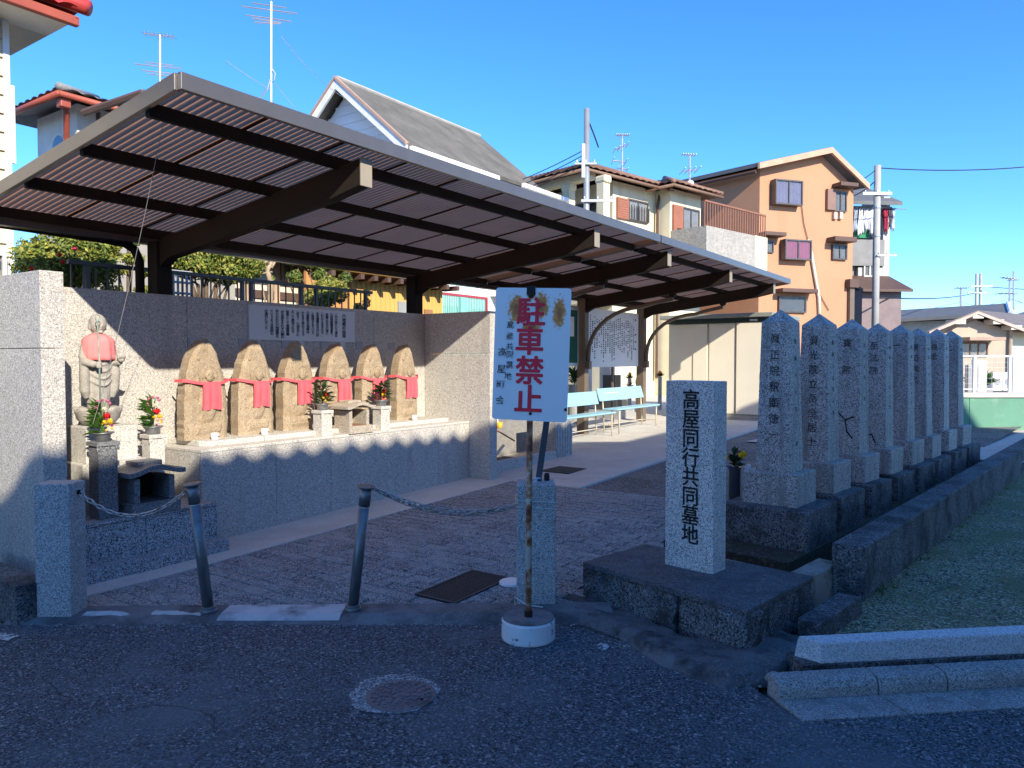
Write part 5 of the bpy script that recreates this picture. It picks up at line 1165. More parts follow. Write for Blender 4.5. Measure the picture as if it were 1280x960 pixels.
# ================================================================== houses
cg, N_, L2 = node_mat("clear_window_glass")
b_ = N_["Principled BSDF"]; b_.inputs["Base Color"].default_value = (.05, .07, .09, 1); b_.inputs["Roughness"].default_value = .05; b_.inputs["Specular IOR Level"].default_value = .8
t_ = N_.new("ShaderNodeBsdfTransparent"); m_ = N_.new("ShaderNodeMixShader"); m_.inputs[0].default_value = .72
L2.new(b_.outputs[0], m_.inputs[1]); L2.new(t_.outputs[0], m_.inputs[2]); L2.new(m_.outputs[0], N_["Material Output"].inputs[0]); CLEAR = cg
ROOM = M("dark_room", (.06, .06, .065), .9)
def curtain_mat(n, c): return M(n, c, .9, var=.1, vscale=6)
def window(root, F, x0, y0, x1, y1, panes=2, frame=None, out=.06, curtain=None, name="window", rect=None):
    a0, a1, z0, z1 = rect or F.rect(x0, y0, x1, y1); fm = frame or ALU; fw = min(.05, (a1 - a0) * .08)
    m = MB(); m.fb(F, a0, a1, z0, z0 + fw, -.02, out); m.fb(F, a0, a1, z1 - fw, z1, -.02, out); m.fb(F, a0, a0 + fw, z0 + fw, z1 - fw, -.02, out); m.fb(F, a1 - fw, a1, z0 + fw, z1 - fw, -.02, out)
    w_ = m.build(name, fm, root); bd = max(0.0, out - .075)
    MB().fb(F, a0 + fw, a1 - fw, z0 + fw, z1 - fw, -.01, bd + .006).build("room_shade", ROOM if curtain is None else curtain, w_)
    if curtain is not None and out > .05:
        m = MB(); n = 24; vs = []; fs = []
        for i in range(n + 1):
            a = a0 + fw + (a1 - a0 - 2 * fw) * i / n; d = bd + .020 + .010 * math.sin(i * 1.9); vs += [F.pt(a, z0 + fw, d), F.pt(a, z1 - fw, d)]
        for i in range(n): fs.append((2 * i, 2 * i + 2, 2 * i + 3, 2 * i + 1))
        m.add(vs, fs).build("curtain", curtain, w_)
    for k in range(panes):
        p0 = a0 + fw + (a1 - a0 - 2 * fw) * k / panes; p1 = a0 + fw + (a1 - a0 - 2 * fw) * (k + 1) / panes
        MB().fb(F, p0 + .004, p1 - .004, z0 + fw, z1 - fw, bd + .040, bd + .044).build("pane", CLEAR, w_)
        if k: MB().fb(F, p0 - .02, p0 + .02, z0 + fw, z1 - fw, bd + .036, out - .005).build("mullion", fm, w_)
    return w_
def tiles(m, a, b, c, d, pitch=.28, amp=.03, rows=10, step=.02):
    """wavy tiled slope: a-b the eave, d-c the upper edge"""
    L_ = max((b - a).length, (c - d).length); n = max(6, int(L_ / pitch)) * 6; nrm = (b - a).cross(d - a).normalized()
    if nrm.z < 0: nrm = -nrm
    vs = []; fs = []; lv = []
    for r in range(rows): lv += [(r / rows, step), ((r + .999) / rows, 0.0)]
    for t, st in lv:
        for i in range(n + 1):
            s_ = i / n; e0 = a.lerp(b, s_); e1 = d.lerp(c, s_); vs.append(e0.lerp(e1, t) + nrm * (amp * abs(math.sin(math.pi * s_ * L_ / pitch)) ** .7 + st))
    for j in range(len(lv) - 1):
        for i in range(n): fs.append((j * (n + 1) + i, j * (n + 1) + i + 1, (j + 1) * (n + 1) + i + 1, (j + 1) * (n + 1) + i))
    m.add(vs, fs)
    # underside
    m.add([a - nrm * .05, b - nrm * .05, c - nrm * .05, d - nrm * .05], [(3, 2, 1, 0)])
    return m
def up(p, z): return V((p.x, p.y, z))
T_GREY = M("grey_roof_tile", (.22, .215, .205), .6, var=.2, vscale=8); T_BROWN = M("brown_roof_tile", (.22, .125, .085), .65, var=.22, vscale=6); T_RED = M("red_roof_tile", (.42, .05, .045), .4, var=.1)
SHING = M("weathered_shingle", (.145, .135, .115), .85, var=.18, vscale=2, stain=(1.2, (.10, .095, .08), .45, .7), bump=(20, .4, .02)); DKROOF = M("dark_grey_roof", (.12, .125, .13), .7, var=.15, vscale=2)
WH = M("white_siding", (.74, .74, .73), .6, var=.02); CREAM = M("cream_siding", (.60, .53, .39), .6, var=.03); STUC = M("white_stucco", (.62, .60, .56), .85, var=.08, streak=(2.5, (.45, .43, .39), .56, .85), bump=(30, .2, .005))
RUSTR = M("red_gutter_paint", (.33, .075, .045), .5); YEL = M("pale_yellow_stucco", (.70, .63, .44), .85, var=.06, vscale=1.5, streak=(2.5, (.50, .43, .29), .55, .85)); ORG_ = M("orange_stucco", (.48, .245, .14), .85, var=.05, vscale=1.2, stain=(.6, (.44, .22, .12), .5, .8), streak=(2.2, (.43, .22, .125), .58, .88), bump=(14, .3, .02))
BEIGE = M("beige_stucco", (.60, .54, .44), .85, var=.06); DARKW = M("dark_brown_trim", (.10, .06, .045), .6)

# ---- cream sided house at the left edge
r = thing("house", "cream clapboard house with a red tiled eave at the picture's sunny left edge" if False else "cream clapboard house with a red-tiled eave beside the garden", "house", P(1.5, -8.3, 1.55))
MB().ub(-1.6, 3.20, -13, -8.225, 1.0, 4.86).build("wall", CREAM, r)
b0_ = None
for k in range(21):
    z = 1.10 + k * .179
    if b0_ is None:
        m = MB(); m.prism([P(-1.6, -8.225, z), P(-1.6, -8.180, z), P(-1.6, -8.205, z + .174), P(-1.6, -8.225, z + .177)], P(4.78, 0)); b0_ = m.build("siding_board", CREAM, r); zz = z
    else: share("siding_board", b0_, r, V((0, 0, z - zz)))
MB().ub(3.18, 3.235, -8.24, -8.175, 1.0, 4.86).build("corner_trim", ALUW, r)
MB().ub(3.24, 3.27, -8.20, -8.17, 3.5, 4.25).build("vent_pipe", ALUW, r)
window(r, Face(P(2.3, -8.20), A_U), 0, 0, 0, 0, rect=(.42, .86, 2.15, 2.62), frame=ALUW)
MB().box8([P(-1.6, -8.22, 4.86), P(3.60, -8.22, 4.86), P(3.60, -7.75, 4.86), P(-1.6, -7.75, 4.86), P(-1.6, -8.22, 4.90), P(3.60, -8.22, 4.90), P(3.60, -7.75, 4.90), P(-1.6, -7.75, 4.90)]).build("soffit", ALUW, r)
MB().ub(3.24, 3.60, -13, -8.22, 4.86, 4.90).build("soffit", STUC, r)
MB().ub(-1.6, 3.66, -7.75, -7.68, 4.84, 4.93).build("gutter", RUSTR, r, bevel=.01)
m = MB(); tiles(m, P(-1.6, -7.66, 4.95), P(3.66, -7.66, 4.95), P(1.6, -10.2, 6.1), P(-1.6, -10.2, 6.1), .24, .05, 9); tiles(m, P(3.66, -12.7, 4.95), P(3.66, -7.66, 4.95), P(1.6, -10.2, 6.1), P(1.6, -10.2, 6.1), .24, .05, 9)
rf = m.build("roof", T_RED, r)
MB().tube([P(3.72, -7.62, 5.02), P(3.3, -8.1, 5.22), P(1.6, -10.2, 6.18)], .075, 10).build("hip_tile", T_RED, rf, smooth=True)

# ---- white stucco house with arched window
cw = ondepth(97, 200, 14); cw = V((cw.x, cw.y, 0)); FB = Face(cw, A_U); FA = Face(cw, A_U - math.pi / 2)
r = thing("house", "white stucco house with arched window and red downpipe behind the shelter", "house", up(cw, 0))
sA = FA.at(47, 180)[0]; zE = 6.35
c0, c1, c2, c3 = cw, cw + FA.d * sA, cw + FA.d * sA + FB.d * 5.5, cw + FB.d * 5.5
MB().prism([up(c, 0) for c in (c0, c1, c2, c3)], (0, 0, zE)).build("wall", STUC, r)
ov = .55; dA, dB = FA.d, FB.d
e0, e1, e2, e3 = c0 - dA * ov - dB * ov, c1 + dA * ov * .75 - dB * ov, c2 + dA * ov + dB * ov, c3 - dA * ov + dB * ov
ze = zE - .02; hw = ((e1 - e0).length) / 2; rg0 = up((e0 + e1) / 2 + dB * hw, ze + hw * .30); rg1 = up((e2 + e3) / 2 - dB * hw, ze + hw * .30)
m = MB()
for a, b, c, d in ((e0, e1, rg0, rg0), (e3, e0, rg0, rg1), (e1, e2, rg1, rg0), (e2, e3, rg1, rg1)): tiles(m, up(a, ze), up(b, ze), c, d, .27, .045, 8)
rf = m.build("roof", T_GREY, r)
MB().tube([up(e0, ze + .06), rg0 + V((0, 0, .08))], .07, 8).build("hip_tile", T_GREY, rf, smooth=True); MB().tube([up(e1, ze + .06), rg0 + V((0, 0, .08))], .07, 8).build("hip_tile", T_GREY, rf, smooth=True)
for a, b in ((e0, e1), (e3, e0)): MB().tube([up(a, ze - .06), up(b, ze - .06)], .055, 8).build("gutter", RUSTR, r, smooth=True)
dp = c0 + FA.n * .09 - dA * .06 + dA * .28; eo = e0 + dA * .35
MB().tube([up(e0.lerp(cw, .25), ze - .08), up(e0.lerp(cw, .4), ze - .3), up(dp, ze - .75), up(dp, 1.5)], .055, 8).build("downpipe", RUSTR, r, smooth=True)
MB().frame(up(e0.lerp(cw, .25), ze - .26), FA.d, FB.d, ZUP, -.09, .09, -.09, .09, 0, .17).build("rain_hopper", RUSTR, r, bevel=.02)
aw, zw = FA.at(73, 184); m = MB(); pr = [(-.22, -.5), (.22, -.5)] + [(.22 * math.cos(math.pi * k / 10), .22 * math.sin(math.pi * k / 10)) for k in range(11)]
wn = m.prism([FA.pt(aw + x * 1.0, zw + y, -.02) for x, y in pr], FA.n * .03).build("arched_window", GLASS, r)
mm_ = MB(); pr2 = [(x * 1.22, y * (1.22 if y > 0 else 1.0)) for x, y in pr]; mm_.prism([FA.pt(aw + x, zw + y, -.02) for x, y in pr2], FA.n * .025); mm_.build("surround", STUC, wn)
# pent roof and canopy on its garden side
m = MB(); tiles(m, FB.pt(-.6, 3.25, 1.3), FB.pt(7, 3.25, 1.3), FB.pt(7, 3.75, .02), FB.pt(-.6, 3.75, .02), .27, .04, 5); m.build("pent_roof", T_GREY, r)
MB().fb(FB, -.6, 7, 3.10, 3.22, 1.22, 1.34).build("gutter", RUSTR, r)
pts = [ondepth(104, 141, 13.0), ondepth(178, 116, 12.6), ondepth(186, 119, 13.6), ondepth(112, 144, 14.0)]
MB().prism(pts, (0, 0, .07)).build("canopy_sheet", M("canopy_sheet", (.36, .34, .32), .5), r)
MB().tube([pts[0], pts[1]], .06, 6).build("canopy_edge", DARKW, r)
for t in (.15, .55, .95): q = pts[3].lerp(pts[2], t); MB().tube([q, up(q, 3.6)], .04, 6).build("canopy_post", DARKW, r)

# ---- tile-roofed house behind the railing
r = thing("house", "low beige house with grey tiled roof behind the railing and clipped trees", "house", P(7.5, -11, 1.55))
MB().ub(6.6, 8.38, -13.5, -9.45, 1.0, 4.25).build("wall", BEIGE, r)
m = MB(); tiles(m, P(6.4, -8.7, 4.05), P(9.6, -8.7, 4.05), P(9.6, -10.7, 5.72), P(6.4, -10.7, 5.72), .27, .04, 9); tiles(m, P(6.4, -13.6, 4.05), P(9.6, -13.6, 4.05), P(9.6, -10.7, 5.72), P(6.4, -10.7, 5.72), .27, .04, 9)
rf = m.build("roof", T_GREY, r); MB().tube([P(6.35, -10.7, 5.76), P(9.65, -10.7, 5.76)], .07, 10).build("ridge_tile", T_GREY, rf, smooth=True)
for u_ in (6.6, 8.35): MB().prism([P(u_, -13.4, 4.25), P(u_, -9.0, 4.25), P(u_, -10.7, 5.65)], P(.03, 0)).build("gable_wall", BEIGE, r)
Fm = Face(P(6.6, -9.45), A_U); window(r, Fm, 350, 328, 374, 352, curtain=curtain_mat("white_screen", (.75, .75, .72)), out=.05, frame=M("wood_frame", (.4, .28, .17), .7))
m = MB(); tiles(m, P(6.5, -8.95, 3.05), P(8.35, -8.95, 3.05), P(8.35, -9.44, 3.28), P(6.5, -9.44, 3.28), .27, .03, 3); m.build("lower_eave", T_GREY, r)
MB().ub(6.6, 8.38, -9.46, -9.42, 2.50, 2.62).build("lintel", DARKW, r)
for u_ in (6.75, 7.3, 7.9): MB().ub(u_ - .05, u_ + .05, -9.46, -9.41, 1.5, 3.05).build("wall_post", M("pale_wood_post_%d" % int(u_ * 10), (.42, .30, .20), .8), r)

# ---- orange plaster house
r = thing("house", "low orange-yellow plastered house with wavy eave tiles beside the shelter column", "house", P(9.5, -9.8, 0))
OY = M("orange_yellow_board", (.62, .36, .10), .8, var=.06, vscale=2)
MB().ub(8.42, 10.72, -12, -9.02, 0, 3.3).build("wall", OY, r)
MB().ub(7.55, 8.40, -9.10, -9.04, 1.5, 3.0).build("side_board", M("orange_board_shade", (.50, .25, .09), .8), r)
m = MB(); tiles(m, P(7.6, -8.62, 3.02), P(10.9, -8.62, 3.02), P(10.9, -10.4, 3.75), P(7.6, -10.4, 3.75), .30, .07, 6); m.build("roof", T_GREY, r)
k0 = None
for k in range(11):
    u_ = 7.75 + k * .30
    if k0 is None: k0 = MB().ub(u_ - .04, u_ + .04, -9.02, -8.66, 2.86, 2.94).build("rafter", DARKW, r); u00 = u_
    else: share("rafter", k0, r, P(u_ - u00, 0, 0))
Fo = Face(P(8.42, -9.02), A_U)
MB().fb(Fo, Fo.at(509, 380)[0] - .25, Fo.at(509, 380)[0] + .05, .3, 2.6, .0, .03).build("side_door", M("grey_door", (.30, .31, .30), .5), r)
MB().fb(Fo, Fo.at(535, 380)[0] - .12, Fo.at(535, 380)[0] + .10, .3, 2.5, .0, .03).build("door", M("brown_door", (.30, .15, .06), .6), r)
bb0 = None
for k in range(21):
    u_ = 8.45 + k * .11
    if bb0 is None: bb0 = MB().ub(u_ - .008, u_ + .008, -9.02, -9.010, .1, 2.86).build("batten", OY, r); u00 = u_
    else: share("batten", bb0, r, P(u_ - u00, 0, 0))

# ---- white gabled house
r = thing("house", "white gabled house with weathered brown shingle roof behind the shelter", "house", P(14.5, -13.2, 0))
UA, UB, NR, NE, ZR, ZEv = 12.30, 17.05, -13.2, -11.0, 7.97, 6.12
sl = (ZR - ZEv) / (NE - NR)
MB().prism([P(UA, NE - .3, 0), P(UA, NE - .3, ZEv + .3 * sl - .1), P(UA, NR, ZR - .12), P(UA, 2 * NR - NE + .3, ZEv + .3 * sl - .1), P(UA, 2 * NR - NE + .3, 0)], P(UB - UA, 0)).build("wall", WH, r)
for s_ in (0, 1):
    na, nb2 = (NE, NR) if s_ == 0 else (2 * NR - NE, NR)
    MB().prism([P(UA - .35, na, ZEv), P(UA - .35, na, ZEv + .10), P(UA - .35, nb2, ZR + .10), P(UA - .35, nb2, ZR)], P(UB - UA + .7, 0)).build("roof", SHING, r)
    MB().prism([P(UA - .40, na, ZEv - .16), P(UA - .40, na, ZEv + .09), P(UA - .40, nb2, ZR + .09), P(UA - .40, nb2, ZR - .16)], P(.05, 0)).build("bargeboard", ALUW, r)
    MB().prism([P(UA - .43, na, ZEv + .06), P(UA - .43, na, ZEv + .13), P(UA - .43, nb2, ZR + .13), P(UA - .43, nb2, ZR + .06)], P(.10, 0)).build("verge_trim", M("copper_trim", (.40, .27, .20), .6), r)
MB().tube([P(UA - .35, NR, ZR + .11), P(UB + .35, NR, ZR + .11)], .05, 6).build("ridge_cap", M("pale_ridge", (.38, .36, .33), .7), r)
MB().ub(UA - .3, UB + .4, NE - .02, NE + .09, ZEv - .06, ZEv + .05).build("gutter", ALUW, r, bevel=.01)
b0_ = None
for k in range(11):
    z = 5.35 + k * .22; half = min(1.9, max(.1, (ZR - z - .3) / sl))
    MB().ub(UA - .025, UA + .002, NR - half, NR + half, z, z + .214).build("siding_board", WH, r, bevel=.003)
sp_ = P(0, 0)
MB().ub(15.3, UB + .1, NE - .3, NE + .55, 3.2, ZEv - .25).build("bay_wall", WH, r); MB().prism([P(15.2, NE - .3, ZEv + .12), P(15.2, NE + .75, ZEv - .30), P(15.2, NE + .75, ZEv - .22), P(15.2, NE - .3, ZEv + .22)], P(UB - 15.0, 0)).build("bay_roof", SHING, r)
MB().ub(15.2, UB + .25, NE + .74, NE + .83, ZEv - .32, ZEv - .22).build("gutter", ALUW, r); MB().tube([P(UB + .2, NE + .78, ZEv - .3), P(UB + .15, NE + .6, ZEv - .5), P(UB + .15, NE + .6, 2)], .04, 6).build("downpipe", ALUW, r)
Fw = Face(P(13, NE - .3), A_U)
for k in range(6): MB().ub(13.0 + k * .75, 13.012 + k * .75, NE - .3, NE - .29, 0, 4.2).build("panel_joint", M("panel_joint", (.5, .5, .49), .7) if k == 0 else bpy.data.materials["panel_joint"], r)
# ---- teal fence
r = thing("teal_fence", "teal barred fence with a red frame before the white house", "fence", np_(580, 392, -9.6))
pa, pb = np_(553, 366, -9.6), np_(609, 371, -9.6); ua, ub2 = toun(pa)[0], toun(pb)[0]; zt = (pa.z + pb.z) / 2; TEAL = M("teal_paint", (.22, .52, .47), .5); MRED = M("maroon_paint", (.36, .05, .06), .5)
MB().ub(ua, ub2, -9.62, -9.58, zt - .05, zt).build("top_rail", MRED, r); MB().ub(ub2 - .05, ub2, -9.62, -9.58, .15, zt - .05).build("end_post", MRED, r)
t0 = None; n_b = 26
for k in range(n_b):
    u_ = ua + (ub2 - ua - .1) * k / (n_b - 1)
    if t0 is None: t0 = MB().ub(u_ - .012, u_ + .012, -9.61, -9.59, .15, zt - .05).build("bar", TEAL, r); u00 = u_
    else: share("bar", t0, r, P(u_ - u00, 0, 0))
MB().ub(ua + .55, ua + .72, -9.64, -9.56, .15, zt - .06).build("post", TEAL, r); MB().ub(ua, ub2, -9.70, -9.68, .3, zt - .25).build("back_sheet", M("pale_teal_sheet", (.42, .58, .56), .6), r)

# ---- yellow house
w1 = ondepth(766, 230, 22.3); w1 = V((w1.x, w1.y, 0)); aY = math.radians(48); YF = Face(w1, aY); YL = Face(w1, aY - math.pi / 2)
r = thing("house", "pale yellow two-storey house with brown tiled roof and columned balcony", "house", w1)
zE = YF.at(768, 226)[1]; sA = YF.at(820, 240)[0]; Apt = w1 + YF.d * sA
t = 0
while t < 3:
    q = Apt - YL.d * t
    if 640 + FPX * q.x / q.y > 836: break
    t += .02
Bp = Apt - YL.d * t; Y2 = Face(Bp, aY); sC = Y2.at(876, 250)[0]; Cp = Bp + YF.d * sC; bk_ = YL.d * 7
zE2 = Y2.at(838, 237)[1]; zE2 = zE
MB().prism([up(p, 0) for p in (w1, Apt, Apt + bk_, w1 + bk_)], (0, 0, zE)).build("wall", YEL, r)
MB().prism([up(p, 0) for p in (Bp, Cp, Cp + bk_, Bp + bk_ * 1.0)], (0, 0, zE2 - .004)).build("wall", YEL, r)
window(r, YF, 784, 251, 809, 278, panes=2, curtain=curtain_mat("white_lace", (.6, .6, .58))); a0, a1, z0, z1 = YF.rect(770, 248, 784, 274)
SHUT = M("brick_red_shutter", (.30, .12, .075), .7); MB().fb(YF, a0, a1, z0, z1, .0, .07).build("shutter", SHUT, r)
for k in range(9): MB().fb(YF, a0 + .03, a1 - .03, z0 + (z1 - z0) * (k + .2) / 9, z0 + (z1 - z0) * (k + .75) / 9, .07, .08).build("slat", SHUT, r)
for k in range(8): a = YF.rect(786, 255, 808, 277); q = a[0] + (a[1] - a[0]) * k / 7; MB().fb(YF, q - .012, q + .012, a[2], a[3] - .1, .10, .12).build("window_bar", ALU, r)
a0, a1, z0, z1 = Y2.rect(840, 257, 852, 290); MB().fb(Y2, a0, a1, z0, z1, 0, .07).build("shutter", SHUT, r); window(r, Y2, 852, 261, 873, 292, panes=2, curtain=curtain_mat("pale_curtain", (.55, .56, .56)))
MB().tube([YF.pt(sA + .1, zE, .1), YF.pt(sA - .1, zE - .5, .14), YF.pt(sA - .1, 1, .14)], .05, 6).build("downpipe", DARKW, r)
# balcony with parapet and rail on the right
q0, q1 = Y2.at(838, 290)[0], Y2.at(915, 300)[0]; zb1 = Y2.at(850, 291)[1]
MB().fb(Y2, q0, q1, zb1 - 1.7, zb1, 0, 1.3).build("balcony", M("rough_balcony", (.36, .345, .31), .9, specks=[(18, (.30, .285, .255), .35)], bump=(20, .8, .03)), r)
MB().fb(Y2, q1 - .75, q1 + .01, zb1 - 1.72, zb1 + .01, -.5, 1.31).build("balcony_return", YEL, r)
RB = M("brown_rail", (.26, .12, .075), .6); MB().fb(Y2, q0, q1, zb1 + .72, zb1 + .77, 1.2, 1.26).build("rail_top", RB, r); k0 = None
for k in range(26):
    q = q0 + (q1 - q0) * k / 25
    if k0 is None: k0 = MB().fb(Y2, q - .015, q + .015, zb1 - .01, zb1 + .73, 1.215, 1.245).build("rail_bar", RB, r); qq = q
    else: share("rail_bar", k0, r, YF.d * (q - qq))
# columned balcony on the left
MB().prism([up(p, 3.2) for p in (w1 + YL.n * 1.3, w1, w1 + YL.d * 6, w1 + YL.d * 6 + YL.n * 1.3)], (0, 0, .2)).build("balcony_floor", YEL, r)
YB = Face(w1 + YL.n * 1.25, aY - math.pi / 2)
for px in (754, 711, 672):
    s_ = YB.at(px, 250)[0]; c = YB.pt(s_, 0, 0); MB().frame(up(c, 0), YB.d, YF.d, ZUP, -.13, .13, -.13, .13, 3.4, zE - .25).build("column", YEL, r); MB().frame(up(c, 0), YB.d, YF.d, ZUP, -.2, .2, -.15, .15, zE - .42, zE - .2).build("capital", YEL, r, bevel=.06)
MB().fb(YB, -.3, 6.2, zE - .22, zE - .02, -.15, .15).build("beam", YEL, r)
MB().fb(YB, -.2, 6.2, 3.4, 4.4, -.06, .06).build("parapet", YEL, r)
window(r, YL, 0, 0, 0, 0, rect=(.6, 2.2, zE - 2.4, zE - .5), panes=2)
ov = .5; e0 = w1 + YL.n * 1.75 + YF.d * 0 - YL.d * ov; e1 = Apt + YF.d * .2 - YL.d * ov; e2 = e1 + YL.d * 7.5; e3 = e0 + YL.d * 7.5; hh = .40; W_ = (e1 - e0).length / 2
rg0 = up((e0 + e1) / 2 + YL.d * W_, zE + W_ * hh); rg1 = up((e2 + e3) / 2 - YL.d * W_, zE + W_ * hh)
m = MB()
for a, b, c, d in ((e0, e1, rg0, rg0), (e3, e0, rg0, rg1), (e1, e2, rg1, rg0)): tiles(m, up(a, zE), up(b, zE), c, d, .30, .04, 9)
f0, f1 = Bp - YL.d * ov - YF.d * ov, Cp - YL.d * ov + YF.d * ov; f2, f3 = f1 + YL.d * 6, f0 + YL.d * 6; W2_ = (f1 - f0).length / 2; g0 = up((f0 + f1) / 2 + YL.d * W2_, zE + W2_ * hh); g1 = up((f2 + f3) / 2 - YL.d * W2_, zE + W2_ * hh)
for a, b, c, d in ((f0, f1, g0, g0), (f3, f0, g0, g1), (f1, f2, g1, g0)): tiles(m, up(a, zE + .01), up(b, zE + .01), c, d, .30, .04, 7)
rf = m.build("roof", T_BROWN, r)
for a, b in ((e0, rg0), (e1, rg0), (f0, g0), (f1, g0)): MB().tube([up(a, zE + .05), b + V((0, 0, .06))], .08, 7).build("hip_tile", T_BROWN, rf, smooth=True)
for a, b in ((e0, e1), (e3, e0), (f0, f1), (f3, f0)): MB().tube([up(a, zE - .06), up(b, zE - .06)], .05, 6).build("gutter", M("brown_gutter", (.20, .12, .08), .6), r, smooth=True)

# ---- orange three-storey house
Bc = ondepth(949, 300, 26); Bc = V((Bc.x, Bc.y, 0)); OF = Face(Bc, math.radians(71.6)); OL = Face(Bc, math.radians(-40))
r = thing("house", "tall orange stucco three-storey house with bay windows and pink curtains", "house", Bc)
sC = OF.at(1066, 300)[0]; zB = OF.at(949, 210)[1]; sP, zP = OF.at(1029, 193); zC = OF.at(1066, 230)[1]
MB().prism([OF.pt(0, 0), OF.pt(0, zB), OF.pt(sP, zP), OF.pt(sC, zC), OF.pt(sC, 0)], OL.d * 8).build("wall", ORG_, r)
for (s0, z0, s1, z1) in ((-.35, zB - (zP - zB) / sP * .35, sP, zP), (sC + .3, zC + (zC - zP) / (sC - sP) * .3, sP, zP)):
    MB().prism([OF.pt(s0, z0 + .02, .4), OF.pt(s0, z0 + .16, .4), OF.pt(s1, z1 + .16, .4), OF.pt(s1, z1 + .02, .4)], OL.d * 8.4).build("roof", DKROOF, r)
    MB().prism([OF.pt(s0, z0 - .06, .46), OF.pt(s0, z0 + .14, .46), OF.pt(s1, z1 + .14, .46), OF.pt(s1, z1 - .06, .46)], OL.d * .08).build("bargeboard", M("salmon_trim", (.50, .30, .20), .6), r)
MB().tube([OF.pt(-.38, zB - .22, .3), OF.pt(-.38, zB - .22, .3) + OL.d * 8], .06, 6).build("gutter", DARKW, r)
PUR = curtain_mat("lavender_curtain", (.42, .40, .58)); PNK = curtain_mat("pink_curtain", (.68, .20, .32)); GRY = curtain_mat("grey_curtain", (.42, .44, .42))
window(r, OF, 963, 227, 997, 258, curtain=PUR, out=.30); window(r, OF, 975, 301, 1008, 326, curtain=PNK, out=.30)
window(r, OF, 1042, 240, 1057, 265, curtain=GRY, out=.08); a0, a1, z0, z1 = OF.rect(1032, 237, 1042, 263); MB().fb(OF, a0, a1, z0, z1, 0, .12).build("shutter_box", M("brown_shutter", (.22, .13, .10), .6), r)
window(r, OF, 950, 301, 966, 316, curtain=GRY, out=.07); window(r, OF, 1039, 306, 1057, 325, curtain=GRY, out=.1); window(r, OF, 972, 371, 1006, 391, curtain=M("slatted_grey", (.2, .21, .22), .6), out=.1, panes=1)
for x0, y0, x1, y1 in ((947, 292, 973, 297), (1033, 298, 1060, 304), (968, 362, 1012, 367), (1040, 231, 1062, 236)): a0, a1, z0, z1 = OF.rect(x0, y0, x1, y1); MB().fb(OF, a0, a1, z0, z1, 0, .45).build("window_hood", DARKW, r, bevel=.02)
path = [OF.pt(*OF.at(x, y), .06) for x, y in ((1008, 300), (1013, 320), (1018, 350), (1022, 372), (1023, 400))]; MB().tube(path, .06, 6).build("air_duct", M("white_duct", (.62, .58, .48), .6), r, smooth=True)
path = [OF.pt(*OF.at(x, y), .04) for x, y in ((999, 240), (1004, 280), (1009, 300))]; MB().tube(path, .015, 5).build("cable", DARKW, r)
path = [OF.pt(*OF.at(x, y), .04) for x, y in ((1010, 300), (1014, 330), (1022, 365), (1035, 388))]; MB().tube(path, .015, 5).build("cable", DARKW, r)
a0, z0 = OF.at(1062, 360); MB().fb(OF, a0 - .1, a0 + .1, 0, z0, .0, .14).build("downpipe", BRONZE2, r); MB().fb(OF, a0 - .2, a0 + .2, z0, z0 + .3, .0, .24).build("rain_hopper", DARKW, r)
for x, y in ((1042, 270), (1049, 270)): a0, z0 = OF.at(x, y); MB().fb(OF, a0 - .07, a0 + .07, z0 - .12, z0 + .12, 0, .12).build("vent_cap", M("pale_vent", (.55, .42, .32), .6), r)

# ---- grey balcony house with laundry
gB = ondepth(1112, 300, 31); gB = V((gB.x, gB.y, 0)); GF = Face(gB, math.radians(84)); r = thing("house", "narrow grey-white house with a laundry balcony behind the utility pole", "house", gB)
s0 = GF.at(1058, 300)[0]; zt = GF.at(1090, 236)[1]; zbt = GF.at(1085, 300)[1]; zbb = GF.at(1085, 325)[1]
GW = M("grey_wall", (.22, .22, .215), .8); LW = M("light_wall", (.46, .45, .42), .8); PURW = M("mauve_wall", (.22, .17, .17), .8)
MB().fb(GF, s0, 0, 0, zt - .6, -8, -1.5).build("wall", LW, r)
MB().fb(GF, GF.at(1104, 300)[0], 0, 0, zt - .3, -1.6, .0).build("side_wall", LW, r)
zq = GF.at(1085, 252)[1]; MB().prism([GF.pt(s0 - .3, zq - .25, .6), GF.pt(s0 - .3, zq - .1, .6), GF.pt(s0 - .3, zq + 1.15, -2.2), GF.pt(s0 - .3, zq + 1.0, -2.2)], GF.d * (abs(s0) + .45)).build("roof", DKROOF, r)
MB().fb(GF, s0, GF.at(1104, 300)[0], zbb - .15, zbt, -.1, .1).build("balcony_front", GW, r); MB().fb(GF, s0, GF.at(1104, 300)[0], zbb - .25, zbb - .15, -1.5, .1).build("balcony_floor", GW, r)
MB().fb(GF, s0, 0, zt - 1.0, zt - .75, -1.5, .15).build("eave_beam", LW, r)
GRN = M("green_net", (.03, .22, .10), .8); a0, a1, z0, z1 = GF.rect(1066, 288, 1084, 298); MB().fb(GF, a0, a1, z0, z1, .1, .14).build("green_screen", GRN, r)
window(r, GF, 1079, 328, 1094, 346, curtain=curtain_mat("tan_blind", (.45, .38, .26)), out=.08, frame=ALUW)
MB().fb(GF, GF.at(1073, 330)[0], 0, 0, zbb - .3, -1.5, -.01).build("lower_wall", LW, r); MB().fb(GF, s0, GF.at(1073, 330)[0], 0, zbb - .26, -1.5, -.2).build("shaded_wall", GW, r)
z0 = GF.at(1085, 366)[1]; MB().fb(GF, s0, GF.at(1104, 380)[0], 0, z0, 0, 1.2).build("annex_wall", PURW, r)
MB().prism([GF.pt(s0 - .2, z0 - .1, 1.6), GF.pt(s0 - .2, z0, 1.6), GF.pt(s0 - .2, z0 + .7, .0), GF.pt(s0 - .2, z0 + .6, .0)], GF.d * (abs(s0) + .2)).build("annex_roof", DARKW, r)
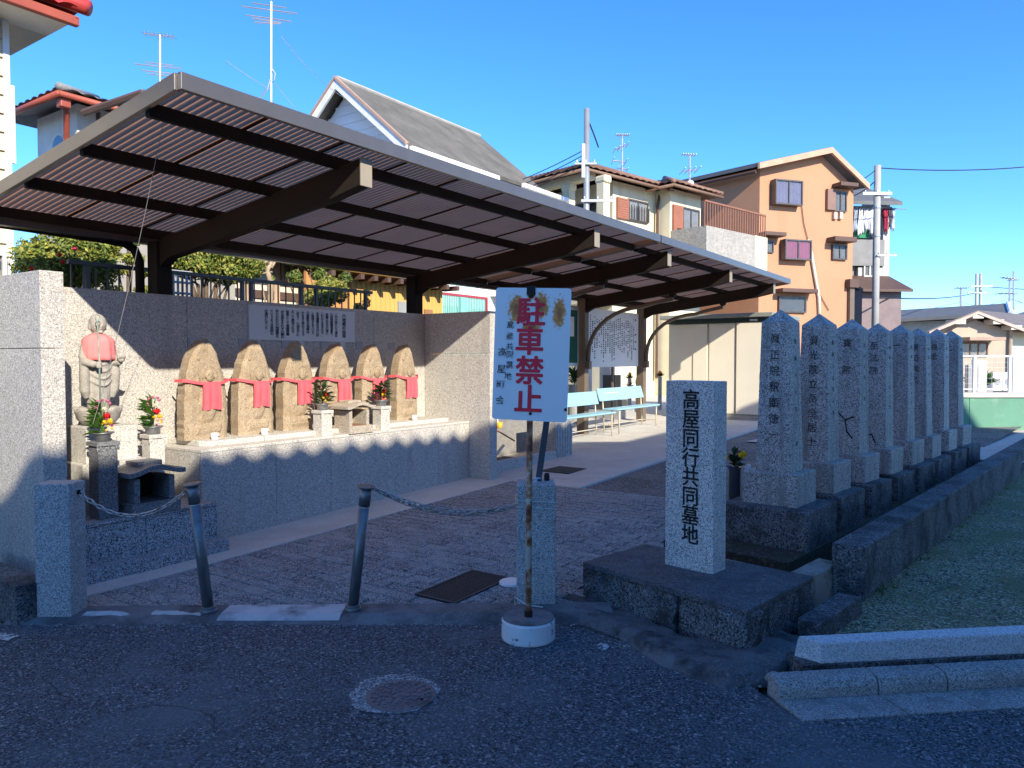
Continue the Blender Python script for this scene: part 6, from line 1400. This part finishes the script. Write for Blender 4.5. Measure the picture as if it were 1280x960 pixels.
pole_l = thing("laundry_pole", "laundry pole hung with washing on the upstairs balcony", "laundry pole", GF.pt(s0 + 1, zbt + .7, .35))
MB().tube([GF.pt(s0 + .1, zbt + 1.25, .3), GF.pt(.5, zbt + 1.25, .3)], .02, 6).build("pole", STEEL, pole_l)
for u_ in (s0 + .3, -.2): MB().tube([GF.pt(u_, zbt + 1.25, .3), GF.pt(u_, zbt + 1.25, -.05), GF.pt(u_, zbt - .1, -.02)], .018, 6).build("pole_bracket", STEEL, pole_l)
for k, (x0, x1, c, nm) in enumerate(((1062, 1067, (.30, .36, .45), "blue-grey towel"), (1068, 1074, (.65, .66, .68), "white shirt"), (1075, 1081, (.50, .52, .56), "pale grey shirt"), (1082, 1088, (.70, .70, .70), "white towel"), (1099, 1104, (.28, .02, .05), "dark red blanket"), (1105, 1109, (.08, .08, .10), "black garment"), (1110, 1113, (.6, .6, .62), "white sock string"))):
    a0 = GF.at(x0, 270)[0]; a1 = GF.at(x1, 270)[0]; z1 = zbt + 1.23; ln_ = R.uniform(.7, 1.1); vs = []; fs = []
    for j in range(7):
        for i in range(7):
            vs.append(GF.pt(a0 + (a1 - a0) * (i / 6 + .08 * math.sin(j + k)), z1 - ln_ * j / 6 * (1 + .08 * math.sin(i * 2 + k)), .3 + .05 * math.sin(i * 1.7 + j * .5 + k)))
    for j in range(6):
        for i in range(6): a = j * 7 + i; fs.append((a, a + 1, a + 8, a + 7))
    o = MB().add(vs, fs).build("washing", M("washing_%d" % k, c, .9, var=.1, vscale=5), None, smooth=True, org=GF.pt(a0, z1 - ln_, .3)); tag(o, nm + " hanging on the balcony laundry pole", "laundry", "washing on the balcony"); o.modifiers.new("thick", 'SOLIDIFY').thickness = .02

# ---- far houses on the right
r = thing("house", "beige gabled house with a brown-framed window beyond the white fence", "house", ondepth(1230, 480, 27) * V((1, 1, 0)))
g0_ = ondepth(1262, 440, 27); g0_ = V((g0_.x, g0_.y, 0)); HF = Face(g0_, math.radians(86)); ext = V((.80, .60, 0)) * 9
sl_, zl = HF.at(1150, 418); sa, za = HF.at(1210, 393); sr_, zr_ = HF.at(1263, 413)
HB = M("beige_wall_shaded", (.40, .345, .27), .85, var=.05); HC = M("cream_wall", (.66, .60, .44), .8, var=.03)  # gable beige greyed darker so its colour carries the shade
MB().prism([HF.pt(sl_ + .4, 0), HF.pt(sl_ + .4, zl + .05), HF.pt(sa, za - .12), HF.pt(0, zr_), HF.pt(0, 0)], ext).build("wall", HB, r)
FS = Face(g0_, math.radians(53.1)); MB().fb(FS, 0.1, 9, 0, zr_ - .05, .0, .03).build("side_wall", HC, r)
for (a, za_, b, zb_) in ((sl_, zl, sa, za), (sr_ + .5, zr_ - .18, sa, za)):
    MB().prism([HF.pt(a, za_, .5), HF.pt(a, za_ + .12, .5), HF.pt(b, zb_ + .12, .5), HF.pt(b, zb_, .5)], ext * 1.06).build("roof", M("brown_grey_roof", (.15, .135, .13), .7), r)
    MB().prism([HF.pt(a, za_ - .02, .54), HF.pt(a, za_ + .08, .54), HF.pt(b, zb_ + .08, .54), HF.pt(b, zb_ - .02, .54)], -HF.n * .05).build("bargeboard", M("pink_trim", (.48, .36, .30), .6), r)
for x, y in ((1189, 403), (1211, 396), (1236, 403), (1258, 410)): a, z = HF.at(x, y); MB().fb(HF, a - .2, a + .2, z - .08, z + .08, 0, .5).build("bracket", M("pale_bracket", (.6, .55, .46), .7), r)
window(r, HF, 1200, 428, 1234, 446, panes=3, curtain=curtain_mat("white_net", (.62, .63, .6)), frame=M("brown_frame", (.18, .07, .04), .6)); a0, a1, z0, z1 = HF.rect(1196, 422, 1240, 426); MB().fb(HF, a0, a1, z0, z1, 0, .7).build("window_hood", M("tan_hood", (.36, .25, .19), .6), r)
MB().tube([HF.pt(-.05, zr_, .1), HF.pt(-.05, 0, .1)], .06, 6).build("downpipe", M("tan_pipe", (.40, .33, .26), .6), r)
r = thing("house", "wide low house with dark grey roof beyond the beige gabled house", "house", ondepth(1190, 470, 40) * V((1, 1, 0)))
rdg = [ondepth(1115, 388, 44), ondepth(1260, 379, 41)]; ev = [ondepth(1100, 400, 39), ondepth(1240, 402, 36)]
dn_ = (ev[0] - rdg[0]); MB().add([rdg[0], rdg[1], rdg[1] + dn_, rdg[0] + dn_, rdg[0] + V((0, 0, -.15)), rdg[1] + V((0, 0, -.15)), rdg[1] + dn_ + V((0, 0, -.15)), rdg[0] + dn_ + V((0, 0, -.15))], [(0, 1, 2, 3), (7, 6, 5, 4), (0, 3, 7, 4), (3, 2, 6, 7), (2, 1, 5, 6)]).build("roof", DKROOF, r)
bkd = V((-dn_.x, -dn_.y, dn_.z)); MB().prism([rdg[0], rdg[1], rdg[1] + bkd, rdg[0] + bkd], (0, 0, -.15)).build("roof", DKROOF, r)
w0, w1_ = rdg[0] + dn_ * .85, rdg[1] + dn_ * .85; v0, v1 = rdg[0] + bkd * .85, rdg[1] + bkd * .85; xd = (rdg[1] - rdg[0]).normalized() * .5
MB().prism([up(w0 + xd, 0), up(w1_ - xd, 0), up(v1 - xd, 0), up(v0 + xd, 0)], (0, 0, w0.z - .2)).build("wall", LW, r)
MB().prism([up(w1_ - xd, w0.z - .2), up(v1 - xd, w0.z - .2), rdg[1] - xd - V((0, 0, .2))], xd * .1).build("gable_wall", LW, r)
for e_ in (dn_, bkd): MB().tube([rdg[1], rdg[1] + e_], .12, 6).build("bargeboard", ALUW, r)
# ---- green wall, white fence, small things beyond
gw = V((6.9, 13.9, 0)); GW_ = Face(gw, math.radians(88)); zg0 = GW_.at(1240, 545)[1]; ztp = GW_.at(1240, 497)[1]
r = thing("green_wall", "low green-painted wall with concrete coping beyond the pillars", "wall", gw)
for k in range(6): MB().fb(GW_, .2 + k * 1.5, .2 + k * 1.5 + 1.492, -.05, ztp, -.12, 0).build("panel", M("green_wall_paint", (.12, .29, .20), .7, var=.10, vscale=1.5, stain=(2, (.22, .36, .28), .55, .75)) if k == 0 else bpy.data.materials["green_wall_paint"], r, bevel=.004)
MB().fb(GW_, .15, 9.3, ztp, ztp + .09, -.32, .03).build("coping", CONC, r, bevel=.01)
r = thing("mesh_fence", "white wire-mesh fence on the coping of the green wall", "fence", GW_.pt(2, ztp + .09, -.2)); WPT = M("white_fence_paint", (.66, .67, .68), .5); zf = GW_.at(1240, 445)[1]
for px in (1190, 1226, 1271, 1276): a = GW_.at(px, 470)[0]; MB().fb(GW_, a - .025, a + .025, ztp + .088, zf + .02, -.22, -.17).build("post", WPT, r)
a9 = 9.2; MB().fb(GW_, .2, a9, zf - .02, zf + .015, -.21, -.18).build("top_rail", WPT, r); MB().fb(GW_, .2, a9, ztp + .14, ztp + .16, -.205, -.185).build("bottom_rail", WPT, r)
m = MB()
for k in range(90): m.fb(GW_, .25 + k * .1, .2525 + k * .1, ztp + .16, zf - .02, -.197, -.194)
for k in range(7): z = ztp + .16 + k * .1; m.fb(GW_, .2, a9, z, z + .0025, -.194, -.191)
stuff(m.build("wire_mesh", WPT, r))
for px0, px1, y0, Y, mi, lab, nm in ((1208, 1222, 456, 16.5, 0, "flat grey gravestone behind the white mesh fence", "gravestone"), (1216, 1232, 450, 17.5, 2, "pale stone lantern-like grave behind the white mesh fence", "gravestone")):
    q0, q1 = ondepth(px0, y0, Y), ondepth(px1, y0, Y); o = V(((q0.x + q1.x) / 2, Y, 0)); r = thing(nm, lab, "gravestone", o, "gravestones behind the mesh fence"); h = (q1.x - q0.x) / 2
    MB().box(o.x - h * 1.3, o.x + h * 1.3, Y - h, Y + h, -.05, .7).build("base", GRAVE[0], r, bevel=.01); MB().box(o.x - h, o.x + h, Y - h * .5, Y + h * .5, .7, q0.z - .0).build("shaft", GRAVE[mi], r, bevel=.02)
for k, (px, lab) in enumerate(((1244, "white air-conditioner unit on a dark stand, nearer the plant"), (1257, "white air-conditioner unit on a dark stand, nearer the downpipe"))):
    c = ondepth(px, 474, 20); r = thing("air_conditioner", lab, "air conditioner", V((c.x, 20, 0)), "air-conditioner units by the beige house")
    MB().box(c.x - .13, c.x + .13, 19.9, 20.15, .75, 1.25).build("case", WHITE, r, bevel=.02); MB().box(c.x - .14, c.x + .14, 19.88, 20.2, -.06, .76).build("stand", GRAVE[1], r); MB().lathe(V((c.x, 19.9, 1.0)), [(.09, 0), (.09, .012), (.03, .016)], 16, V((0, -1, 0))).build("fan_grille", M("fan_grey_%d" % k, (.3, .3, .3), .5), r)
c = ondepth(1226, 470, 18); r = thing("potted_plant", "bright green spiky plant behind the white mesh fence", "plant", V((c.x, 18, 0))); MB().lathe(V((c.x, 18, -.05)), [(.2, 0), (.26, .95), (.22, .95)], 14).build("pot", GRAVE[0], r); m = MB()
for k in range(70): leaves(m, V((c.x, 18, .9)), V((R.gauss(0, .6), R.gauss(0, .6), R.uniform(.4, 1))), .5, .06)
m.build("foliage", LEAF, r)

# ================================================================== poles, aerials, wires
GAL = M("galvanised_pole", (.36, .38, .39), .45, .5, var=.08); CPOLE = M("concrete_pole", (.34, .34, .33), .8, var=.08); WIRE = M("black_cable", (.03, .03, .035), .6); AER = M("aerial_aluminium", (.55, .52, .52), .4, .7); PORC = M("porcelain", (.7, .7, .68), .3)
def upole(label, px, ytop, Y, r_, arms, mat, ybase=0.0, extra=None):
    t = ondepth(px, ytop, Y); b = V((t.x, Y, ybase)); r = thing("utility_pole", label, "utility pole", b, "utility poles")
    MB().tube([b - V((0, 0, .1)), t], [r_ * 1.15, r_], 14).build("pole", mat, r, smooth=True)
    for (y, x0, x1, th) in arms:
        z = ondepth(px, y, Y).z; a = ondepth(x0, y, Y); c = ondepth(x1, y, Y)
        MB().box(a.x, c.x, Y - r_ - .06, Y - r_ + .02, z - th, z + th).build("crossarm", GAL, r)
        for q in (.1, .5, .9): MB().lathe(V((a.x + (c.x - a.x) * q, Y - r_ - .02, z + th)), [(.02, 0), (.028, .03), (.018, .06), (.024, .08)], 8).build("insulator", AER, r, smooth=True)
    for z in (.82, .7): zz = t.z * z; MB().lathe(V((b.x, Y, zz)), [(r_ * 1.2, 0), (r_ * 1.2, .06)], 14).build("band", GAL, r)
    return r, t
p1, p1t = upole("galvanised utility pole rising before the yellow house", 733.5, 136, 19, .072, ((206, 718, 745, .02), (252, 726, 767, .03)), GAL)
MB().tube([ondepth(729, 180, 18.9), ondepth(729, 222, 18.9)], .05, 8).build("side_tube", PORC, p1)
p2, p2t = upole("concrete utility pole beside the laundry balcony", 1097, 207, 28, .12, ((243, 1076, 1112, .05), (320, 1094, 1118, .03)), CPOLE)
p3, p3t = upole("distant twin utility pole with crossarms over the dark grey roof", 1221, 342, 60, .11, ((358, 1212, 1240, .06), (366, 1208, 1232, .06)), CPOLE)
p4, p4t = upole("second distant utility pole close beside its twin", 1226, 342, 60.6, .11, ((358, 1219, 1235, .05),), CPOLE)
def wire(label, pts, rr=.012, group="overhead wires", mat=None):
    o = MB().tube(pts, rr, 5).build("overhead_wire", mat or WIRE, None, org=V(pts[0])); return tag(o, label, "wire", group)
def sag(a, b, s, n=14): return [a.lerp(b, k / n) - V((0, 0, 4 * s * (k / n) * (1 - k / n))) for k in range(n + 1)]
for k, (y0, x1, y1) in enumerate(((188, 655, 217), (194, 655, 224), (201, 652, 232), (205, 650, 236))):
    wire("%s overhead wire running from the galvanised pole toward the white gabled house" % ("top", "second", "third", "lowest")[k], sag(ondepth(729, y0, 18.9), ondepth(x1 - 120, y1 + 36, 22.5), .25), .012)
wire("thin service wire hanging off the galvanised pole's top", sag(ondepth(734, 148, 19), ondepth(748, 184, 20.5), -.03), .02)
wire("high overhead wire running right from the concrete pole", sag(ondepth(1099, 210, 28), ondepth(1420, 188, 30), .35), .022)
wire("overhead wire from the concrete pole back to the orange house", sag(ondepth(1095, 212, 28), ondepth(1058, 232, 27), .1), .02)
wire("low overhead wire from the concrete pole to the distant twin poles", sag(ondepth(1100, 372, 28.2), ondepth(1219, 366, 60), .2), .03)
wire("overhead wire running right from the distant twin poles", sag(ondepth(1228, 358, 60), ondepth(1500, 352, 62), .5), .035)
wire("overhead wire between grey house roof and concrete pole", sag(ondepth(1062, 246, 30), ondepth(1094, 226, 28), .1), .02)
def aerial(label, px, ytop, ybot, Y, sets, yb=None, mat=AER):
    t = ondepth(px, ytop, Y); b = ondepth(px, ybot, Y); r = thing("roof_aerial", label, "aerial", b, "roof aerials")
    MB().tube([b, t], .016 * Y / 12, 6).build("mast", mat, r)
    for (y, x0, y0, x1, y1, n, ln) in sets:
        a, c = ondepth(x0, y0, Y), ondepth(x1, y1, Y); MB().tube([a, c], .011 * Y / 12, 5).build("boom", mat, r); MB().tube([ondepth(px, y, Y), a.lerp(c, .5)], .010 * Y / 12, 4).build("bracket", mat, r)
        dd = (c - a).normalized(); pr = dd.cross(ZUP).normalized() * ln / 2 + V((0, 0, .0))
        for k in range(n): q = a.lerp(c, k / max(1, n - 1)); MB().tube([q - pr, q + pr], .006 * Y / 12, 4).build("element", mat, r)
    for dx in (-1, 1): MB().tube([b.lerp(t, .3), b + V((dx * .5 * Y / 14, .2, 0))], .004 * Y / 12, 4).build("guy_wire", mat, r)
    return r
# shelter-side aerials stand on the roofs below them
aerial("slim roof aerial with a purple boom over the white stucco house", 200, 44, 128, 15.2, ((46, 180, 42, 217, 46, 9, .25), (82, 182, 78, 217, 82, 0, .1), (84, 168, 80, 227, 86, 0, .5), (91, 178, 88, 222, 93, 0, .6), (93, 184, 92, 216, 96, 0, .1)))
aerial("tall roof aerial with stacked pale elements above the shelter", 339, 2, 140, 12.6, ((10, 302, 8, 371, 17, 0, .1), (8, 316, 4, 358, 10, 0, .1), (22, 308, 19, 364, 27, 0, .1), (24, 315, 23, 352, 29, 0, .1), (27, 318, 28, 350, 30, 0, .1)))
aerial("roof aerial in front of the open sky above the yellow house", 777.5, 168, 232, 24.5, ((170, 770, 169, 786, 169, 7, .3), (184, 768, 188, 784, 181, 4, .7), (203, 766, 201, 782, 203, 2, .9), (212, 772, 210, 784, 212, 2, .5)))
aerial("roof aerial with a white dish by the orange house", 862, 193, 240, 24.5, ((194, 853, 193, 869, 194, 6, .3), (212, 853, 214, 872, 212, 4, .9)))
r = thing("satellite_dish", "small white satellite dish at the yellow house's roof edge", "dish", ondepth(863, 238, 24.4)); dd = V((-.3, -.9, .3)).normalized(); MB().lathe(ondepth(863, 229, 24.4), [(.02, -.04), (.06, -.03), (.10, -.02), (.11, 0.0), (.10, .0)], 18, dd).build("dish", WHITE, r, smooth=True); MB().tube([ondepth(863, 229, 24.4), ondepth(863, 240, 24.4)], .02, 6).build("bracket", AER, r)
aerial("distant roof aerial with a pink boom left of the twin poles", 1201, 360, 385, 43, ((361, 1196, 360, 1209, 360, 5, .5),))
aerial("distant roof aerial with two booms right of the twin poles", 1262, 348, 384, 41.5, ((349, 1253, 347, 1268, 349, 5, .5), (367, 1249, 367, 1268, 367, 4, .8)))
aerial("tallest distant roof aerial over the beige house", 1267, 339, 388, 41.5, ((350, 1262, 350, 1272, 350, 2, .4),))
wire("thin pale guy wire falling from the tall aerial", sag(ondepth(352, 46, 12.6), ondepth(430, 122, 16), .1), .005, mat=AER)
wire("thin pale guy wire slanting up to the tall aerial", sag(ondepth(283, 76, 12.6), ondepth(338, 112, 12.6), .02), .005, mat=AER)
wire("looping pale cable on the tall aerial's mast", [ondepth(x, y, 12.55) for x, y in ((340, 86), (344, 92), (343, 100), (338, 98), (334, 112), (326, 122), (316, 124))], .010, mat=AER)

# ================================================================== the tiled houses on the near side of the street (they shade the road)
def shade_house(name, label, u0, u1, ne0, slope_n, z_e, wave, pitch):
    ed = (P(1, 0) + P(0, slope_n)).normalized(); bd = V((ed.y, -ed.x, 0))
    if bd.dot(P(0, 1)) < 0: bd = -bd
    o = P(u0, ne0); ln_ = (u1 - u0) * math.sqrt(1 + slope_n ** 2); r = thing(name, label, "house", up(o + bd * 3, 0), "tiled houses shading the road")
    MB().frame(o, ed, bd, ZUP, .4, ln_ - .4, .65, 7.5, -.05, z_e - .1).build("wall", M("pale_mortar_wall", (.62, .58, .52), .85, var=.06), r)
    n = int(ln_ / pitch * 12); vs = []; fs = []; rows = ((0.0, 0.0), (.9, .34), (4.0, 1.5), (4.05, 1.5), (8.2, 0.0))
    for (b, dz) in rows:
        for i in range(n + 1):
            a = ln_ * i / n; s_ = abs(math.sin(math.pi * a / pitch)); vs.append(o + ed * a + bd * b + V((0, 0, z_e + dz + wave * (1 - s_))))
    for j in range(len(rows) - 1):
        for i in range(n): fs.append((j * (n + 1) + i, j * (n + 1) + i + 1, (j + 1) * (n + 1) + i + 1, (j + 1) * (n + 1) + i))
    MB().add(vs, fs).build("roof", T_GREY, r)
    MB().frame(o, ed, bd, ZUP, 0, ln_, .02, 8.1, z_e - .10, z_e - .03).build("soffit", ALUW, r)
    Fh = Face((o + bd * .65), math.atan2(ed.x, ed.y)); Fh.n = -bd; 
    k = 1.2
    while k < ln_ - 2:
        for z0 in (.9, 3.9):
            m = MB(); m.frame(o + bd * .65, ed, bd, ZUP, k, k + 1.6, -.05, .02, z0, z0 + 1.2); w_ = m.build("window", ALU, r); MB().frame(o + bd * .65, ed, bd, ZUP, k + .06, k + 1.54, -.06, -.05, z0 + .06, z0 + 1.14).build("pane", GLASS, w_)
        k += 3.2
    return r
NE0 = 4.2
kk = SUN.z / math.hypot(SUN.x, SUN.y) * math.sqrt(1.25)
shade_house("house", "two-storey tiled house whose wavy eave shades the altar front", -16.0, 5.40, 4.2 + .05 * (-16 + 1.32), .05, .735 + kk * (4.2 + 5.634), .085, .32)
shade_house("house", "lower tiled house next door whose eave shades the far yard", 5.45, 10.9, 4.55, 0.0, .12 + kk * (4.55 + 5.634), .03, .30)
for o in bpy.data.objects:
    if o.type == 'MESH' and o.data.materials and o.data.materials[0] is None: o.data.materials[0] = CONC
